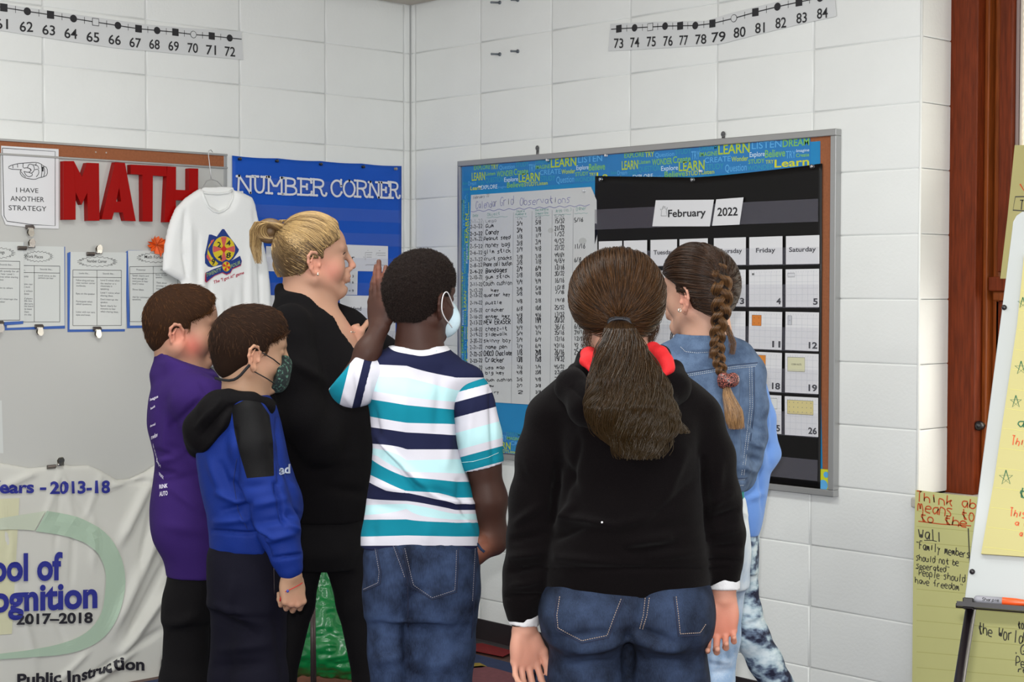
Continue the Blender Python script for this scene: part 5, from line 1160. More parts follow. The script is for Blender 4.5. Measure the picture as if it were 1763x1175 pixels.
# ================================================================== THE PEOPLE
class Per:
    def __init__(s, D): s.D = D; s.m = D/F
    def P(s, px, py, dd=0.0): return E(px, py, s.D+dd)
    def rows(s, R):          # (py, x left, x right, half depth m, depth offset)
        o = []
        for py, xl, xr, ay, dd in R:
            a, b = s.P(xl, py, dd), s.P(xr, py, dd); o.append(((a[2]+b[2])/2, (a[0]+b[0])/2, (a[1]+b[1])/2, (b[0]-a[0])/2, ay))
        return o
    def ch(s, L): return [s.P(*q[:3]) for q in L], [q[3]*s.m for q in L]        # (px, py, dd, radius px)
def skin_tint(V, base, *spots):
    c = np.tile(np.array(s2l(base)), (len(V), 1))
    for p, r, rgb, st in spots:
        w = np.exp(-(np.linalg.norm(V-p, axis=1)/r)**2)*st; c = c*(1-w[:, None])+np.array(s2l(rgb))*w[:, None]
    return c
def person(V, Q, tints, label, foot):
    o = build_mesh('person', V, Q, M_skin, base=toW(foot)*np.array([1, 1, 0]), colors=tints); return tag(o, label, 'person')
def eyes(body, M, c, sc, iris=(70, 90, 110)):
    for y in (-1, 1):
        g = MB(); ctr = c+M @ (np.array([.0765, y*.032, .0125])*sc); g.sphere(toW(ctr), .0118*sc, 14, 10); g.build('eye', mat('eye_white', (225, 220, 214), .2, coat=.6), body, True)
        g = MB(); ctr = c+M @ (np.array([.0805, y*.032, .0125])*sc); g.sphere(toW(ctr), .0086*sc, 12, 8); g.build('iris', mat('iris%d' % iris[0], iris, .2, coat=.6), body, True)
def legs(s, P, L):           # L: list of chains of (px,py,dd,rad px)
    for q in L: s.chain(*P.ch(q), k=.04)
def shoes(par, pts, rgb, nm='shoe'):
    for x, y, ang in pts:
        s = Sdf(); f = np.array([math.cos(ang), math.sin(ang), 0]); a = np.array([x, y, .038])
        s.cone(a-f*.05+np.array([0, 0, 0]), a+f*.10-np.array([0, 0, .008]), .038, .030, .01); s.cone(a-f*.045+np.array([0, 0, .02]), a+np.array([0, 0, .03]), .034, .034, .02)
        s.cone(a-f*.05-np.array([0, 0, .028]), a+f*.12-np.array([0, 0, .028]), .012, .012, .015); s.cone(a+f*.03-np.array([0, 0, .022]), a+f*.11-np.array([0, 0, .024]), .030, .026, .015)
        V, Q = s.mesh(.008); V[:, 2] = np.maximum(V[:, 2], .0015+.008); build_mesh(nm, V, Q, mat('shoe_%d' % rgb[0], rgb, .5), par)
FLZ = .0105
# ---------------------------------------------------------------- 1. boy in the striped shirt (back view)
def boy_striped():
    P = Per(3.80); c = P.P(726, 520, .0); M = headM(50, 4); sc = .86
    foot = P.P(725, 1000, 0); foot[2] = 0
    h = Sdf(); add_head(h, M, c, sc); add_ears(h, M, c, sc, .080); add_neck(h, M, c, sc, P.P(722, 602, .0), .052, .048)
    h.frame(); h.cone(P.P(722, 590, 0), P.P(722, 640, 0), .05, .075, .02)
    hv = h.mesh(.0026)
    ar = Sdf()      # raised left arm and hand
    wr_ = P.P(653, 566, -.02)
    ar.chain([P.P(630, 672, -.02), P.P(612, 654, -.03), P.P(633, 606, -.03), wr_], [.028, .030, .028, .0225], .02)
    add_hand(ar, wr_, (-.05, .10, 1), (-.62, -1, .1), (1, -.2, 0), .84, [(-4, 14, 12), (-4, 6, 6), (-2, 6, 6), (0, 9, 8)], (-4, -1, 3, 6), ((38, 30), (28, 10)))
    av = ar.mesh(.0021)
    br = Sdf()      # right arm, hand in the pocket
    br.chain([P.P(826, 760, 0), P.P(833, 800, -.01), P.P(841, 860, .0), P.P(845, 922, .02)], [.038, .037, .042, .036], .02)
    br.chain([P.P(845, 922, .02), P.P(846, 930, .02), P.P(832, 938, .005), P.P(818, 952, -.005)], [.036, .034, .026, .030], .02)
    br.chain([P.P(826, 932, -.02), P.P(812, 956, -.015)], [.014, .014], .01); br.chain([P.P(832, 948, -.02), P.P(818, 966, -.015)], [.013, .013], .01)
    bv = br.mesh(.0026)
    body = Sdf(); body.loft(P.rows([(1010, 660, 800, .07, 0), (940, 655, 805, .075, 0), (850, 662, 795, .07, 0), (740, 660, 775, .07, 0), (660, 655, 785, .05, 0), (635, 680, 765, .03, 0)]), k=.03)
    for x in (686, 766): body.chain([P.P(x, 1010, 0), P.P(x, 1250, .0), P.P(x, 1500, .02)], [.055, .04, .03], .02)
    ov = body.mesh(.014, clipz=(.05, 3))
    V, Q = join(hv, av, bv, ov); V[:, 2] = np.maximum(V[:, 2], .03)
    tn = skin_tint(V, (62, 37, 28), (P.P(652, 470, -.02), .03, (150, 96, 78), .6), (P.P(826, 940, -.03), .03, (150, 92, 70), .7), (P.P(668, 516, -.03), .018, (140, 92, 76), .5), (c, .10, (74, 44, 36), .6))
    body_o = person(V, Q, tn, 'boy in a white, navy and teal striped shirt raising his left hand, seen from behind', foot)
    # hair: dense short curls
    hs = Sdf(); hs.frame(M, c, sc); hs.ell((-.012, 0, .050), (.100, .0855, .090), k=.01); hs.ell((-.040, 0, .016), (.074, .077, .078), k=.04); hs.ell((-.062, 0, -.030), (.030, .050, .030), k=.03); hs.ell((.02, 0, .075), (.068, .070, .062), k=.03)
    hs.frame()
    fwd = M[:, 0]; ea = c+M @ (np.array([.012, 0, -.005])*sc)
    def post(x, y, z, f):
        lx = (x-c[0])*M[0, 0]+(y-c[1])*M[1, 0]+(z-c[2])*M[2, 0]; lz = (x-c[0])*M[0, 2]+(y-c[1])*M[1, 2]+(z-c[2])*M[2, 2]; ly = np.abs((x-c[0])*M[0, 1]+(y-c[1])*M[1, 1]+(z-c[2])*M[2, 1])
        lx, ly, lz = lx/sc, ly/sc, lz/sc
        g = np.where(lz > .045, lx-.085, np.where(lz > .018, lx-.035, lx+.012-np.clip(lz, -.1, 0)*.0))   # hairline round the face and ears
        g = np.maximum(g, -(lz+.058)); return np.maximum(f, g*sc)
    V2, Q2 = hs.mesh(.0026, post=post); N2 = normals(V2, Q2); V2 = V2+N2*(.0035*(noise3(V2*150)+.6*noise3(V2*330)))[:, None]
    mh = mat('black_curly_hair', (26, 18, 16), .9, .15, bump=.8, bscale=700)
    ho = build_mesh('hair', V2, Q2, mh, body_o); ho['label'] = 'short dense black curls'
    short_hair('hair_strands', V2, Q2, 15000, .0062, lambda p, n: RNG.normal(0, 1, p.shape), hairmat('black_curl', (20, 13, 11), (46, 34, 28), .6, .25), ho, lift=.55, k=5, curl=.0009, r=.00042, jit=.2)
    # face mask: pale blue pleated, white ear loop
    ms = Sdf(); ms.frame(M, c, sc); ms.ell((.088, 0, -.045), (.034, .060, .052), k=.01); ms.ell((.108, 0, -.03), (.018, .030, .040), k=.02); ms.frame()
    def mp(x, y, z, f):
        lx = ((x-c[0])*M[0, 0]+(y-c[1])*M[1, 0]+(z-c[2])*M[2, 0])/sc; return np.maximum(f, (.056-lx)*sc)
    V3, Q3 = ms.mesh(.003, post=mp); mo = build_mesh('face_mask', V3, Q3, mat('pale_blue_mask', (198, 222, 232), .7, bump=.3, bscale=120), body_o); mo['label'] = 'pale blue face mask'
    g = MB(); L = lambda p: toW(c+M @ (np.array(p)*sc))
    for sd in (-1, 1):
        pts = [(.064, sd*.062, -.012), (.03, sd*.079, .012), (.004, sd*.089, .030), (-.016, sd*.094, .022), (-.021, sd*.094, .0), (-.017, sd*.091, -.024), (.004, sd*.085, -.044), (.035, sd*.076, -.058), (.060, sd*.062, -.066)]
        g.tube([L(p) for p in smooth_line(smooth_line(pts))], .0014, 6)
    g.build('ear_loop', mat('white_elastic', (228, 228, 230), .7), mo, True)
    # shirt
    sh = Sdf()
    sh.loft(P.rows([(941, 622, 826, .098, 0), (925, 622, 826, .10, 0), (890, 628, 822, .10, 0), (850, 633, 815, .10, 0), (800, 640, 800, .098, 0), (760, 641, 788, .096, 0), (720, 638, 786, .094, 0), (690, 632, 790, .09, 0), (662, 622, 805, .082, 0), (644, 616, 820, .07, 0), (630, 624, 806, .058, 0), (618, 640, 780, .05, 0)]), k=.02, n=2.5)
    sh.chain([P.P(655, 632, 0), P.P(700, 626, 0), P.P(748, 632, 0), P.P(806, 658, 0)], [.038, .040, .038, .034], .03)
    sh.cone(P.P(722, 622, .004), P.P(722, 600, .004), .078, .062, .03)
    nq = P.P(722, 598, .004)
    def cut(x, y, z, f):      # neck opening, following the slope of the collar
        d = np.sqrt((x-nq[0])**2+(y-nq[1])**2)-.055; top = z-(nq[2]+.004+.25*(y-nq[1])*0)
        return np.maximum(np.maximum(f, np.minimum(-d, .03)*1.0 if False else np.where(z > nq[2]-.022, -d, -1)), top)
    V4, Q4 = sh.mesh(.0045, post=cut)
    FO = [(640, 745, 700, 812, 6, 6), (700, 812, 760, 862, 7, 6), (760, 862, 815, 868, 6, 5), (655, 770, 720, 842, 6, -5), (720, 838, 800, 858, 6, -4), (650, 835, 700, 850, 9, 3), (690, 880, 640, 868, 10, -3), (760, 640, 752, 740, 9, -3), (775, 720, 770, 800, 8, 3), (790, 830, 800, 900, 7, -4), (640, 700, 652, 780, 8, -4), (700, 650, 690, 760, 14, 2), (790, 880, 815, 920, 6, 4), (645, 905, 640, 935, 8, -2), (740, 900, 735, 938, 12, 2)]
    V4 = folds(V4, Q4, FO, (3.0, 16))
    px, py = proj(V4)
    TL = ([598, 627, 648, 672, 687, 716, 735, 764, 786, 815, 829, 859, 895, 924, 945], [0, 30, 51, 83, 98, 129, 146, 176, 244, 275, 292, 322, 390, 421, 443])
    TM = ([604, 630, 650, 683, 698, 728, 745, 774, 793, 822, 846, 849, 860, 876, 895, 922, 945], [4, 30, 51, 83, 98, 129, 146, 176, 197, 244, 275, 292, 310, 375, 390, 421, 443])
    TR = ([632, 650, 672, 692, 706, 730, 750, 774, 791, 815, 830, 857, 869, 878, 900, 922, 945], [2, 30, 51, 83, 98, 129, 146, 176, 197, 229, 244, 275, 292, 320, 390, 419, 443])
    sL, sM, sR = (np.interp(py, *t) for t in (TL, TM, TR))
    wl_ = np.clip((px-632)/(700-632), 0, 1); wr2 = np.clip((px-700)/(785-700), 0, 1); st = np.where(px < 700, sL*(1-wl_)+sM*wl_, sM*(1-wr2)+sR*wr2)
    # neckband: distance from the collar rim
    q = nq; dn = np.sqrt((V4[:, 0]-q[0])**2+(V4[:, 1]-q[1])**2); nb = np.where((V4[:, 2] > P.P(724, 619, 0)[2]), dn, 1.0)
    m = bpy.data.materials.new('striped_jersey'); m.use_nodes = True; nt = m.node_tree; b = nt.nodes['Principled BSDF']; b.inputs['Roughness'].default_value = .9; b.inputs['Specular IOR Level'].default_value = .2
    a = nt.nodes.new('ShaderNodeAttribute'); a.attribute_name = 'stripe'; mo_ = nt.nodes.new('ShaderNodeMath'); mo_.operation = 'WRAP'; mo_.inputs[1].default_value = 0; mo_.inputs[2].default_value = 146; nt.links.new(a.outputs['Fac'], mo_.inputs[0])
    dv = nt.nodes.new('ShaderNodeMath'); dv.operation = 'DIVIDE'; dv.inputs[1].default_value = 146; nt.links.new(mo_.outputs[0], dv.inputs[0])
    r = nt.nodes.new('ShaderNodeValToRGB'); r.color_ramp.interpolation = 'CONSTANT'; cs = [(0, (26, 30, 60)), (30, (204, 203, 212)), (51, (182, 220, 224)), (83, (204, 203, 212)), (98, (10, 122, 142)), (129, (204, 203, 212))]
    el = r.color_ramp.elements; el[0].position = 0; el[0].color = s2l(cs[0][1])+(1,); el[1].position = cs[1][0]/146; el[1].color = s2l(cs[1][1])+(1,)
    for k_, c_ in cs[2:]: e_ = el.new(k_/146); e_.color = s2l(c_)+(1,)
    nt.links.new(dv.outputs[0], r.inputs[0])
    a2 = nt.nodes.new('ShaderNodeAttribute'); a2.attribute_name = 'band'; gt = nt.nodes.new('ShaderNodeMath'); gt.operation = 'LESS_THAN'; gt.inputs[1].default_value = .0735; nt.links.new(a2.outputs['Fac'], gt.inputs[0])
    mx = nt.nodes.new('ShaderNodeMix'); mx.data_type = 'RGBA'; mx.inputs[7].default_value = s2l((222, 222, 228))+(1,); nt.links.new(gt.outputs[0], mx.inputs[0]); nt.links.new(r.outputs[0], mx.inputs[6]); nt.links.new(mx.outputs[2], b.inputs['Base Color'])
    n = nt.nodes.new('ShaderNodeTexNoise'); n.inputs['Scale'].default_value = 500; bp = nt.nodes.new('ShaderNodeBump'); bp.inputs['Strength'].default_value = .2; bp.inputs['Distance'].default_value = .001; tcn = nt.nodes.new('ShaderNodeTexCoord'); nt.links.new(tcn.outputs['Object'], n.inputs['Vector']); nt.links.new(n.outputs[0], bp.inputs['Height']); nt.links.new(bp.outputs[0], b.inputs['Normal'])
    shirt = build_mesh('shirt', V4, Q4, m, body_o, attrs={'stripe': st, 'band': nb}); shirt['label'] = 'white t-shirt with navy, teal and pale aqua stripes'
    # right sleeve
    s2 = Sdf(); s2.chain([P.P(802, 678, 0), P.P(815, 704, -.01), P.P(824, 750, -.01), P.P(829, 792, -.01)], [.043, .046, .049, .053], .03)
    s2.chain([P.P(790, 668, 0), P.P(812, 676, 0)], [.036, .040], .03)
    def cs2(x, y, z, f):
        a_ = P.P(829, 806, -.01); d_ = np.array([.28*1.0, 0, 1.0]); d_ /= np.linalg.norm(d_)
        g = (a_[0]-x)*(-d_[0])+(a_[2]-z)*d_[2]; g = -((x-a_[0])*(-.25)+(z-a_[2])*.968)
        core = np.sqrt((x-a_[0])**2+(y-a_[1])**2)-.043
        f = np.maximum(f, g); return np.maximum(f, np.minimum(-core, -(z-a_[2]-.02)))
    V5, Q5 = s2.mesh(.0033, post=cs2); V5 = folds(V5, Q5, [(845, 660, 850, 800, 5, -3), (812, 690, 806, 790, 8, 2)], (2, 18)); px, py = proj(V5); t = py+.27*(px-825)
    ss = np.interp(t, [640, 653, 665, 682, 708, 735, 765, 779, 805, 822], [80, 98, 129, 146, 176, 197, 229, 244, 275, 284])
    o5 = build_mesh('sleeve', V5, Q5, m, shirt, attrs={'stripe': ss, 'band': np.ones(len(V5))})
    seam(shirt, bvh(V5, Q5), [[(792, 797), (815, 795), (840, 788), (858, 780)]], .0006, mat('white_thread', (190, 214, 216), .7), 'sleeve_stitching')
    # left sleeve, lifted
    s3 = Sdf(); s3.chain([P.P(652, 640, 0), P.P(628, 652, -.02), P.P(606, 662, -.035), P.P(604, 655, -.045)], [.046, .047, .048, .050], .03)
    def cs3(x, y, z, f):
        a_ = P.P(598, 632, -.04); n_ = np.array([-.76, -.05, .64]); g = (x-a_[0])*n_[0]+(y-a_[1])*n_[1]+(z-a_[2])*n_[2]
        core = np.sqrt((x-a_[0]-.012)**2+(y-a_[1])**2)-.040
        return np.maximum(f, g)
    V6, Q6 = s3.mesh(.004, post=cs3); V6 = folds(V6, Q6, [(612, 640, 620, 700, 5, -3), (635, 660, 632, 700, 6, 3), (595, 680, 612, 704, 6, 3)], (2, 18)); px, py = proj(V6); t = px+.25*(py-660)
    ss = np.interp(t, [570, 592, 596, 612, 620, 630, 650], [98, 127, 132, 140, 150, 176, 190])
    build_mesh('sleeve', V6, Q6, m, shirt, attrs={'stripe': ss, 'band': np.ones(len(V6))})
    g = MB(); g.tube([toW(p) for p in [P.P(688, 605, -.046)]+[P.P(x, y, -.056) for x, y in ((697, 612), (712, 615.5), (728, 616), (742, 612.5))]+[P.P(752, 604, -.05)]], .0009, 5); g.build('collar_stitching', mat('white_thread', (190, 214, 216), .7), shirt, True)
    # jeans
    jn = Sdf(); jn.loft(P.rows([(1060, 630, 815, .10, 0), (1000, 628, 826, .108, 0), (960, 626, 828, .108, 0), (925, 632, 820, .10, 0)]), k=.02, n=2.5)
    jn.chain(*P.ch([(684, 1020, 0, 56), (686, 1120, 0, 52), (688, 1250, 0, 46), (690, 1400, .01, 40), (690, 1512, .02, 38)]), k=.02); jn.chain(*P.ch([(768, 1020, 0, 58), (762, 1120, 0, 54), (764, 1250, 0, 46), (766, 1400, .01, 40), (766, 1512, .02, 38)]), k=.02)
    V7, Q7 = jn.mesh(.0065, clipz=(.03, 3)); V7 = folds(V7, Q7, [(700, 1020, 702, 1175, 9, -7), (735, 1010, 700, 1040, 8, -3), (770, 1075, 790, 1050, 9, 3), (640, 1080, 690, 1060, 9, -2), (780, 1120, 800, 1090, 9, -3), (650, 1140, 690, 1130, 9, 3), (740, 1150, 790, 1135, 9, 2), (712, 960, 705, 1010, 6, -2)], (4, 14))
    px, py = proj(V7); fade = .45*np.exp(-((px-760)/40)**2-((py-1110)/60)**2)+.35*np.exp(-((px-665)/22)**2-((py-1080)/80)**2)+.25*np.exp(-((px-770)/35)**2-((py-980)/35)**2)-.35*np.exp(-((px-705)/14)**2)
    jm = denim('blue_denim', (14, 21, 38), (58, 75, 108)); jeans = build_mesh('jeans', V7, Q7, jm, body_o, attrs={'fade': fade})
    b7 = bvh(V7, Q7); th = mat('denim_stitch', (128, 124, 132), .8); dk = mat('dark_seam', (26, 32, 56), .9)
    seam(jeans, b7, [[(646, 945), (653, 985), (651, 1004), (625, 1016)], [(697, 945), (706, 985), (712, 1008), (744, 1030), (783, 1017), (785, 980), (786, 945)], [(818, 945), (815, 1000), (813, 1040)], [(677, 940), (690, 975), (698, 998)]], .0009, th, dash=.005)
    seam(jeans, b7, [[(649, 945), (656, 985), (655, 1006), (626, 1019)], [(694, 945), (703, 987), (709, 1011), (744, 1033), (786, 1020), (788, 980), (789, 945)], [(681, 940), (694, 975), (702, 1000), (703, 1080)], [(821, 945), (818, 1000), (812, 1100)]], .0012, dk, 'pocket_edge')
    g = MB(); g.tube([toW(P.P(x, y, -.035)) for x, y in ((821, 936), (828, 946), (834, 951))], .0035, 6); g.build('pocket_opening', jm, jeans, True)
    shoes(body_o, [(P.P(690, 1000, .02)[0]+0, P.P(690, 1000, .02)[1], 1.4), (P.P(766, 1000, .02)[0], P.P(766, 1000, .02)[1], 1.2)], (40, 40, 46))
boy_striped()
# ---------------------------------------------------------------- 2. girl in the black hoodie (back view, ponytail)
def girl_hoodie():
    P = Per(3.20); c = P.P(1062, 534, .02); M = headM(93, 3); sc = .83; foot = P.P(1075, 1000, 0); foot[2] = 0
    h = Sdf(); add_head(h, M, c, sc); add_ears(h, M, c, sc, .079); add_neck(h, M, c, sc, P.P(1066, 625, .02), .060, .050); h.frame(); h.cone(P.P(1066, 610, .02), P.P(1066, 660, .02), .06, .09, .02); hv = h.mesh(.0026)
    hl = Sdf(); wr_ = P.P(903, 1083, .0); hl.cone(P.P(905, 1030, .0), wr_, .026, .0225, .01)
    add_hand(hl, wr_, (.0, .05, -1), (-.42, 1, 0), (1, .42, 0), .82, [(24, 26, 18), (26, 30, 20), (26, 34, 22), (26, 36, 24)], (9, 3, -2, -7), ((28, 5), (14, 6)))
    hr = Sdf(); wr2 = P.P(1246, 1030, .0); hr.cone(P.P(1248, 985, .0), wr2, .027, .0235, .01)
    add_hand(hr, wr2, (-.06, .02, -1), (.1, 1, 0), (-1, .1, 0), .80, [(38, 42, 26), (44, 50, 30), (46, 54, 32), (46, 54, 34)], (5, 1, -3, -7), ((24, 24), (16, 8)))
    body = Sdf(); body.loft(P.rows([(1060, 970, 1185, .085, 0), (900, 985, 1180, .09, 0), (760, 990, 1170, .09, 0), (690, 1000, 1150, .06, 0), (665, 1020, 1120, .04, 0)]), k=.03)
    for x in (1012, 1148): body.chain([P.P(x, 1060, 0), P.P(x, 1300, 0), P.P(x, 1680, .02)], [.06, .045, .032], .02)
    V, Q = join(hv, hl.mesh(.0019), hr.mesh(.0019), body.mesh(.015, clipz=(.05, 3))); V[:, 2] = np.maximum(V[:, 2], .03)
    tn = skin_tint(V, (180, 136, 116), (P.P(905, 1125, 0), .05, (214, 146, 124), .6), (P.P(1243, 1075, 0), .06, (206, 124, 102), .7), (P.P(1004, 545, -.02), .02, (222, 140, 126), .6))
    bo = person(V, Q, tn, 'girl in a black hoodie and blue jeans with a long wavy brown ponytail', foot)
    # hair cap drawn back to the tie
    hs = Sdf(); hs.frame(M, c, sc); hs.ell((-.010, 0, .048), (.102, .088, .090), k=.01); hs.ell((-.044, 0, .012), (.070, .078, .076), k=.04); hs.frame()
    def post(x, y, z, f):
        l = [((x-c[0])*M[0, i]+(y-c[1])*M[1, i]+(z-c[2])*M[2, i])/sc for i in range(3)]
        g = np.where(l[2] > .05, l[0]-.075, np.where(l[2] > .004, l[0]-.022-(l[2]-.004)*1.1, l[0]+.022-(l[2])*.4))
        g = np.maximum(g, -(l[2]+.046-.25*(l[0]+.05))); return np.maximum(f, g*sc)
    V2, Q2 = hs.mesh(.0028, post=post)
    tie = c+M @ (np.array([-.112, .000, -.022])*sc); tie = P.P(1066, 553, -.085)
    hm = hairmat('brown_hair', (30, 18, 9), (74, 48, 25), .36, .18)
    hb = mat('brown_hair_base', (58, 36, 24), .45, bump=.5, bscale=200, stretch=(1, 1, .2))
    ho = build_mesh('hair', V2, Q2, hb, bo); ho['label'] = 'long light brown hair drawn back into a low ponytail'
    keep = lambda q: (((q-c) @ M[:, 0]) < .075*sc)*1.0
    p, nn = sample(V2, Q2, 7500, keep); k = 14; S = np.zeros((7500, k, 3))
    # follow the skull towards the tie
    cur = p.copy(); cc = c+M @ (np.array([-.02, 0, .03])*sc)
    rad0 = np.linalg.norm(p-cc, axis=1)
    jit = RNG.normal(0, .0035, p.shape)
    for j in range(k):
        t = j/(k-1); d0 = (p-cc)/rad0[:, None]; rt = np.linalg.norm(tie-cc); d1 = (tie+jit*1.2-cc)/rt
        w = t; d = d0*(1-w)+d1*w; ln = np.linalg.norm(d, axis=1); d /= ln[:, None]
        S[:, j] = cc+d*((rad0*(1-t**1.2)+rt*t**1.2)+.003*np.sin(np.pi*t)+RNG.uniform(0, .0004))[:, None]
    S = lift_out(S, cc, BVHTree.FromPolygons([tuple(q) for q in V2], [tuple(q) for q in Q2.tolist()]), .0018); strands('swept_hair', S, hm, ho, .0006, .0005)
    # flyaways
    fl = bundle([P.P(1012, 560, -.02), P.P(1010, 590, -.02), P.P(1020, 620, -.03)], [.006, .009, .012], 60, 12, .004, 1.2, seed=4); fl2 = bundle([P.P(1130, 545, -.01), P.P(1128, 570, .0), P.P(1118, 592, .0)], [.008, .008, .006], 90, 12, .003, 1.0, seed=5)
    fl3 = bundle([P.P(1055, 428, .0), P.P(1058, 415, .0), P.P(1070, 412, .0)], [.05, .06, .06], 40, 8, .003, 1, seed=6)
    strands('loose_hair', fl, hm, ho, .0003, .0002); strands('loose_hair', fl2, hm, ho, .0003, .0002)
    g = MB(); 
    for j in range(3): g.tube([toW(tie+np.array([math.cos(a)*.0205, -.006+j*.004-.0, math.sin(a)*.0085+j*.003-.004])) for a in np.linspace(0, 2*np.pi, 20)[:-1]], .0032, 7, closed=True)
    g.build('hair_tie', mat('black_elastic', (26, 26, 32), .6), ho, True)
    pt = bo and [P.P(1066, 553, -.088), P.P(1068, 566, -.115), P.P(1072, 600, -.138), P.P(1078, 650, -.160), P.P(1086, 700, -.168), P.P(1096, 750, -.165), P.P(1103, 792, -.16)]
    A = bundle(pt, [.016, .028, .045, .062, .072, .066, .040], 5200, 34, .0120, 2.7, seed=1, flat=.5, clump=64, endj=.30)
    B = bundle([pt[0], pt[1], P.P(1058, 600, -.135), P.P(1042, 660, -.16), P.P(1034, 700, -.165), P.P(1040, 735, -.16)], [.012, .02, .026, .028, .026, .016], 1500, 30, .013, 2.4, seed=2, flat=.6, clump=22, endj=.2)
    C_ = bundle([pt[0], pt[1], P.P(1086, 600, -.135), P.P(1118, 660, -.16), P.P(1142, 710, -.165), P.P(1166, 748, -.155)], [.012, .02, .028, .030, .024, .016], 1600, 30, .013, 2.6, seed=3, flat=.6, clump=24, endj=.2)
    hp = hairmat('brown_ponytail', (22, 13, 7), (60, 40, 21), .30, .28, tip=(48, 36, 18))
    for S_ in (A, B, C_): pass
    pony = strands('ponytail', A, hp, ho, .0008, .0004); strands('ponytail_lock', B, hp, pony if False else ho, .0008, .0004); strands('ponytail_lock', C_, hp, ho, .0008, .0004)
    # hoodie
    s = Sdf()
    s.loft(P.rows([(1012, 937, 1217, .125, 0), (998, 934, 1220, .13, 0), (975, 936, 1220, .136, 0), (950, 934, 1222, .140, 0), (900, 948, 1215, .142, 0), (840, 955, 1208, .138, 0), (780, 955, 1205, .135, 0), (730, 950, 1208, .13, 0), (700, 940, 1206, .115, 0), (680, 950, 1196, .095, 0), (662, 972, 1178, .075, 0), (648, 1000, 1152, .065, 0)]), k=.03, n=2.4)
    s.chain([P.P(952, 722, 0), P.P(1000, 690, 0), P.P(1066, 676, 0), P.P(1140, 684, 0), P.P(1198, 722, 0)], [.050, .054, .058, .055, .050], .04)
    s.chain(*P.ch([(952, 728, 0, 46), (937, 785, 0, 47), (925, 860, .0, 44), (916, 930, 0, 41), (908, 990, 0, 38), (901, 1030, 0, 35)]), k=.025)
    s.chain(*P.ch([(901, 1022, 0, 33), (900, 1056, 0, 28)]), k=.012)
    s.chain(*P.ch([(1200, 726, 0, 42), (1217, 790, 0, 45), (1230, 860, 0, 44), (1238, 920, 0, 41), (1244, 965, 0, 36)]), k=.025)
    s.chain(*P.ch([(1246, 960, 0, 33), (1248, 992, 0, 28)]), k=.012)
    # hood lying on the shoulders
    s.chain([P.P(1000, 640, -.035), P.P(1012, 618, .02), P.P(1040, 612, .07)], [.018, .018, .018], .02); s.chain([P.P(1152, 640, -.035), P.P(1138, 612, .02), P.P(1100, 608, .07)], [.018, .018, .018], .02)
    s.ell(P.P(1075, 640, 0), (.055, .07, .03), k=.02, op=-1)
    V4, Q4 = s.mesh(.0048)
    FO = [(900, 980, 1250, 980, 3.5, -3), (975, 890, 1060, 905, 7, 5), (960, 925, 1010, 905, 7, -5), (985, 870, 960, 905, 8, 5), (1060, 905, 1120, 890, 8, 4), (1080, 935, 1150, 925, 8, 5), (1080, 950, 1160, 940, 6, -4), (960, 960, 1060, 968, 7, 4), (1120, 960, 1210, 950, 8, 4), (965, 790, 990, 840, 9, -4), (1000, 760, 970, 860, 7, -3), (960, 800, 950, 900, 5, -8), (1211, 790, 1222, 930, 5, -8), (890, 900, 930, 870, 7, 4), (885, 930, 940, 920, 7, -5), (880, 960, 935, 950, 7, 5), (880, 985, 930, 975, 6, -5), (885, 1008, 925, 1000, 6, 5), (872, 1026, 930, 1024, 3, -4), (1222, 870, 1262, 850, 7, 4), (1225, 895, 1270, 880, 7, -5), (1225, 920, 1272, 910, 7, 4), (1228, 945, 1272, 940, 6, -4), (1222, 965, 1276, 965, 3, -4), (1180, 780, 1150, 850, 9, 3), (1196, 830, 1120, 900, 8, -3), (905, 780, 930, 850, 9, 3), (1240, 800, 1232, 870, 8, 3), (1120, 915, 1200, 900, 9, -3), (1000, 700, 1010, 760, 10, 3)]
    V4 = folds(V4, Q4, FO, (5, 15))
    mh = mat('black_fleece', (8, 5, 6), .95, .08, bump=.5, bscale=600, sheen=.03); hd = build_mesh('hoodie', V4, Q4, mh, bo); hd['label'] = 'plain black hooded sweatshirt'
    s = Sdf(); s.chain([P.P(992, 640, -.02), P.P(984, 664, -.07), P.P(1012, 700, -.105), P.P(1066, 722, -.115), P.P(1122, 702, -.105), P.P(1160, 668, -.07), P.P(1162, 636, -.02)], [.018, .027, .034, .036, .034, .027, .018], .03)
    V8, Q8 = s.mesh(.0045); V8 = folds(V8, Q8, [(985, 668, 1040, 716, 4, -3), (1000, 660, 1050, 705, 5, 3), (1150, 660, 1100, 712, 4, -3), (1162, 690, 1120, 726, 5, 3)], (4, 22)); hb2 = build_mesh('hood', V8, Q8, mh, hd)
    s = Sdf(); s.chain([P.P(1034, 628, -.07), P.P(1018, 616, -.055), P.P(1014, 608, -.03), P.P(1030, 604, .01)], [.008, .009, .010, .010], .012); s.chain([P.P(1110, 606, -.02), P.P(1124, 602, -.04), P.P(1137, 610, -.06), P.P(1146, 622, -.078), P.P(1150, 634, -.085), P.P(1143, 644, -.095)], [.010, .013, .014, .013, .011, .006], .012); s.chain([P.P(1020, 640, -.075), P.P(1006, 622, -.06), P.P(1006, 610, -.03)], [.006, .008, .008], .01)
    V5, Q5 = s.mesh(.004); l = build_mesh('hood_lining', V5, Q5, mat('red_lining', (206, 26, 32), .8, bump=.3, bscale=300), bo); l['label'] = 'bright red hood lining'
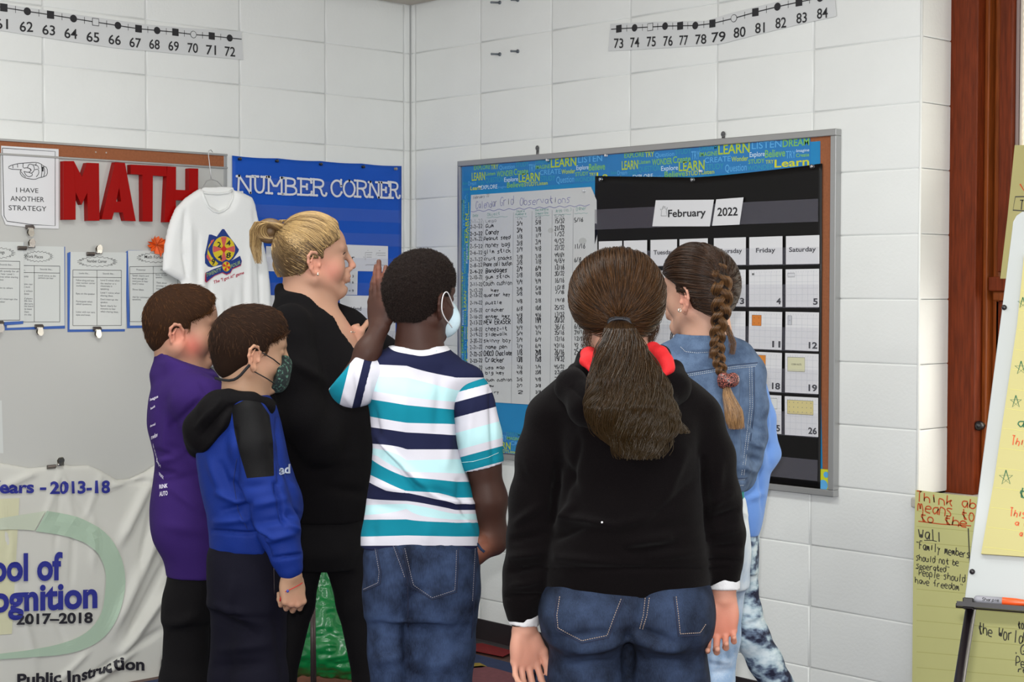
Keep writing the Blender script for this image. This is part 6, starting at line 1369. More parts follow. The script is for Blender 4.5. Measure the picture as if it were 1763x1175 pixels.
    # grey undershirt cuffs
    for a, b, r in ((P.P(903, 1050, 0), P.P(901, 1076, 0), .0305), (P.P(1247, 990, 0), P.P(1247, 1016, -.003), .031)):
        s = Sdf(); d = (b-a)/np.linalg.norm(b-a); s.cone(a, b, r, r*1.02, .01)
        def pc(x, y, z, f, a=a, b=b, d=d, r=r):
            t = (x-a[0])*d[0]+(y-a[1])*d[1]+(z-a[2])*d[2]; L = np.linalg.norm(b-a); rr = np.sqrt(np.maximum((x-a[0])**2+(y-a[1])**2+(z-a[2])**2-t*t, 0)); return np.maximum(np.maximum(f, t-L), np.where(t > L-.012, r-.006-rr, -1))
        V6, Q6 = s.mesh(.0026, post=pc); V6 = folds(V6, Q6, [], (2.5, 60)); cu = build_mesh('shirt_cuff', V6, Q6, mat('pale_grey_knit', (196, 196, 198), .9, bump=.4, bscale=400), bo); cu['label'] = 'pale grey undershirt cuff'
    # jeans
    jn = Sdf(); jn.loft(P.rows([(1085, 940, 1218, .125, 0), (1040, 934, 1222, .13, 0), (1005, 936, 1220, .125, 0), (990, 940, 1216, .12, 0)]), k=.02, n=2.4)
    jn.chain(*P.ch([(1014, 1090, 0, 70), (1014, 1175, 0, 66), (1012, 1320, 0, 54), (1012, 1500, .01, 44), (1012, 1700, .02, 38)]), k=.03); jn.chain(*P.ch([(1146, 1090, 0, 71), (1148, 1175, 0, 68), (1148, 1320, 0, 54), (1148, 1500, .01, 44), (1148, 1700, .02, 38)]), k=.03)
    jn.ell(P.P(1010, 1065, -.05), (.085, .09, .07), k=.04); jn.ell(P.P(1148, 1062, -.05), (.085, .09, .07), k=.04)
    V7, Q7 = jn.mesh(.0068, clipz=(.03, 3))
    V7 = folds(V7, Q7, [(1082, 1090, 1082, 1175, 7, -12), (1108, 1030, 1098, 1085, 8, -4), (960, 1100, 1050, 1090, 7, -4), (970, 1125, 1060, 1112, 7, 4), (975, 1150, 1060, 1140, 7, -4), (1095, 1085, 1150, 1105, 8, -5), (1110, 1115, 1180, 1120, 7, 4), (1110, 1140, 1190, 1145, 7, -4), (1200, 1080, 1215, 1160, 8, 2)], (4, 16))
    px, py = proj(V7); fade = .45*np.exp(-((px-1010)/40)**2-((py-1060)/40)**2)+.4*np.exp(-((px-1150)/40)**2-((py-1050)/40)**2)+.3*np.exp(-((px-1010)/30)**2-((py-1150)/60)**2)+.3*np.exp(-((px-1160)/30)**2-((py-1150)/60)**2)-.4*np.exp(-((px-1082)/12)**2-((py-1130)/60)**2)
    jm = denim('mid_blue_denim', (9, 14, 26), (47, 61, 87)); je = build_mesh('jeans', V7, Q7, jm, bo, attrs={'fade': fade}); b7 = bvh(V7, Q7); th = mat('tan_stitch', (150, 132, 120), .8); dk = mat('dark_seam', (26, 32, 56), .9)
    seam(je, b7, [[(964, 1028), (959, 1060), (961, 1082), (1002, 1104), (1045, 1095), (1058, 1060), (1070, 1030)], [(1164, 1028), (1168, 1060), (1171, 1092), (1205, 1090), (1217, 1072)], [(1111, 1030), (1108, 1060), (1101, 1085)], [(1118, 1030), (1114, 1060), (1106, 1086)]], .0009, th, dash=.0045)
    seam(je, b7, [[(960, 1028), (955, 1060), (958, 1085), (1002, 1108), (1048, 1098), (1062, 1060), (1074, 1030)], [(1160, 1028), (1164, 1060), (1168, 1096), (1206, 1094)]], .0011, dk, 'pocket_edge')
    shoes(bo, [(P.P(1012, 1000, .02)[0], P.P(1012, 1000, .02)[1], 1.7), (P.P(1148, 1000, .02)[0], P.P(1148, 1000, .02)[1], 1.4)], (52, 52, 60))
    g = MB(); q = surf([bvh(V4, Q4)], [(1036.5, 900)], .001); g.sphere(q[0], .0021, 8, 6); g.build('lint_speck', M_card, hd, True)
girl_hoodie()
# ---------------------------------------------------------------- shared bits
def hair_cap(M, c, sc, h=.0028, front=.075, side=.022, nape=-.05, thick=1.0, low=0.0, extra=None):
    hs = Sdf(); hs.frame(M, c, sc); t = (thick-1)*.1
    hs.ell((-.010, 0, .046), (.100+t, .082+t, .087+t), k=.01); hs.ell((-.042, 0, .012), (.070+t, .072+t, .074+t), k=.04); hs.ell((.030, 0, .070), (.062+t, .066+t, .058+t), k=.03)
    if extra: extra(hs)
    hs.frame()
    def post(x, y, z, f):
        l = [((x-c[0])*M[0, i]+(y-c[1])*M[1, i]+(z-c[2])*M[2, i])/sc for i in range(3)]
        temple = side+(.030-l[2])*-.35                      # hairline slants back towards the ear
        g = np.where(l[2] > .062, l[0]-front, np.where(l[2] > .030, l[0]-(side+(l[2]-.030)*(front-side)/.032), np.where(l[2] > .006, l[0]-side, l[0]+.020)))
        g = np.maximum(g, -(l[2]-nape-.30*np.maximum(l[0]+.06, 0)-low*np.abs(l[1]))); return np.maximum(f, g*sc)
    return hs.mesh(h, post=post)
def no_ears(c, M, sc, extra=None):
    def f(q):
        l = (q-c) @ M/sc; ok = ~((np.abs(l[:, 1]) > .05) & (l[:, 0] > -.045) & (l[:, 0] < .026) & (l[:, 2] < .030))
        return (ok & (extra(l) if extra else True)).astype(float)
    return f
def swept(c, M, sc, p, target, k=12, puff=.004, pw=3, seed=0, bv=None):
    cc = c+M @ (np.array([-.01, 0, .03])*sc); r0 = np.linalg.norm(p-cc, axis=1); rt = np.linalg.norm(target-cc, axis=1); d0 = (p-cc)/r0[:, None]; d1 = (target-cc)/rt[:, None]; S = np.zeros((len(p), k, 3))
    for j in range(k):
        t = j/(k-1); d = d0*(1-t)+d1*t; d /= np.linalg.norm(d, axis=1)[:, None]; S[:, j] = cc+d*((r0*(1-t**pw)+rt*t**pw)+puff*np.sin(np.pi*t)+RNG.uniform(0, .0004))[:, None]
    return lift_out(S, cc, bv, .0018) if bv is not None else S
def sdpoly(px, py, poly):
    d = np.full(len(px), 1e9); ins = np.zeros(len(px), bool); n = len(poly)
    for i in range(n):
        a = np.array(poly[i], float); b = np.array(poly[(i+1) % n], float); e = b-a; t = np.clip(((px-a[0])*e[0]+(py-a[1])*e[1])/(e @ e), 0, 1)
        d = np.minimum(d, np.hypot(px-a[0]-t*e[0], py-a[1]-t*e[1])); cr = ((a[1] > py) != (b[1] > py)) & (px < (b[0]-a[0])*(py-a[1])/(b[1]-a[1]+1e-12)+a[0]); ins ^= cr
    return np.where(ins, d, -d)
def two_tone(name, rgb_out, rgb_in, rough=.8, spec=.2, attr='panel', bump=.25, bscale=500, sheen=0.0):
    m = mat(name, rgb_out, rough, spec, bump=bump, bscale=bscale, sheen=sheen); nt = m.node_tree; b = nt.nodes['Principled BSDF']; a = nt.nodes.new('ShaderNodeAttribute'); a.attribute_name = attr
    g = nt.nodes.new('ShaderNodeMath'); g.operation = 'GREATER_THAN'; g.inputs[1].default_value = 0; nt.links.new(a.outputs['Fac'], g.inputs[0]); mx = nt.nodes.new('ShaderNodeMix'); mx.data_type = 'RGBA'; mx.inputs[6].default_value = s2l(rgb_out)+(1,); mx.inputs[7].default_value = s2l(rgb_in)+(1,)
    nt.links.new(g.outputs[0], mx.inputs[0]); nt.links.new(mx.outputs[2], b.inputs['Base Color']); return m
def tube_between(par, name, pts, r, m):
    g = MB(); g.tube([toW(p) for p in pts], r, 7); return g.build(name, m, par, True)
# ---------------------------------------------------------------- 3. boy in purple
def boy_purple():
    P = Per(4.36); c = P.P(315, 569, 0); M = headM(6, 6, 0); sc = .918; foot = P.P(330, 1000, 0); foot[2] = 0
    h = Sdf(); add_head(h, M, c, sc, chub=.014); add_ears(h, M, c, sc, .081, 1.08, dz=-.016); add_neck(h, M, c, sc, P.P(312, 650, 0), .066, .058); h.frame(); hv = h.mesh(.0026)
    body = Sdf(); body.loft(P.rows([(1010, 315, 360, .06, 0), (880, 290, 375, .10, 0), (740, 285, 370, .09, 0), (680, 290, 355, .08, 0)]), k=.03)
    for x, y_ in ((321, -.04), (346, .06)): body.chain([P.P(x, 1020, y_), P.P(x, 1200, y_), P.P(x, 1430, .02)], [.036, .03, .022], .02)
    ar = Sdf(); ar.chain([P.P(372, 760, -.08), P.P(382, 800, -.12), P.P(402, 850, -.19)], [.042, .040, .027], .02); add_hand(ar, P.P(402, 850, -.19), (-.3, -.2, -1), (.2, -1, .2), (1, 0, 0), .8, [(30, 30, 20)]*4)
    V, Q = join(hv, body.mesh(.015, clipz=(.05, 3)), ar.mesh(.0035)); V[:, 2] = np.maximum(V[:, 2], .03)
    L = lambda *q: c+M @ (np.array(q)*sc)
    tn = skin_tint(V, (166, 126, 104), (L(.035, -.062, -.040), .030, (206, 96, 84), .65), (L(-.01, -.085, -.015), .030, (222, 132, 112), .5), (L(.10, 0, -.05), .012, (190, 100, 90), .6))
    bo = person(V, Q, tn, 'boy in a purple t-shirt with white print down the back, at the left', foot); eyes(bo, M, c, sc)
    V2, Q2 = hair_cap(M, c, sc, side=.028, front=.080, nape=-.075, thick=1.02, extra=lambda q: q.ell((-.055, 0, -.035), (.038, .052, .040), k=.03))
    ho = build_mesh('hair', V2, Q2, mat('short_brown_base', (50, 32, 21), .9, .1, bump=.8, bscale=500), bo); ho['label'] = 'short brown hair, clipped at the sides'
    top = L(-.035, 0, .13); fl = lambda p, n: (p-top)*np.array([1, 1, 1.0])+M[:, 0]*.05*((p-c) @ M[:, 2] > .04)[:, None]
    hm = hairmat('short_brown', (42, 24, 14), (96, 62, 34), .5, .1)
    short_hair('hair_strands', V2, Q2, 9000, .017, fl, hm, ho, lift=.10, k=5, r=.0005, jit=.16, keep=no_ears(c, M, sc, lambda l: l[:, 2] > -.035))
    short_hair('hair_strands', V2, Q2, 6500, .006, fl, hm, ho, lift=.12, k=3, r=.0004, jit=.2, keep=no_ears(c, M, sc))
    g = MB(); g.tube([toW(L(.078, -.018, .040)), toW(L(.086, -.032, .044)), toW(L(.076, -.048, .038))], .0025, 6); g.build('eyebrow', mat('brow_brown', (90, 62, 44), .8), bo, True)
    s = Sdf(); s.loft(P.rows([(986, 291, 396, .13, 0), (962, 287, 398, .14, 0), (925, 269, 400, .155, 0), (890, 263, 400, .16, 0), (860, 263, 396, .155, 0), (820, 268, 388, .145, 0), (790, 270, 384, .14, 0), (760, 264, 384, .14, 0), (720, 257, 388, .14, 0), (690, 258, 388, .135, 0), (665, 263, 382, .12, 0), (645, 270, 372, .10, 0), (628, 280, 350, .08, 0)]), k=.02, n=2.3)
    s.chain([P.P(322, 672, -.11), P.P(345, 690, -.14), P.P(368, 740, -.13), P.P(378, 775, -.11)], [.052, .062, .062, .062], .04); s.chain([P.P(285, 640, -.02), P.P(312, 632, -.06), P.P(345, 645, -.05)], [.03, .038, .04], .03)
    nq = P.P(312, 630, 0)
    s.cone(P.P(312, 640, 0), P.P(310, 618, 0), .082, .068, .02)
    def cut(x, y, z, f): 
        zt = nq[2]+.018-.42*(x-nq[0]); d = np.sqrt((x-nq[0])**2+(y-nq[1])**2)-.062; return np.maximum(np.maximum(f, z-zt-.004), np.where(z > zt-.018, -d, -1))
    V4, Q4 = s.mesh(.005, post=cut); V4 = folds(V4, Q4, [(296, 735, 345, 690, 6, -4), (290, 770, 350, 790, 8, -3), (272, 800, 330, 770, 7, 3), (275, 830, 340, 820, 8, -3), (280, 905, 340, 915, 10, 2), (300, 680, 290, 740, 8, 2), (286, 700, 282, 800, 7, 2), (345, 660, 365, 690, 6, -3), (300, 845, 345, 880, 8, 3), (266, 778, 300, 785, 5, -4), (264, 812, 300, 815, 5, -4)], (4, 14))
    sh = build_mesh('shirt', V4, Q4, mat('purple_jersey', (50, 28, 92), .9, .2, bump=.3, bscale=500), bo); sh['label'] = 'purple short-sleeved t-shirt'
    b4 = bvh(V4, Q4)
    wt = mat('white_print', (214, 208, 224), .7)
    for t, x0, y0, x1, y1, hh in (('league', 259, 691, 273, 685, 5), ('bank', 260, 706, 268, 701, 4), ('dental', 259, 736, 268, 732, 4), ('nwlsv', 261, 757, 272, 752, 8), ('SULLY', 264, 768, 272, 796, 5), ('Shop 4', 270, 795, 277, 806, 6), ('TRUCK', 274, 818, 282, 826, 5), ('RINK', 275, 842, 289, 840, 7), ('AUTO', 275, 855, 289, 853, 8)):
        ev = np.array([(y1-y0)*-.0-.1, -hh], float); decal(sh, b4, (x0, y0), (x1, y1), ev, [(t, 0, 0, 1, 1)], wt)
    g = Sdf(); g.loft(P.rows([(1060, 287, 372, .12, 0), (1010, 289, 386, .125, 0), (975, 294, 390, .12, 0)]), k=.02); g.chain(*P.ch([(322, 1040, -.04, 38), (318, 1175, -.04, 40), (322, 1300, -.03, 34), (322, 1438, -.02, 30)]), k=.03); g.chain(*P.ch([(348, 1040, .06, 36), (344, 1175, .06, 34), (346, 1300, .06, 32), (346, 1438, .06, 28)]), k=.03)
    V5, Q5 = g.mesh(.007, clipz=(.03, 3)); V5 = folds(V5, Q5, [(290, 1080, 340, 1060, 8, 3)], (4, 12)); build_mesh('trousers', V5, Q5, mat('black_cotton', (11, 9, 11), .9, .2, bump=.3, bscale=400), bo)
    shoes(bo, [(P.P(322, 1000, -.03)[0], P.P(322, 1000, -.03)[1], .1), (P.P(346, 1000, .07)[0], P.P(346, 1000, .07)[1], .2)], (60, 60, 66))
boy_purple()
# ---------------------------------------------------------------- 4. boy in the blue and black hoodie
def boy_blue():
    P = Per(4.00); c = P.P(431, 607, 0); M = headM(24, 9, 0); sc = .875; foot = P.P(425, 1000, 0); foot[2] = 0
    L = lambda *q: c+M @ (np.array(q)*sc)
    h = Sdf(); add_head(h, M, c, sc); add_ears(h, M, c, sc, .080, 1.0, dz=-.012); add_neck(h, M, c, sc, P.P(420, 700, 0), .055, .047); h.frame(); hv = h.mesh(.0024)
    ha = Sdf(); wr_ = P.P(502, 990, -.13); ha.cone(P.P(494, 950, -.12), wr_, .027, .0225, .01)
    add_hand(ha, wr_, (.10, -.02, -1), (.55, -.83, 0), (.8, .5, 0), .80, [(52, 60, 30), (60, 66, 34), (64, 70, 36), (66, 72, 36)], (4, 1, -2, -6), ((20, 40), (20, 20)))
    body = Sdf(); body.loft(P.rows([(1000, 380, 480, .08, 0), (880, 380, 480, .08, 0), (760, 370, 460, .08, 0), (715, 385, 450, .07, 0)]), k=.03)
    for x, y_ in ((410, .02), (446, -.03)): body.chain([P.P(x, 1020, y_), P.P(x, 1200, y_), P.P(x, 1480, .02)], [.045, .036, .026], .02)
    V, Q = join(hv, ha.mesh(.0019), body.mesh(.015, clipz=(.05, 3))); V[:, 2] = np.maximum(V[:, 2], .03)
    tn = skin_tint(V, (168, 132, 106), (L(-.01, -.085, -.015), .028, (222, 150, 124), .5), (P.P(505, 1040, -.13), .03, (206, 146, 122), .5), (L(.03, -.06, -.03), .03, (220, 168, 142), .4))
    bo = person(V, Q, tn, 'boy in a royal blue and black hoodie wearing a dark green mask', foot); eyes(bo, M, c, sc, (60, 44, 36))
    V2, Q2 = hair_cap(M, c, sc, side=.030, front=.080, nape=-.085, thick=1.03, low=.3, extra=lambda q: q.ell((-.062, 0, -.040), (.032, .045, .042), k=.03))
    ho = build_mesh('hair', V2, Q2, mat('dark_brown_base', (38, 25, 18), .9, .1, bump=.8, bscale=500), bo); ho['label'] = 'short dark brown hair brushed forward'
    top = L(-.05, 0, .13); fl = lambda p, n: (p-top)+M[:, 0]*.09*((p-c) @ M[:, 2] > .045)[:, None]
    hm = hairmat('short_dark_brown', (32, 19, 12), (84, 55, 34), .45, .14)
    short_hair('hair_strands', V2, Q2, 9000, .020, fl, hm, ho, lift=.06, k=5, r=.0005, keep=no_ears(c, M, sc, lambda l: l[:, 2] > .0), jit=.16)
    short_hair('hair_strands', V2, Q2, 7000, .007, fl, hm, ho, lift=.10, k=3, r=.0004, jit=.2, keep=no_ears(c, M, sc))
    g = MB(); g.tube([toW(L(.084, -.014, .036)), toW(L(.089, -.030, .040)), toW(L(.078, -.047, .034))], .0022, 6); g.build('eyebrow', mat('brow_brown', (90, 62, 44), .8), bo, True)
    # mask
    ms = Sdf(); ms.frame(M, c, sc); ms.ell((.070, 0, -.052), (.050, .058, .046), k=.01); ms.ell((.100, 0, -.022), (.026, .026, .030), k=.02); ms.ell((.090, 0, -.070), (.030, .034, .034), k=.02); ms.frame()
    def mp(x, y, z, f):
        l = [((x-c[0])*M[0, i]+(y-c[1])*M[1, i]+(z-c[2])*M[2, i])/sc for i in range(3)]; return np.maximum(np.maximum(f, (.056+.35*(-.055-l[2])*np.sign(-.055-l[2])*-.6+.018-l[0])*sc), (l[2]-.004-.2*(l[0]-.09))*sc)
    V3, Q3 = ms.mesh(.0026, post=mp)
    mm = mat('dark_green_mask', (30, 44, 42), .9, bump=.6, bscale=300); nt = mm.node_tree; b = nt.nodes['Principled BSDF']; n = nt.nodes.new('ShaderNodeTexNoise'); n.inputs['Scale'].default_value = 140; n.inputs['Detail'].default_value = 4; tc = nt.nodes.new('ShaderNodeTexCoord'); nt.links.new(tc.outputs['Object'], n.inputs['Vector']); r = nt.nodes.new('ShaderNodeValToRGB'); r.color_ramp.elements[0].position = .54; r.color_ramp.elements[0].color = s2l((28, 40, 40))+(1,); r.color_ramp.elements[1].position = .66; r.color_ramp.elements[1].color = s2l((88, 128, 112))+(1,); nt.links.new(n.outputs[0], r.inputs[0]); nt.links.new(r.outputs[0], b.inputs['Base Color'])
    mo = build_mesh('face_mask', V3, Q3, mm, bo); mo['label'] = 'dark green speckled cloth mask'
    bk = mat('black_cord', (20, 18, 20), .8)
    for sd in (-1, 1):
        g = MB(); g.tube([toW(L(*p)) for p in ((.074, sd*.058, -.022), (.05, sd*.070, -.010), (.012, sd*.080, .004))], .0016, 6); g.tube([toW(L(*p)) for p in ((.068, sd*.056, -.078), (.04, sd*.066, -.066), (.0, sd*.074, -.052))], .0016, 6); g.build('ear_loop', bk, mo, True)
    g = MB(); g.tube([toW(p) for p in smooth_line((L(-.018, -.083, -.034), L(-.028, -.080, -.050), L(-.040, -.072, -.072), L(-.055, -.056, -.086), L(-.078, -.030, -.088), L(-.088, .0, -.086)))], .0035, 8); g.build('neck_strap', bk, mo, True)
    # hoodie
    s = Sdf(); s.loft(P.rows([(944, 364, 503, .105, 0), (930, 362, 506, .11, 0), (912, 361, 512, .115, 0), (885, 357, 520, .12, 0), (855, 351, 519, .12, 0), (820, 344, 506, .115, 0), (780, 340, 494, .11, 0), (745, 343, 486, .105, 0), (715, 352, 479, .095, 0), (695, 368, 472, .08, 0), (680, 385, 462, .07, 0)]), k=.02, n=2.3)
    s.chain(*P.ch([(428, 716, -.075, 32), (436, 770, -.10, 35), (452, 850, -.105, 37), (478, 910, -.12, 34), (492, 955, -.13, 28)]), k=.022); s.chain(*P.ch([(491, 950, -.13, 24), (499, 978, -.13, 22)]), k=.012)
    V4, Q4 = s.mesh(.0042)
    V4 = folds(V4, Q4, [(364, 915, 440, 920, 3, -5), (440, 920, 470, 930, 3, -4), (375, 850, 420, 870, 6, 5), (385, 880, 430, 870, 6, -5), (370, 900, 430, 895, 6, 4), (380, 800, 400, 860, 7, -4), (404, 740, 408, 830, 5, -4), (400, 830, 430, 900, 5, -8), (430, 900, 462, 955, 5, -8), (415, 890, 470, 930, 5, 4), (440, 870, 490, 860, 7, 4), (450, 900, 500, 890, 7, -4), (460, 930, 505, 920, 6, 5), (470, 962, 522, 955, 3, -5), (470, 770, 500, 830, 6, -4), (480, 800, 515, 860, 6, 4), (490, 880, 518, 890, 6, -5), (500, 905, 518, 915, 5, 4), (478, 720, 482, 830, 4, -6), (360, 790, 375, 840, 7, 3), (420, 840, 460, 835, 8, -3), (475, 835, 490, 900, 5, -8)], (3.5, 18))
    px, py = proj(V4); pan = sdpoly(px, py, [(398, 700), (440, 680), (464, 715), (470, 760), (472, 820), (425, 824), (412, 780), (404, 745)])
    m = two_tone('royal_blue_fleece', (12, 40, 116), (7, 6, 8), .7, .2, bump=.3); hd = build_mesh('hoodie', V4, Q4, m, bo, attrs={'panel': pan}); hd['label'] = 'royal blue hoodie with black shoulder panels'
    s = Sdf(); s.chain([P.P(398, 695, .0), P.P(386, 700, -.05), P.P(372, 716, -.075), P.P(352, 745, -.06), P.P(345, 765, -.02)], [.030, .036, .044, .042, .030], .03); s.chain([P.P(372, 716, .05), P.P(350, 745, .06), P.P(345, 765, .0)], [.036, .040, .03], .03)
    s.chain([P.P(386, 695, .04), P.P(400, 688, .06), P.P(440, 690, .06), P.P(462, 700, .02), P.P(458, 700, -.04), P.P(430, 694, -.072), P.P(398, 690, -.07)], [.024, .02, .018, .018, .02, .024, .026], .02)
    s.chain([P.P(370, 700, -.05), P.P(345, 735, -.06), P.P(336, 755, -.03)], [.03, .034, .026], .02)
    V5, Q5 = s.mesh(.0042); V5 = folds(V5, Q5, [(395, 700, 350, 750, 6, -5), (380, 690, 340, 735, 5, 4), (385, 730, 350, 775, 5, 4), (400, 700, 440, 698, 4, -3)], (4, 20)); hh = build_mesh('hood', V5, Q5, mat('black_hood', (7, 5, 7), .85, .15, bump=.3, bscale=500), hd); hh['label'] = 'black hood lying on the back'
    b4 = bvh(V4, Q4); decal(hd, b4, (480, 818), (499, 815), (0, -16), [('ad', 0, 0, 1, 1)], mat('grey_print', (176, 186, 206), .6), 'logo')
    seam(hd, b4, [[(408, 790), (402, 830), (410, 880), (428, 915)]], .0008, mat('navy_seam', (16, 34, 90), .8), 'seam')
    g = MB(); 
    ctr = P.P(502, 1012, -.13)
    g.tube([toW(ctr+np.array([math.cos(a)*.0255, math.sin(a)*.021, math.cos(a)*.012-.001])) for a in np.linspace(0, 2*np.pi, 22)[:-1]], .0011, 6, closed=True); br = g.build('bracelet', mat('red_thread', (188, 30, 34), .7), bo, True)
    g = MB(); g.tube([toW(P.P(490, 1018, -.14)), toW(P.P(484, 1026, -.14)), toW(P.P(482, 1036, -.14))], .0018, 6); g.tube([toW(P.P(490, 1018, -.14)), toW(P.P(487, 1028, -.14)), toW(P.P(485, 1032, -.14))], .0015, 6); g.build('thread_tail', mat('red_thread', (188, 30, 34), .7), br, True)
    g = MB(); g.sphere(toW(ctr+np.array([-.006, -.024, -.0045])), .0036, 10, 8); g.build('blue_bead', mat('blue_bead', (40, 60, 150), .2, coat=.6), br, True)
    # trousers
    g = Sdf(); g.loft(P.rows([(1040, 360, 492, .11, 0), (990, 359, 498, .115, 0), (955, 358, 500, .112, 0), (930, 366, 494, .10, 0)]), k=.02, n=2.4); g.chain(*P.ch([(410, 1040, .02, 48), (408, 1175, .02, 46), (412, 1300, .02, 38), (412, 1478, .03, 33)]), k=.03); g.chain(*P.ch([(446, 1040, -.03, 47), (448, 1175, -.04, 44), (446, 1300, -.04, 38), (446, 1478, -.03, 33)]), k=.03)
    V6, Q6 = g.mesh(.006, clipz=(.03, 3)); V6 = folds(V6, Q6, [(365, 1055, 440, 1095, 8, -5), (375, 1045, 450, 1075, 8, 4), (380, 1120, 460, 1110, 9, 4), (370, 1150, 450, 1145, 9, -4), (475, 1060, 490, 1170, 8, -3), (400, 1000, 395, 1050, 8, 3)], (4, 14)); tr = build_mesh('trousers', V6, Q6, mat('navy_fleece', (13, 12, 25), .85, .15, bump=.3, bscale=500), bo)
    seam(tr, bvh(V6, Q6), [[(471, 972), (472, 1024)]], .0012, mat('zip_dark', (40, 30, 36), .4), 'pocket_zip')
    shoes(bo, [(P.P(412, 1000, .02)[0], P.P(412, 1000, .03)[1], .3), (P.P(446, 1000, -.03)[0], P.P(446, 1000, -.04)[1], .1)], (44, 44, 56))
boy_blue()
# ---------------------------------------------------------------- 5. the teacher
def teacher():
    P = Per(4.35); c = P.P(540, 450, 0); M = headM(14, -2, 0); sc = .925; foot = P.P(560, 1000, 0); foot[2] = 0
    L = lambda *q: c+M @ (np.array(q)*sc)
    h = Sdf(); add_head(h, M, c, sc, chub=.006); add_ears(h, M, c, sc, .078, 1.0, dz=-.006); add_neck(h, M, c, sc, P.P(530, 545, .01), .075, .057); h.frame()
    h.cone(L(-.01, 0, -.06), L(.040, 0, -.086), .034, .018, .03)
    h.chain([P.P(525, 540, .01), P.P(552, 590, .0), P.P(575, 620, .01)], [.078, .085, .08], .03); hv = h.mesh(.0025)
    hh = Sdf(); wr_ = P.P(597, 618, .02); hh.chain([P.P(587, 690, .02), wr_], [.036, .025], .01)
    add_hand(hh, wr_, (.16, .0, 1), (-.35, -1, .1), (1, -.3, 0), .93, [(48, 66, 40), (56, 72, 40), (60, 74, 40), (60, 74, 40)], (6, 1, -3, -8), ((40, 20), (14, 20)))
    body = Sdf(); body.loft(P.rows([(960, 530, 590, .07, 0), (850, 520, 600, .08, 0), (700, 480, 620, .11, 0), (600, 475, 600, .10, 0), (560, 490, 575, .08, 0)]), k=.03)
    for x, b in ((514, 490), (594, 632)): body.chain([P.P(x, 960, 0), P.P(b, 1180, 0), P.P(b, 1400, .02)], [.032, .02, .014], .02)
    V, Q = join(hv, hh.mesh(.0022), body.mesh(.015, clipz=(.05, 3))); V[:, 2] = np.maximum(V[:, 2], .03)
    tn = skin_tint(V, (168, 128, 106), (L(.045, -.060, -.030), .032, (214, 132, 116), .5), (L(-.008, -.08, -.01), .03, (224, 144, 124), .5), (L(.112, 0, -.016), .014, (214, 140, 122), .5), (L(.105, 0, -.053), .014, (190, 96, 92), .75), (P.P(605, 570, -.01), .03, (220, 150, 128), .4))
    bo = person(V, Q, tn, 'woman in a black cardigan with a blonde bun, facing right', foot); eyes(bo, M, c, sc, (80, 100, 110))
    g = MB(); g.tube([toW(L(.087, -.014, .037)), toW(L(.091, -.030, .041)), toW(L(.080, -.048, .036))], .0019, 6); g.build('eyebrow', mat('brow_blonde', (150, 112, 78), .8), bo, True)
    g = MB(); g.tube([toW(L(.0865, -.022, .020)), toW(L(.0885, -.034, .022)), toW(L(.081, -.046, .017))], .0014, 6); g.build('eyelashes', mat('lash', (50, 36, 30), .8), bo, True)
    g = MB(); q = L(.0, -.0865, -.040); g.sphere(toW(q), .0032, 10, 8); g.sphere(toW(q+np.array([0, 0, .0045])), .002, 8, 6); er = g.build('earring', mat('silver_stud', (222, 216, 200), .12, metal=1), bo, True)
    V2, Q2 = hair_cap(M, c, sc, side=.020, front=.070, nape=-.045, thick=.98)
    hb = mat('blonde_base', (104, 80, 52), .5, bump=.5, bscale=300); ho = build_mesh('hair', V2, Q2, hb, bo); ho['label'] = 'blonde hair pulled back into a bun'
    bun = P.P(486, 402, .0); ns = 9500; p, nn = sample(V2, Q2, ns, lambda q: (((q-c) @ M[:, 0]) < .068*sc)*1.0)
    hgt = (p-c) @ M[:, 2]; S = swept(c, M, sc, p, bun+RNG.normal(0, .006, (ns, 3))*np.array([.5, 1, 1]), 13, .003, 1.5, bv=bvhE(V2, Q2))
    hm = hairmat('blonde_hair', (96, 72, 44), (196, 164, 112), .36, .35); hd_ = hairmat('dark_blonde', (58, 44, 32), (120, 96, 66), .38, .3)
    up = hgt+RNG.normal(0, .026, ns) > .020; strands('swept_hair', S[up], hm, ho, .0007, .0006); strands('swept_hair', S[~up], hd_, ho, .0007, .0006)
    # bun: coil of hair
    cen = P.P(463, 397, .0); a = np.linspace(.3, 2*np.pi*1.15, 30); path = [cen+np.array([math.cos(t)*.019+.004, math.sin(t*.5)*.012-.008, math.sin(t)*.016]) for t in a]
    path = smooth_line(smooth_line([P.P(490, 402, -.005), P.P(482, 390, -.02), P.P(466, 383, -.025), P.P(451, 388, -.02), P.P(447, 400, -.01), P.P(455, 411, -.005), P.P(471, 412, -.005), P.P(486, 405, .005)]))
    g = MB(); g.tube([toW(q) for q in path], list(np.interp(np.linspace(0, 1, len(path)), [0, .2, .8, 1], [.008, .014, .013, .008])), 12); g.sphere(toW(P.P(465, 398, .0)), .022, 14, 10); bn_ = g.build('bun', hb, ho, True)
    strands('bun_hair', bundle(path, np.interp(np.linspace(0, 1, len(path)), [0, .2, .8, 1], [.010, .021, .020, .012]), 2600, 26, .0015, 1, seed=11, clump=0, endj=.3), hm, ho, .0006, .0004)
    T = [bundle([P.P(492, 404, .0), P.P(484, 430, -.005), P.P(478, 455, .0), P.P(482, 478, .01)], [.010, .016, .014, .006], 900, 16, .003, 1, seed=12, clump=14, endj=.3), bundle([P.P(488, 398, -.01), P.P(470, 384, -.02), P.P(452, 382, -.02), P.P(441, 398, -.01), P.P(440, 425, 0), P.P(446, 455, .0)], [.010, .018, .020, .016, .013, .008], 1300, 20, .003, 1, seed=13, endj=.45), bundle([P.P(478, 392, 0), P.P(480, 383, 0), P.P(490, 378, 0)], [.008, .010, .006], 150, 10, .004, 1, seed=14)]
    for t in T: strands('loose_hair', t, hm, ho, .0005, .0003)
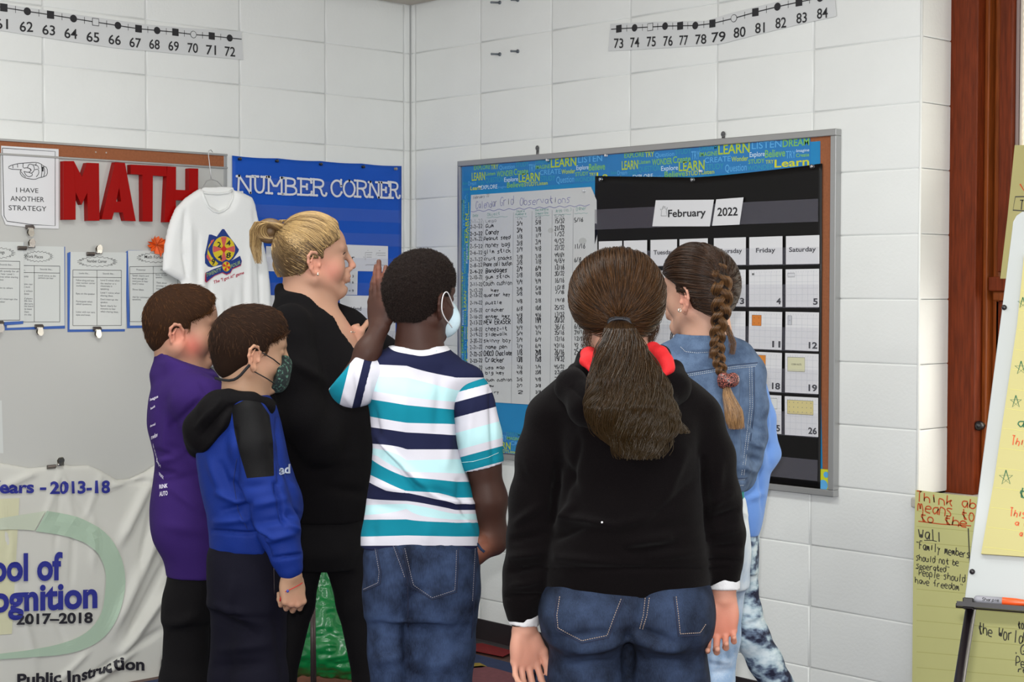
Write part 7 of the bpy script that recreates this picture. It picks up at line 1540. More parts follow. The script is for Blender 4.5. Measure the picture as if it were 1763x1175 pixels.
    # cardigan
    s = Sdf(); s.loft(P.rows([(892, 486, 634, .135, 0), (850, 478, 638, .145, 0), (800, 462, 642, .15, 0), (740, 450, 646, .15, 0), (690, 446, 648, .145, 0), (640, 448, 642, .14, 0), (600, 452, 618, .13, 0), (570, 456, 600, .12, 0), (545, 462, 588, .105, 0), (525, 472, 566, .085, 0), (508, 484, 545, .07, 0)]), k=.02, n=2.3)
    s.chain([P.P(502, 502, .01), P.P(520, 540, -.02)], [.045, .06], .03)
    s.chain(*P.ch([(500, 560, -.13, 36), (505, 640, -.16, 38), (520, 720, -.17, 36), (548, 760, -.15, 32), (580, 700, -.08, 27), (592, 665, -.03, 23)]), k=.03)
    s.chain([P.P(545, 520, .05), P.P(600, 560, .06), P.P(650, 600, .06), P.P(668, 604, .06)], [.03, .04, .04, .03], .03)
    lo_ = P.P(524, 492, .0)
    s.chain([P.P(535, 480, .0), P.P(545, 530, .0), P.P(566, 572, -.02), P.P(604, 602, -.03)], [.060, .062, .050, .018], .01, op=-1)
    def cut(x, y, z, f): return np.maximum(f, (z-P.P(497, 488, 0)[2]))
    V4, Q4 = s.mesh(.0055, post=cut); V4 = folds(V4, Q4, [(500, 620, 560, 660, 9, 4), (470, 700, 500, 780, 9, 3), (520, 800, 600, 790, 10, 3), (560, 840, 630, 850, 9, -3)], (4, 12))
    cd_ = build_mesh('cardigan', V4, Q4, mat('black_knit', (11, 9, 11), .95, .15, bump=.4, bscale=500), bo); cd_['label'] = 'long black cardigan'
    g = Sdf(); g.loft(P.rows([(975, 500, 618, .11, 0), (940, 492, 626, .13, 0), (880, 488, 628, .13, 0)]), k=.02); g.chain(*P.ch([(524, 950, 0, 36), (511, 1040, 0, 29), (489, 1175, 0, 19), (487, 1395, .02, 17)]), k=.02); g.chain(*P.ch([(592, 950, 0, 37), (612, 1040, 0, 31), (636, 1175, 0, 27), (638, 1395, .02, 20)]), k=.02)
    V5, Q5 = g.mesh(.007, clipz=(.03, 3)); build_mesh('trousers', V5, Q5, mat('black_cotton', (11, 9, 11), .9, .2, bump=.3, bscale=400), bo)
    g = MB(); q = P.P(605, 572, -.012); g.tube([toW(q+np.array([math.cos(a_)*.010, math.sin(a_)*.010, 0])) for a_ in np.linspace(0, 2*np.pi, 16)[:-1]], .0012, 6, closed=True); g.sphere(toW(q+np.array([0, -.012, 0])), .003, 8, 6); g.build('ring', mat('silver_stud', (222, 216, 200), .12, metal=1), bo, True)
    shoes(bo, [(P.P(487, 1000, .02)[0], P.P(487, 1000, .02)[1], .2), (P.P(638, 1000, .02)[0], P.P(638, 1000, .02)[1], .1)], (24, 22, 24))
teacher()
# ---------------------------------------------------------------- 6. girl in the light blue hoodie (behind)
def girl_lightblue():
    P = Per(4.50); c = P.P(1212, 506, 0); M = headM(150, 0); sc = .85; foot = P.P(1300, 1000, 0); foot[2] = 0
    h = Sdf(); add_head(h, M, c, sc); add_ears(h, M, c, sc, .079); add_neck(h, M, c, sc, P.P(1235, 615, 0), .05, .046); h.frame()
    body = Sdf(); body.loft(P.rows([(960, 1266, 1290, .04, 0), (860, 1255, 1300, .05, 0), (760, 1230, 1300, .06, 0), (650, 1220, 1290, .06, 0), (620, 1225, 1270, .05, 0)]), k=.03)
    body.chain(*P.ch([(1282, 940, 0, 18), (1284, 1040, 0, 17), (1298, 1092, 0, 19), (1335, 1175, .02, 18), (1368, 1262, .04, 13), (1385, 1350, .05, 10)]), k=.02); body.chain(*P.ch([(1262, 940, .04, 18), (1240, 1100, .05, 18), (1235, 1250, .05, 15), (1232, 1360, .05, 11)]), k=.02)
    ar = Sdf(); ar.chain([P.P(1318, 800, -.02), P.P(1280, 790, -.10)], [.026, .02], .02); add_hand(ar, P.P(1278, 788, -.10), (-1, -.3, .2), (.1, -1, 0), (0, 0, 1), .78, [(20, 30, 20)]*4)
    V, Q = join(h.mesh(.004), body.mesh(.012, clipz=(.05, 3)), ar.mesh(.0035)); V[:, 2] = np.maximum(V[:, 2], .03)
    bo = person(V, Q, skin_tint(V, (210, 164, 140)), 'girl in a light blue hoodie and tie-dye leggings, mostly hidden by the denim jacket', foot)
    V2, Q2 = hair_cap(M, c, sc, .004, thick=1.02); ho = build_mesh('hair', V2, Q2, mat('dark_hair_base', (30, 22, 20), .5, bump=.5, bscale=200), bo)
    strands('long_hair', bundle([P.P(1205, 470, .0), P.P(1195, 540, .0), P.P(1182, 585, .0), P.P(1176, 640, .0)], [.05, .05, .045, .03], 1500, 14, .004, 1.3, seed=21, clump=20), hairmat('dark_brown_hair', (22, 15, 13), (52, 36, 28), .35, .5), ho, .0006, .0004)
    s = Sdf(); s.loft(P.rows([(918, 1262, 1305, .09, 0), (905, 1258, 1309, .095, 0), (860, 1246, 1318, .10, 0), (800, 1236, 1326, .10, 0), (740, 1228, 1325, .095, 0), (690, 1222, 1318, .09, 0), (650, 1215, 1305, .08, 0), (620, 1220, 1280, .06, 0)]), k=.02); s.chain(*P.ch([(1300, 660, -.02, 18), (1314, 720, -.02, 20), (1323, 782, -.02, 19), (1314, 792, -.04, 18), (1284, 790, -.10, 15)]), k=.02)
    V4, Q4 = s.mesh(.005); V4 = folds(V4, Q4, [(1320, 740, 1326, 800, 5, -3), (1308, 805, 1316, 900, 4, -3), (1318, 690, 1322, 760, 4, 3), (1290, 860, 1316, 850, 6, 3)], (3, 16)); hd = build_mesh('hoodie', V4, Q4, mat('light_blue_fleece', (106, 146, 212), .9, .2, bump=.4, bscale=500, sheen=.15), bo)
    hd['label'] = 'light blue hooded sweatshirt'
    g = Sdf(); g.loft(P.rows([(985, 1262, 1303, .075, 0), (950, 1260, 1303, .085, 0), (905, 1260, 1304, .085, 0)]), k=.02); g.chain(*P.ch([(1279, 930, 0, 25), (1280, 1010, 0, 23), (1286, 1050, 0, 23), (1294, 1095, 0, 29), (1318, 1140, .01, 28), (1338, 1180, .02, 27), (1366, 1262, .04, 20), (1384, 1345, .05, 14)]), k=.02); g.chain(*P.ch([(1264, 930, .05, 22), (1242, 1100, .06, 25), (1236, 1250, .06, 20), (1232, 1358, .06, 14)]), k=.02)
    V5, Q5 = g.mesh(.005, clipz=(.03, 3)); V5 = folds(V5, Q5, [(1270, 1075, 1310, 1060, 4, 2), (1265, 1095, 1320, 1080, 4, -2)], (2, 20))
    m = mat('tie_dye', (190, 200, 206), .8, .2, bump=.2, bscale=400); nt = m.node_tree; b = nt.nodes['Principled BSDF']; tc = nt.nodes.new('ShaderNodeTexCoord'); n = nt.nodes.new('ShaderNodeTexNoise'); n.inputs['Scale'].default_value = 15; n.inputs['Detail'].default_value = 3.5; n.inputs['Roughness'].default_value = .55; mp = nt.nodes.new('ShaderNodeMapping'); mp.inputs['Scale'].default_value = (1, 1, 1.7); nt.links.new(tc.outputs['Object'], mp.inputs[0]); nt.links.new(mp.outputs[0], n.inputs['Vector'])
    r = nt.nodes.new('ShaderNodeValToRGB'); el = r.color_ramp.elements; el[0].position = .38; el[0].color = s2l((36, 38, 58))+(1,); el[1].position = .62; el[1].color = s2l((200, 212, 218))+(1,); e_ = el.new(.45); e_.color = s2l((92, 106, 128))+(1,); e_ = el.new(.52); e_.color = s2l((164, 184, 196))+(1,); nt.links.new(n.outputs[0], r.inputs[0]); nt.links.new(r.outputs[0], b.inputs['Base Color'])
    lg = build_mesh('leggings', V5, Q5, m, bo); lg['label'] = 'navy and white tie-dye leggings'
    shoes(bo, [(P.P(1387, 1000, .05)[0]+.0, P.P(1387, 1000, .05)[1], 2.7), (P.P(1232, 1000, .05)[0], P.P(1232, 1000, .06)[1], 2.9)], (150, 150, 158))
girl_lightblue()
# ---------------------------------------------------------------- 7. girl in the denim jacket with the braid
def girl_denim():
    P = Per(3.95); c = P.P(1203, 508, 0); M = headM(139, 3); sc = .885; foot = P.P(1215, 1000, 0); foot[2] = 0
    L = lambda *q: c+M @ (np.array(q)*sc)
    h = Sdf(); add_head(h, M, c, sc); add_ears(h, M, c, sc, .081, 1.0, dz=-.012); add_neck(h, M, c, sc, P.P(1212, 612, 0), .056, .048); h.frame(); hv = h.mesh(.0025)
    body = Sdf(); body.loft(P.rows([(980, 1180, 1270, .07, 0), (860, 1160, 1270, .075, 0), (740, 1150, 1275, .07, 0), (650, 1150, 1270, .06, 0), (625, 1180, 1250, .04, 0)]), k=.03)
    for x in (1184, 1245): body.chain([P.P(x, 1000, 0), P.P(x, 1200, 0), P.P(x, 1490, .02)], [.036, .024, .018], .02)
    ar = Sdf(); ar.chain([P.P(1278, 812, .01), P.P(1262, 826, .08)], [.018, .02], .02); add_hand(ar, P.P(1260, 828, .10), (-1, .5, 0), (.2, -1, 0), (0, 0, 1), .78, [(20, 30, 20)]*4); ar.chain([P.P(1125, 815, .0), P.P(1140, 822, .10)], [.03, .024], .02)
    V, Q = join(hv, body.mesh(.014, clipz=(.05, 3)), ar.mesh(.0035)); V[:, 2] = np.maximum(V[:, 2], .03)
    tn = skin_tint(V, (176, 136, 116), (L(-.01, .085, -.015), .028, (216, 140, 122), .6))
    bo = person(V, Q, tn, 'girl in a denim jacket with a long brown braid tied by a leopard print scrunchie', foot)
    V2, Q2 = hair_cap(M, c, sc, side=.020, front=.078, nape=-.050, thick=1.035)
    hb = mat('chestnut_base', (28, 19, 14), .7, .2, bump=.5, bscale=260); ho = build_mesh('hair', V2, Q2, hb, bo); ho['label'] = 'dark brown hair in a long french braid'
    BP = [(1207, 424, .015), (1220, 436, -.035), (1232, 456, -.068), (1240, 482, -.088), (1243, 508, -.094), (1242, 534, -.090), (1238, 560, -.082), (1235, 585, -.083), (1236, 612, -.093), (1241, 636, -.104), (1246, 652, -.107)]
    bp = np.array([P.P(*q) for q in BP]); wds = np.array([.010, .017, .021, .023, .023, .021, .017, .016, .015, .013, .008])
    ns = 6500; p, nn = sample(V2, Q2, ns, lambda q: (((q-c) @ M[:, 0]) < .076*sc)*1.0); hz = p[:, 2]; tgt = np.interp(hz-.012, bp[::-1, 2], np.arange(len(bp))[::-1]); tgt = np.clip(tgt, .6, 6.2)
    T = np.stack([np.interp(tgt, np.arange(len(bp)), bp[:, i]) for i in range(3)], 1)+RNG.normal(0, .003, (ns, 3))
    hm = hairmat('chestnut_hair', (24, 15, 10), (66, 44, 29), .33, .3); strands('swept_hair', swept(c, M, sc, p, T, 12, .004, 1.5, bv=bvhE(V2, Q2)), hm, ho, .0006, .0005)
    m = 90; tt = np.linspace(0, 1, m); cp = np.stack([mono(tt*(len(bp)-1), np.arange(len(bp)).astype(float), bp[:, i]) for i in range(3)], 1); wd_ = np.interp(tt*(len(bp)-1), np.arange(len(bp)), wds)
    cum = np.concatenate([[0], np.cumsum(np.linalg.norm(np.diff(cp, axis=0), axis=1)/(wd_[1:]*2.0))]); om = 2*np.pi/2.55
    hg = hairmat('golden_brown', (40, 26, 15), (112, 78, 46), .32, .3)
    tang = np.gradient(cp, axis=0); tang /= np.linalg.norm(tang, axis=1)[:, None]; side = np.cross(tang, np.array([0, -1.0, .25])); side /= np.linalg.norm(side, axis=1)[:, None]; dep = np.cross(side, tang)
    for k in range(3):
        ph = cum*om+k*2*np.pi/3; path = cp+side*(np.sin(ph)*wd_*.62)[:, None]+np.array([0, -1.0, 0])*(np.sin(2*ph)*wd_*.36)[:, None]
        g = MB(); g.tube([toW(q) for q in path], list(wd_*.46), 9); bs = g.build('braid_strand', hb, ho, True)
        strands('braid_hair', bundle(path, wd_*.60, 900, 84, .0003, 2, seed=30+k, endj=.02), hg, ho, .00055, .0005)
    tl = [P.P(1250, 664, -.110), P.P(1254, 682, -.112), P.P(1263, 706, -.114), P.P(1266, 724, -.113), P.P(1268, 740, -.112)]
    strands('braid_tail', bundle(tl, [.008, .014, .020, .021, .018], 1500, 16, .0015, 1, seed=35, flat=.5, clump=24, endj=.3), hairmat('golden_tail', (92, 64, 38), (182, 140, 92), .28, .6), ho, .0006, .0003)
    strands('loose_hair', bundle([P.P(1236, 590, -.09), P.P(1226, 602, -.09), P.P(1224, 618, -.09)], [.006, .005, .004], 60, 10, .003, 1, seed=36), hg, ho, .0003, .0002); strands('loose_hair', bundle([P.P(1250, 560, -.08), P.P(1262, 590, -.08), P.P(1260, 612, -.08)], [.008, .008, .006], 70, 10, .003, 1, seed=37), hg, ho, .0003, .0002)
    s = Sdf(); q = P.P(1253, 656, -.112)
    for k in range(9):
        a_ = k*2*math.pi/9; s.ell(q+np.array([math.cos(a_)*.014, math.sin(a_)*.010, .006*math.sin(k*2.3)]), (.0115, .010, .013+.003*math.sin(k*3.1)), k=.004)
    s.ell(q+np.array([.012, -.004, .004]), (.015, .010, .016), k=.006); s.ell(q+np.array([-.012, -.004, .006]), (.014, .010, .014), k=.006)
    V3, Q3 = s.mesh(.0022)
    lm = mat('leopard_satin', (214, 140, 128), .35, .5); nt = lm.node_tree; b = nt.nodes['Principled BSDF']; tc = nt.nodes.new('ShaderNodeTexCoord'); v = nt.nodes.new('ShaderNodeTexVoronoi'); v.feature = 'DISTANCE_TO_EDGE'; v.inputs['Scale'].default_value = 130; n = nt.nodes.new('ShaderNodeTexNoise'); n.inputs['Scale'].default_value = 90; ad = nt.nodes.new('ShaderNodeVectorMath'); ad.operation = 'MULTIPLY_ADD'; ad.inputs[1].default_value = (.012, .012, .012); nt.links.new(tc.outputs['Object'], n.inputs['Vector']); nt.links.new(n.outputs[1], ad.inputs[0]); nt.links.new(tc.outputs['Object'], ad.inputs[2]); nt.links.new(ad.outputs[0], v.inputs['Vector'])
    r = nt.nodes.new('ShaderNodeValToRGB'); r.color_ramp.interpolation = 'CONSTANT'; el = r.color_ramp.elements; el[0].position = 0; el[0].color = s2l((168, 96, 84))+(1,); el[1].position = .05; el[1].color = s2l((40, 22, 24))+(1,); e_ = el.new(.30); e_.color = s2l((170, 98, 82))+(1,); nt.links.new(v.outputs['Distance'], r.inputs[0]); nt.links.new(r.outputs[0], b.inputs['Base Color'])
    sc_ = build_mesh('scrunchie', V3, Q3, lm, ho); sc_['label'] = 'pink and black leopard print scrunchie'
    g = MB(); q = L(.002, .092, -.042); g.tube([toW(q+np.array([math.cos(a_)*.0036, -.002, math.sin(a_)*.0036])) for a_ in np.linspace(0, 2*np.pi, 14)[:-1]], .0011, 6, closed=True); g.build('earring', mat('silver_stud', (222, 216, 200), .12, metal=1), bo, True)
    # jacket
    s = Sdf(); s.loft(P.rows([(843, 1128, 1284, .10, 0), (826, 1124, 1290, .105, 0), (800, 1118, 1294, .11, 0), (740, 1112, 1296, .11, 0), (680, 1110, 1296, .105, 0), (650, 1114, 1296, .095, 0), (625, 1128, 1290, .08, 0), (608, 1150, 1272, .065, 0)]), k=.02, n=2.4)
    s.chain([P.P(1135, 650, 0), P.P(1165, 625, 0), P.P(1215, 610, 0), P.P(1262, 622, 0), P.P(1286, 640, 0)], [.045, .05, .055, .05, .043], .03)
    s.chain(*P.ch([(1286, 648, 0, 29), (1293, 700, -.01, 28), (1292, 750, -.01, 27), (1284, 790, .0, 26), (1276, 820, .03, 22), (1262, 828, .07, 18)]), k=.02); s.chain(*P.ch([(1138, 660, 0, 28), (1122, 740, 0, 27), (1118, 800, .02, 25), (1130, 825, .07, 20)]), k=.02)
    s.cone(P.P(1212, 606, .0), P.P(1210, 580, .0), .074, .066, .02)
    nq = P.P(1210, 580, .0)
    def cut(x, y, z, f):
        zt = nq[2]+.028-.0*(x-nq[0]); d = np.sqrt((x-nq[0])**2+(y-nq[1])**2)-.060; return np.maximum(np.maximum(f, z-zt+.02), np.where(z > zt-.05, -d, -1))
    V4, Q4 = s.mesh(.0045, post=cut); V4 = folds(V4, Q4, [(1278, 660, 1282, 780, 4, -5), (1250, 700, 1245, 800, 8, 2), (1290, 730, 1316, 745, 5, -4), (1286, 760, 1314, 770, 5, 4), (1282, 785, 1310, 795, 5, -4), (1274, 805, 1300, 812, 5, 4), (1190, 607, 1242, 607, 3, -4), (1200, 826, 1284, 828, 2.5, -3), (1262, 740, 1256, 810, 6, -3)], (3, 18))
    px, py = proj(V4); fade = .25+.3*np.exp(-((px-1222)/16)**2-((py-730)/60)**2)+.25*np.exp(-((px-1302)/8)**2)-.35*np.exp(-(np.abs(py-622)/14)**2)*0; jm = denim('light_denim', (40, 54, 78), (92, 112, 140), 30); jk = build_mesh('jacket', V4, Q4, jm, bo, attrs={'fade': fade}); jk['label'] = 'light blue denim jacket'
    b4 = bvh(V4, Q4); th = mat('jacket_stitch', (176, 182, 190), .8); dk = mat('jacket_seam', (52, 66, 92), .9)
    seam(jk, b4, [[(1166, 648), (1215, 640), (1262, 632), (1304, 628)], [(1166, 651), (1215, 643), (1262, 635), (1304, 631)], [(1290, 632), (1291, 700), (1284, 760), (1276, 822)], [(1294, 632), (1295, 700), (1288, 760), (1280, 822)], [(1232, 830), (1284, 826)], [(1172, 598), (1180, 606), (1200, 608), (1235, 606)], [(1234, 838), (1282, 836)]], .0008, th, dash=.005)
    seam(jk, b4, [[(1166, 645), (1215, 637), (1262, 629), (1304, 625)], [(1298, 632), (1299, 700), (1292, 760)], [(1232, 827), (1286, 823)]], .0012, dk, 'seam_edge')
    s = Sdf(); s.loft(P.rows([(858, 1134, 1280, .10, 0), (830, 1134, 1280, .10, 0)]), k=.01); V5, Q5 = s.mesh(.006); t = build_mesh('shirt', V5, Q5, mat('teal_jersey', (24, 132, 130), .9), bo); t['label'] = 'teal shirt hem below the jacket'
    g = Sdf(); g.loft(P.rows([(1010, 1150, 1288, .10, 0), (940, 1142, 1292, .108, 0), (880, 1136, 1286, .10, 0), (854, 1138, 1282, .095, 0)]), k=.02); g.chain(*P.ch([(1182, 1000, 0, 36), (1180, 1100, 0, 33), (1184, 1250, 0, 26), (1190, 1470, .02, 20)]), k=.02); g.chain(*P.ch([(1250, 1000, 0, 34), (1243, 1100, 0, 30), (1236, 1175, 0, 26), (1240, 1300, 0, 24), (1244, 1470, .02, 20)]), k=.02)
    V6, Q6 = g.mesh(.006, clipz=(.03, 3)); V6 = folds(V6, Q6, [(1275, 880, 1290, 890, 4, 3), (1225, 1110, 1250, 1105, 4, -3), (1222, 1135, 1256, 1140, 4, 3), (1225, 1160, 1258, 1155, 4, -3)], (3, 16)); px, py = proj(V6); je = build_mesh('jeans', V6, Q6, denim('pale_denim', (140, 166, 196), (214, 220, 222), 16), bo, attrs={'fade': np.clip((1050-py)/200, -.3, .6)}); je['label'] = 'very pale blue jeans'
    shoes(bo, [(P.P(1190, 1000, .02)[0], P.P(1190, 1000, .02)[1], 2.2), (P.P(1244, 1000, .02)[0], P.P(1244, 1000, .02)[1], 2.3)], (190, 190, 196))
girl_denim()
# ================================================================== HANGING SHIRT, BANNER, FLOOR THINGS
def sheet_obj(name, pl, poly, w0, thick, relief, m, par=None, h=.006, edge=.012, holes=()):
    poly = [pl.uv(x, y, w0) for x, y in poly]; a = np.array(poly); lo = np.array([a[:, 0].min()-3*h, a[:, 1].min()-3*h, w0-3*h]); lo[2] -= .004; hi = np.array([a[:, 0].max()+3*h, a[:, 1].max()+3*h, w0+thick+.03]); n = np.ceil((hi-lo)/h).astype(int)+1
    U, Vv, Ww = (lo[i]+h*np.arange(n[i]) for i in range(3)); G = np.stack(np.meshgrid(U, Vv, indexing='ij'), -1).reshape(-1, 2)
    sd = -sdpoly(G[:, 0], G[:, 1], [tuple(p) for p in poly]); 
    for hl in holes: sd = np.maximum(sd, sdpoly(G[:, 0], G[:, 1], [tuple(pl.uv(x, y, w0)) for x, y in hl]))
    ins = np.clip(-sd/edge, 0, 1); top = w0+.003+thick*np.sqrt(1-(1-ins)**2)+relief(G[:, 0], G[:, 1])*ins; top = w0+max(.003, h*.9)+np.logaddexp(0, (top-w0-.003)/.004)*.004
    sd = sd.reshape(n[0], n[1])[:, :, None]; top = top.reshape(n[0], n[1])[:, :, None]; W3 = Ww[None, None, :]
    f = np.maximum(np.maximum(sd, W3-top), w0-(.003 if h > .0061 else 0)-W3).astype(np.float32); V, Q = nets(f, lo, h)
    V = smoothV(V, Q, 1, .4)
    Wd = pl.o+V[:, :1]*pl.eu+V[:, 1:2]*pl.ev+V[:, 2:]*pl.n; Ve = toE(Wd)
    nn = np.cross(Wd[Q[:, 2]]-Wd[Q[:, 0]], Wd[Q[:, 3]]-Wd[Q[:, 1]])
    o = build_mesh(name, Ve, Q, m, par); return o, Ve, Q
def relief_px(pl, w0, segs):
    S = [(pl.uv(x0, y0, w0), pl.uv(x1, y1, w0), sg, mm) for x0, y0, x1, y1, sg, mm in segs]
    def fn(u, v):
        r = np.zeros(len(u))
        for a, b, sg, mm in S:
            e = b-a; t = np.clip(((u-a[0])*e[0]+(v-a[1])*e[1])/(e @ e), 0, 1); d = np.hypot(u-a[0]-t*e[0], v-a[1]-t*e[1]); r += mm*.001*np.exp(-(d/sg)**2)*np.clip(np.minimum(t, 1-t)*4+.25, 0, 1)
        return r
    return fn
def poly_decal(par, bv, pts, m, name='print', off=.0016, sub=6):
    """filled outline (pixels) laid on cloth: fan of small pieces"""
    c = np.mean(np.array(pts, float), 0); q = dens(list(pts)+[pts[0]], 3)[:-1]; rings = [surf([bv], [tuple(c+(np.array(p)-c)*k/sub) for p in q], off) for k in range(1, sub+1)]; ctr = surf([bv], [tuple(c)], off)
    if any(len(r) != len(q) for r in rings) or not ctr: return None
    n = len(q); V = [ctr[0]]+[p for r in rings for p in r]; Fc = [(0, 1+i, 1+(i+1) % n) for i in range(n)]+[(1+k*n+i, 1+(k+1)*n+i, 1+(k+1)*n+(i+1) % n, 1+k*n+(i+1) % n) for k in range(sub-1) for i in range(n)]
    return MB().add(V, Fc).build(name, m, par)
M_tee = mat('white_cotton', (244, 245, 243), .9, .2, bump=.25, bscale=400)
Zt = lambda pts: [(270+x/5.343, 300+y/5.343) for x, y in pts]
tee = empty('hanging_shirt', PL.P(-.95, 1.4, .02), 'white t-shirt with a diamond number card print hanging on a wire hanger from the rail', 'shirt')
WT = WF+.029
bk = Zt([(392, 150), (425, 118), (690, 118), (712, 160), (720, 420), (380, 420)])
sheet_obj('shirt_back', PL, bk, WT, .004, lambda u, v: 0*u, M_tee, tee)
front = Zt([(395, 128), (430, 200), (470, 290), (560, 338), (650, 300), (692, 215), (700, 150), (780, 172), (862, 212), (888, 270), (912, 390), (950, 560), (985, 720), (1010, 870), (1024, 980), (1044, 1230), (1060, 1500), (1065, 1760), (880, 1772), (600, 1780), (240, 1760), (235, 1500), (225, 1200), (212, 985), (150, 955), (80, 915), (42, 885), (50, 780), (62, 660), (88, 520), (118, 420), (165, 310), (250, 222), (340, 160)])
rel = relief_px(PL, WT, [(312, 352, 306, 430, .010, -8), (306, 430, 316, 490, .008, -10), (319, 380, 320, 480, .010, 7), (333, 400, 334, 500, .010, -6), (352, 480, 351, 620, .012, -9), (340, 440, 341, 620, .014, 6), (428, 352, 437, 440, .010, -7), (437, 440, 444, 600, .009, -10), (420, 420, 424, 620, .012, 7), (452, 470, 458, 600, .008, 6), (394, 500, 395, 620, .014, -6), (372, 505, 373, 620, .014, 6), (411, 470, 414, 620, .010, -6)])
fo, Vt, Qt = sheet_obj('shirt_front', PL, front, WT+.008, .022, rel, M_tee, tee, edge=.03)
bt = bvh(Vt, Qt)
g = MB(); q = surf([bt], Zt([(410, 150), (428, 215), (468, 300), (520, 345), (562, 356), (610, 345), (656, 315), (698, 235), (706, 165)]), .002); g.tube(q, .0045, 8); g.build('collar', M_tee, tee, True)
g = MB(); g.tube([PL.P(*PL.uv(x, y, WT+.012), WT+.014) for x, y in Zt([(425, 165), (460, 175), (560, 182), (650, 172), (690, 150)])], .005, 8); g.build('collar', M_tee, tee, True)
g = MB(); g.pq(PL, Zt([(515, 252), (605, 256), (602, 330), (512, 322)]), WT+.008, WT+.009); tgl = g.build('neck_tag', M_card, tee)
g = MB(); g.pq(PL, Zt([(538, 262), (582, 264), (580, 282), (538, 280)]), WT+.009, WT+.0095); g.build('tag_print', M_txt, tgl)
NV = mat('print_navy', (26, 56, 132), .7); YL = mat('print_yellow', (222, 196, 40), .7); PK = mat('print_coral', (214, 92, 88), .7); RD = mat('print_red', (206, 44, 40), .7); GK = mat('print_dark', (24, 40, 44), .7); GD = mat('print_pale_green', (150, 176, 120), .7); CR = mat('print_crimson', (186, 32, 66), .7)
pd_ = lambda pts, m, off, nm='print': poly_decal(fo, bt, Zt(pts), m, nm, off)
def ell(cx, cy, rx, ry, a0=0, a1=360, n=22): return [(cx+rx*math.cos(math.radians(a0+(a1-a0)*k/n)), cy+ry*math.sin(math.radians(a0+(a1-a0)*k/n))) for k in range(n+1 if a1-a0 < 360 else n)]
pd_([(478, 556), (500, 556), (552, 576), (590, 700), (585, 835), (500, 858), (470, 850), (442, 820), (440, 740), (460, 650)], NV, .0012)
pd_(ell(525, 730, 62, 118), YL, .0017); pd_([(495, 612), (525, 600), (530, 625), (500, 680), (478, 700)], PK, .0021); pd_([(455, 745), (470, 740), (500, 800), (478, 800), (455, 770)], PK, .0021)
pd_([(598, 506), (616, 506), (660, 570), (715, 640), (752, 695), (745, 715), (700, 780), (630, 835), (575, 835), (500, 760), (468, 695), (470, 682), (530, 600)], NV, .0026)
pd_(ell(612, 690, 104, 118), YL, .0031)
for a in (0, 90, 180, 270): pd_([(612, 690)]+ell(612, 690, 100, 113, a-16, a+16, 6), PK, .0035)
pd_([(612, 655), (642, 690), (612, 725), (582, 690)], RD, .0039)
for t, x, y, w_, h_, r_ in (('2', 552, 668, 34, 50, 10), ('4', 632, 662, 42, 46, -10), ('4', 556, 782, 40, 46, 10), ('8', 632, 776, 44, 50, -12), ('9', 498, 836, 34, 56, -8)):
    A_ = Zt([(x, y)])[0]; B_2 = Zt([(x+w_, y+r_)])[0]; decal(fo, bt, A_, B_2, (0, -h_/5.343), [(t, 0, 0, 1, 1)], GK, 'print', .0043)
pd_([(440, 908), (520, 874), (590, 850), (598, 806), (632, 784), (668, 802), (700, 790), (758, 752), (776, 800), (768, 842), (690, 876), (672, 912), (636, 928), (596, 908), (530, 935), (470, 960), (446, 1000), (436, 985)], CR, .0046)
pd_([(444, 905), (520, 872), (592, 846), (600, 804), (632, 784), (668, 800), (700, 786), (758, 752), (774, 798), (766, 834), (688, 868), (668, 904), (636, 920), (598, 902), (530, 928), (470, 952), (446, 990)], NV, .0052)
pd_(ell(632, 850, 37, 46), YL, .0058)
for a in (20, 110, 200, 290): pd_([(632, 850)]+ell(632, 850, 34, 42, a-22, a+22, 5), RD, .0064)
for t, x0, y0, x1, y1, h_ in (('TWENTY', 440, 948, 584, 890, 34), ('FOUR', 672, 868, 762, 826, 36)): 
    A_, B_2 = Zt([(x0, y0)])[0], Zt([(x1, y1)])[0]; decal(fo, bt, A_, B_2, (.1, -h_/5.343), [(t, 0, 0, 1, 1)], GD, 'print', .0064)
A_, B_2 = Zt([(520, 1010)])[0], Zt([(800, 918)])[0]; decal(fo, bt, A_, B_2, (0, -30/5.343), [('The "I got it!" game', 0, 0, 1, 1)], CR, 'print', .0014)
M_wire = mat('pale_wire', (196, 196, 196), .3, metal=.6)
g = MB(); hp = lambda x, y: PL.P(*PL.uv(x, y, WT+.004), WT+.004)
g.tube([hp(*p) for p in ((366, 262), (363, 258), (359.5, 260), (359, 268), (361, 285), (363, 300), (363.5, 309))], .0016, 7); g.tube([hp(*p) for p in ((330, 345), (350, 322), (356, 312), (363.5, 309), (374, 312), (382, 320), (410, 340))], .0020, 7); g.build('wire_hanger', M_wire, tee, True)

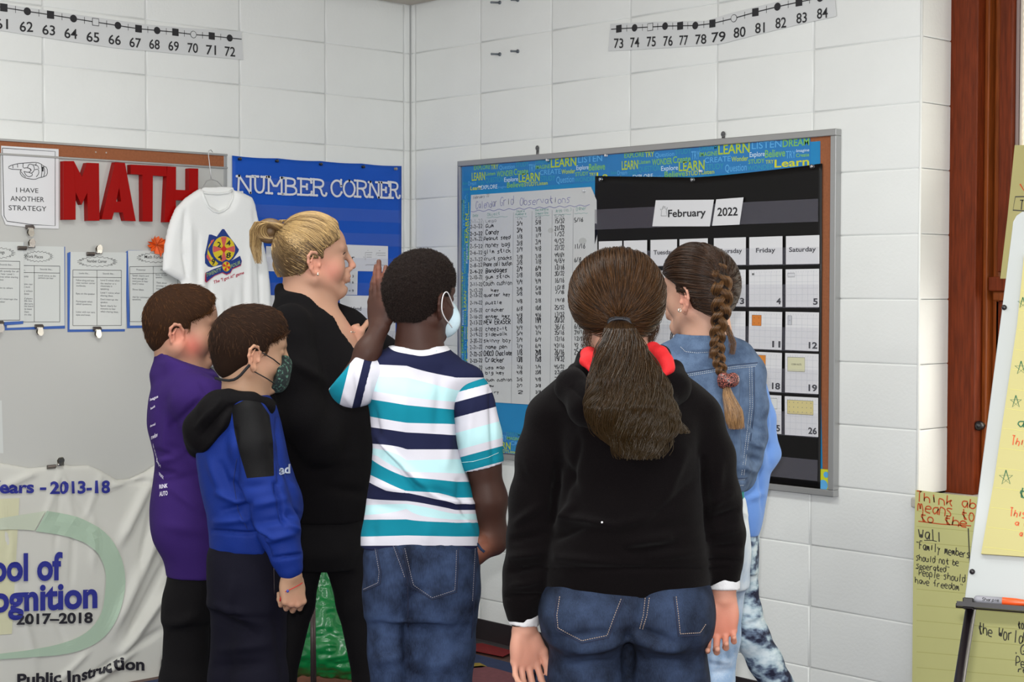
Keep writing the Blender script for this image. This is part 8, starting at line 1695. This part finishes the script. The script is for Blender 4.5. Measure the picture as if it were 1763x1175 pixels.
# ------------------------------------------------------------------ banner
WBN = WF+.006
ban_poly = [(-150, 792), (0, 797), (50, 806), (85, 803), (102, 800), (122, 802), (150, 801), (172, 810), (198, 826), (222, 824), (248, 812), (266, 800), (282, 800), (284, 900), (289, 1000), (287, 1090), (276, 1140), (272, 1180), (-150, 1200)]
PB = Plane((0.0, 0, 0), PL.eu, PL.ev)
rel = relief_px(PB, WBN, [(104, 806, 70, 900, .012, 5), (104, 806, 90, 960, .010, -4), (104, 806, 128, 930, .012, 5), (104, 806, 150, 900, .010, -4), (60, 812, 0, 840, .014, 8), (172, 815, 140, 900, .012, 6), (266, 805, 200, 940, .020, 18), (268, 806, 180, 840, .012, 12), (262, 830, 205, 830, .010, -10), (270, 830, 232, 1000, .016, -12), (276, 900, 190, 1090, .024, 22), (286, 960, 215, 1100, .016, -18), (288, 1010, 190, 1150, .020, 20), (280, 1080, 160, 1160, .014, -14), (240, 1110, 150, 1180, .014, 12), (150, 1120, 90, 1180, .012, 8), (155, 880, 158, 980, .014, 6), (125, 900, 118, 1010, .012, -5), (20, 1000, 60, 1150, .016, 8), (0, 900, 30, 1000, .012, 5), (90, 1060, 110, 1110, .012, -5)])
M_ban = mat('white_banner_cloth', (212, 211, 203), .55, .35, bump=.15, bscale=30, var=.03, vscale=5)
ban, Vb, Qb = sheet_obj('school_banner', PB, ban_poly, WBN, .010, rel, M_ban, None, .0065, .02)
tag(ban, 'white school recognition banner with blue and black lettering hanging at lower left', 'banner')
bb = bvh(Vb, Qb); M_bl = mat('banner_blue', (38, 44, 140), .6); M_bk = mat('banner_black', (30, 28, 38), .6); M_bg = mat('banner_green', (176, 198, 176), .6)
def swoosh(o, i, m, nm='green_swoosh', off=.0060):
    n = 40; a = np.array(smooth_line(smooth_line([np.array(p, float) for p in o]))); b = np.array(smooth_line(smooth_line([np.array(p, float) for p in i])))
    f = lambda q: np.stack([np.interp(np.linspace(0, 1, n), np.linspace(0, 1, len(q)), q[:, k]) for k in (0, 1)], 1)
    a, b = f(a), f(b); V = []; K = 5
    for j in range(n):
        for k in range(K+1):
            s_ = surf([bb], [tuple(a[j]*(1-k/K)+b[j]*k/K)], off)
            if not s_: return
            V.append(s_[0])
    MB().add(V, [(j*(K+1)+k, j*(K+1)+k+1, (j+1)*(K+1)+k+1, (j+1)*(K+1)+k) for j in range(n-1) for k in range(K)]).build(nm, m, ban)
swoosh([(80, 880), (130, 888), (178, 912), (206, 950), (217, 1000), (210, 1050), (188, 1090), (155, 1115), (110, 1128), (50, 1132), (-40, 1138)], [(60, 915), (110, 922), (148, 935), (170, 955), (182, 985), (180, 1020), (174, 1060), (150, 1090), (110, 1108), (50, 1120), (-40, 1130)], M_bg)
swoosh([(-50, 905), (0, 892), (40, 886), (78, 880)], [(-50, 915), (0, 912), (40, 912), (58, 914)], mat('banner_green_pale', (198, 206, 186), .6))
swoosh([(-50, 860), (-20, 860), (33, 858)], [(-50, 1100), (-20, 1095), (20, 1092)], mat('banner_cream', (214, 212, 178), .6), 'cream_panel', .0022)
def bt_(t, a, b, h, m=None, off=.0075): decal(ban, bb, a, b, (0, -h), [(t, 0, 0, 1, 1)], m or M_bl, 'lettering', off)
bt_('Years -', (-26, 849), (78, 848), 21); bt_('2013-18', (85, 850), (188, 848), 21)
bt_('School of', (-87, 1002), (106, 997), 47); bt_('Recognition', (-99, 1057), (166, 1045), 46); bt_('2017–2018', (27, 1075), (158, 1072), 18, M_bk)
bt_('Public In', (28, 1180), (137, 1174), 20, M_bk); bt_('struc', (139, 1172), (192, 1156), 20, M_bk); bt_('tion', (194, 1152), (247, 1154), 21, M_bk)

# ------------------------------------------------------------------ green bag, pole, wire rack
s = Sdf(); pb = lambda x, y, dd=0: E(x, y, 5.75+dd)
s.ell(pb(560, 1120), (.13, .12, .10), k=.05); s.ell(pb(556, 1075), (.10, .10, .12), k=.05); s.ell(pb(556, 1020), (.05, .05, .09), k=.05); s.cone(pb(556, 1010), pb(560, 975), .03, .012, .03); s.ell(pb(600, 1120), (.09, .09, .10), k=.05); s.ell(pb(515, 1130), (.07, .09, .07), k=.04)
V, Q = s.mesh(.006); N_ = normals(V, Q)
r1 = np.abs(noise3(V*np.array([14, 14, 22])))-.2; r2 = np.abs(noise3(V*np.array([30, 30, 48])+5))-.2; V = V+N_*(.040*r1+.018*r2)[:, None]; V[:, 2] = np.maximum(V[:, 2], .0105)
tag(build_mesh('plastic_bag', V, Q, mat('green_plastic', (10, 112, 52), .28, .6, bump=.2, bscale=40)), 'crumpled green plastic bag on the floor behind the legs of the teacher', 'bag')
pa = W(537, 985, 5.35); pbm = hitZ(539, 1200, 0.01); d_ = W(538.5, 1175, 5.35); bz = pa+(d_-pa)*((pa[2]-.011)/(pa[2]-d_[2]))
st_ = empty('metal_stand', (bz[0], bz[1], .0095), 'slim dark metal stand in front of the green bag', 'stand')
g = MB(); g.tube([bz, pa], .0075, 12); g.tube([bz+R3*.009, pa+R3*.007], .0035, 8); g.build('pole', M_pole, st_, True)
g = MB(); g.tube([bz, bz+np.array([0, 0, .006])], .07, 24); g.build('base', M_pole, st_)
g = MB(); g.tube([pa, pa+np.array([0, 0, .012])], .011, 12); g.build('cap', M_pole, st_, True)
rk = empty('wire_rack', hitZ(915, 1175, 0)*np.array([1, 1, 1]), 'small black wire rack on the rug by the hand of the hooded girl', 'rack')
M_bw = mat('black_wire', (22, 20, 24), .4)
q0 = hitZ(925, 1178, .0095); 
for k in range(6):
    a = q0+RH*(-.07+k*.03); g = MB(); g.tube([a+np.array([0, 0, .002]), a+np.array([0, 0, .10])+RH*.006], .0028, 6); g.build('wire_upright', M_bw, rk, True)
g = MB(); g.tube([q0+RH*(-.085)+np.array([0, 0, .052]), q0+RH*(-.02)+np.array([0, 0, .040]), q0+RH*.09+np.array([0, 0, .036])], .003, 6); g.tube([q0+RH*(-.07)+np.array([0, 0, .1])+RH*.006, q0+RH*(.08)+np.array([0, 0, .1])+RH*.006], .002, 6); g.tube([q0+RH*(-.08)+np.array([0, 0, .002]), q0+RH*.085+np.array([0, 0, .002])], .002, 6); g.build('wire_rail', M_bw, rk, True)
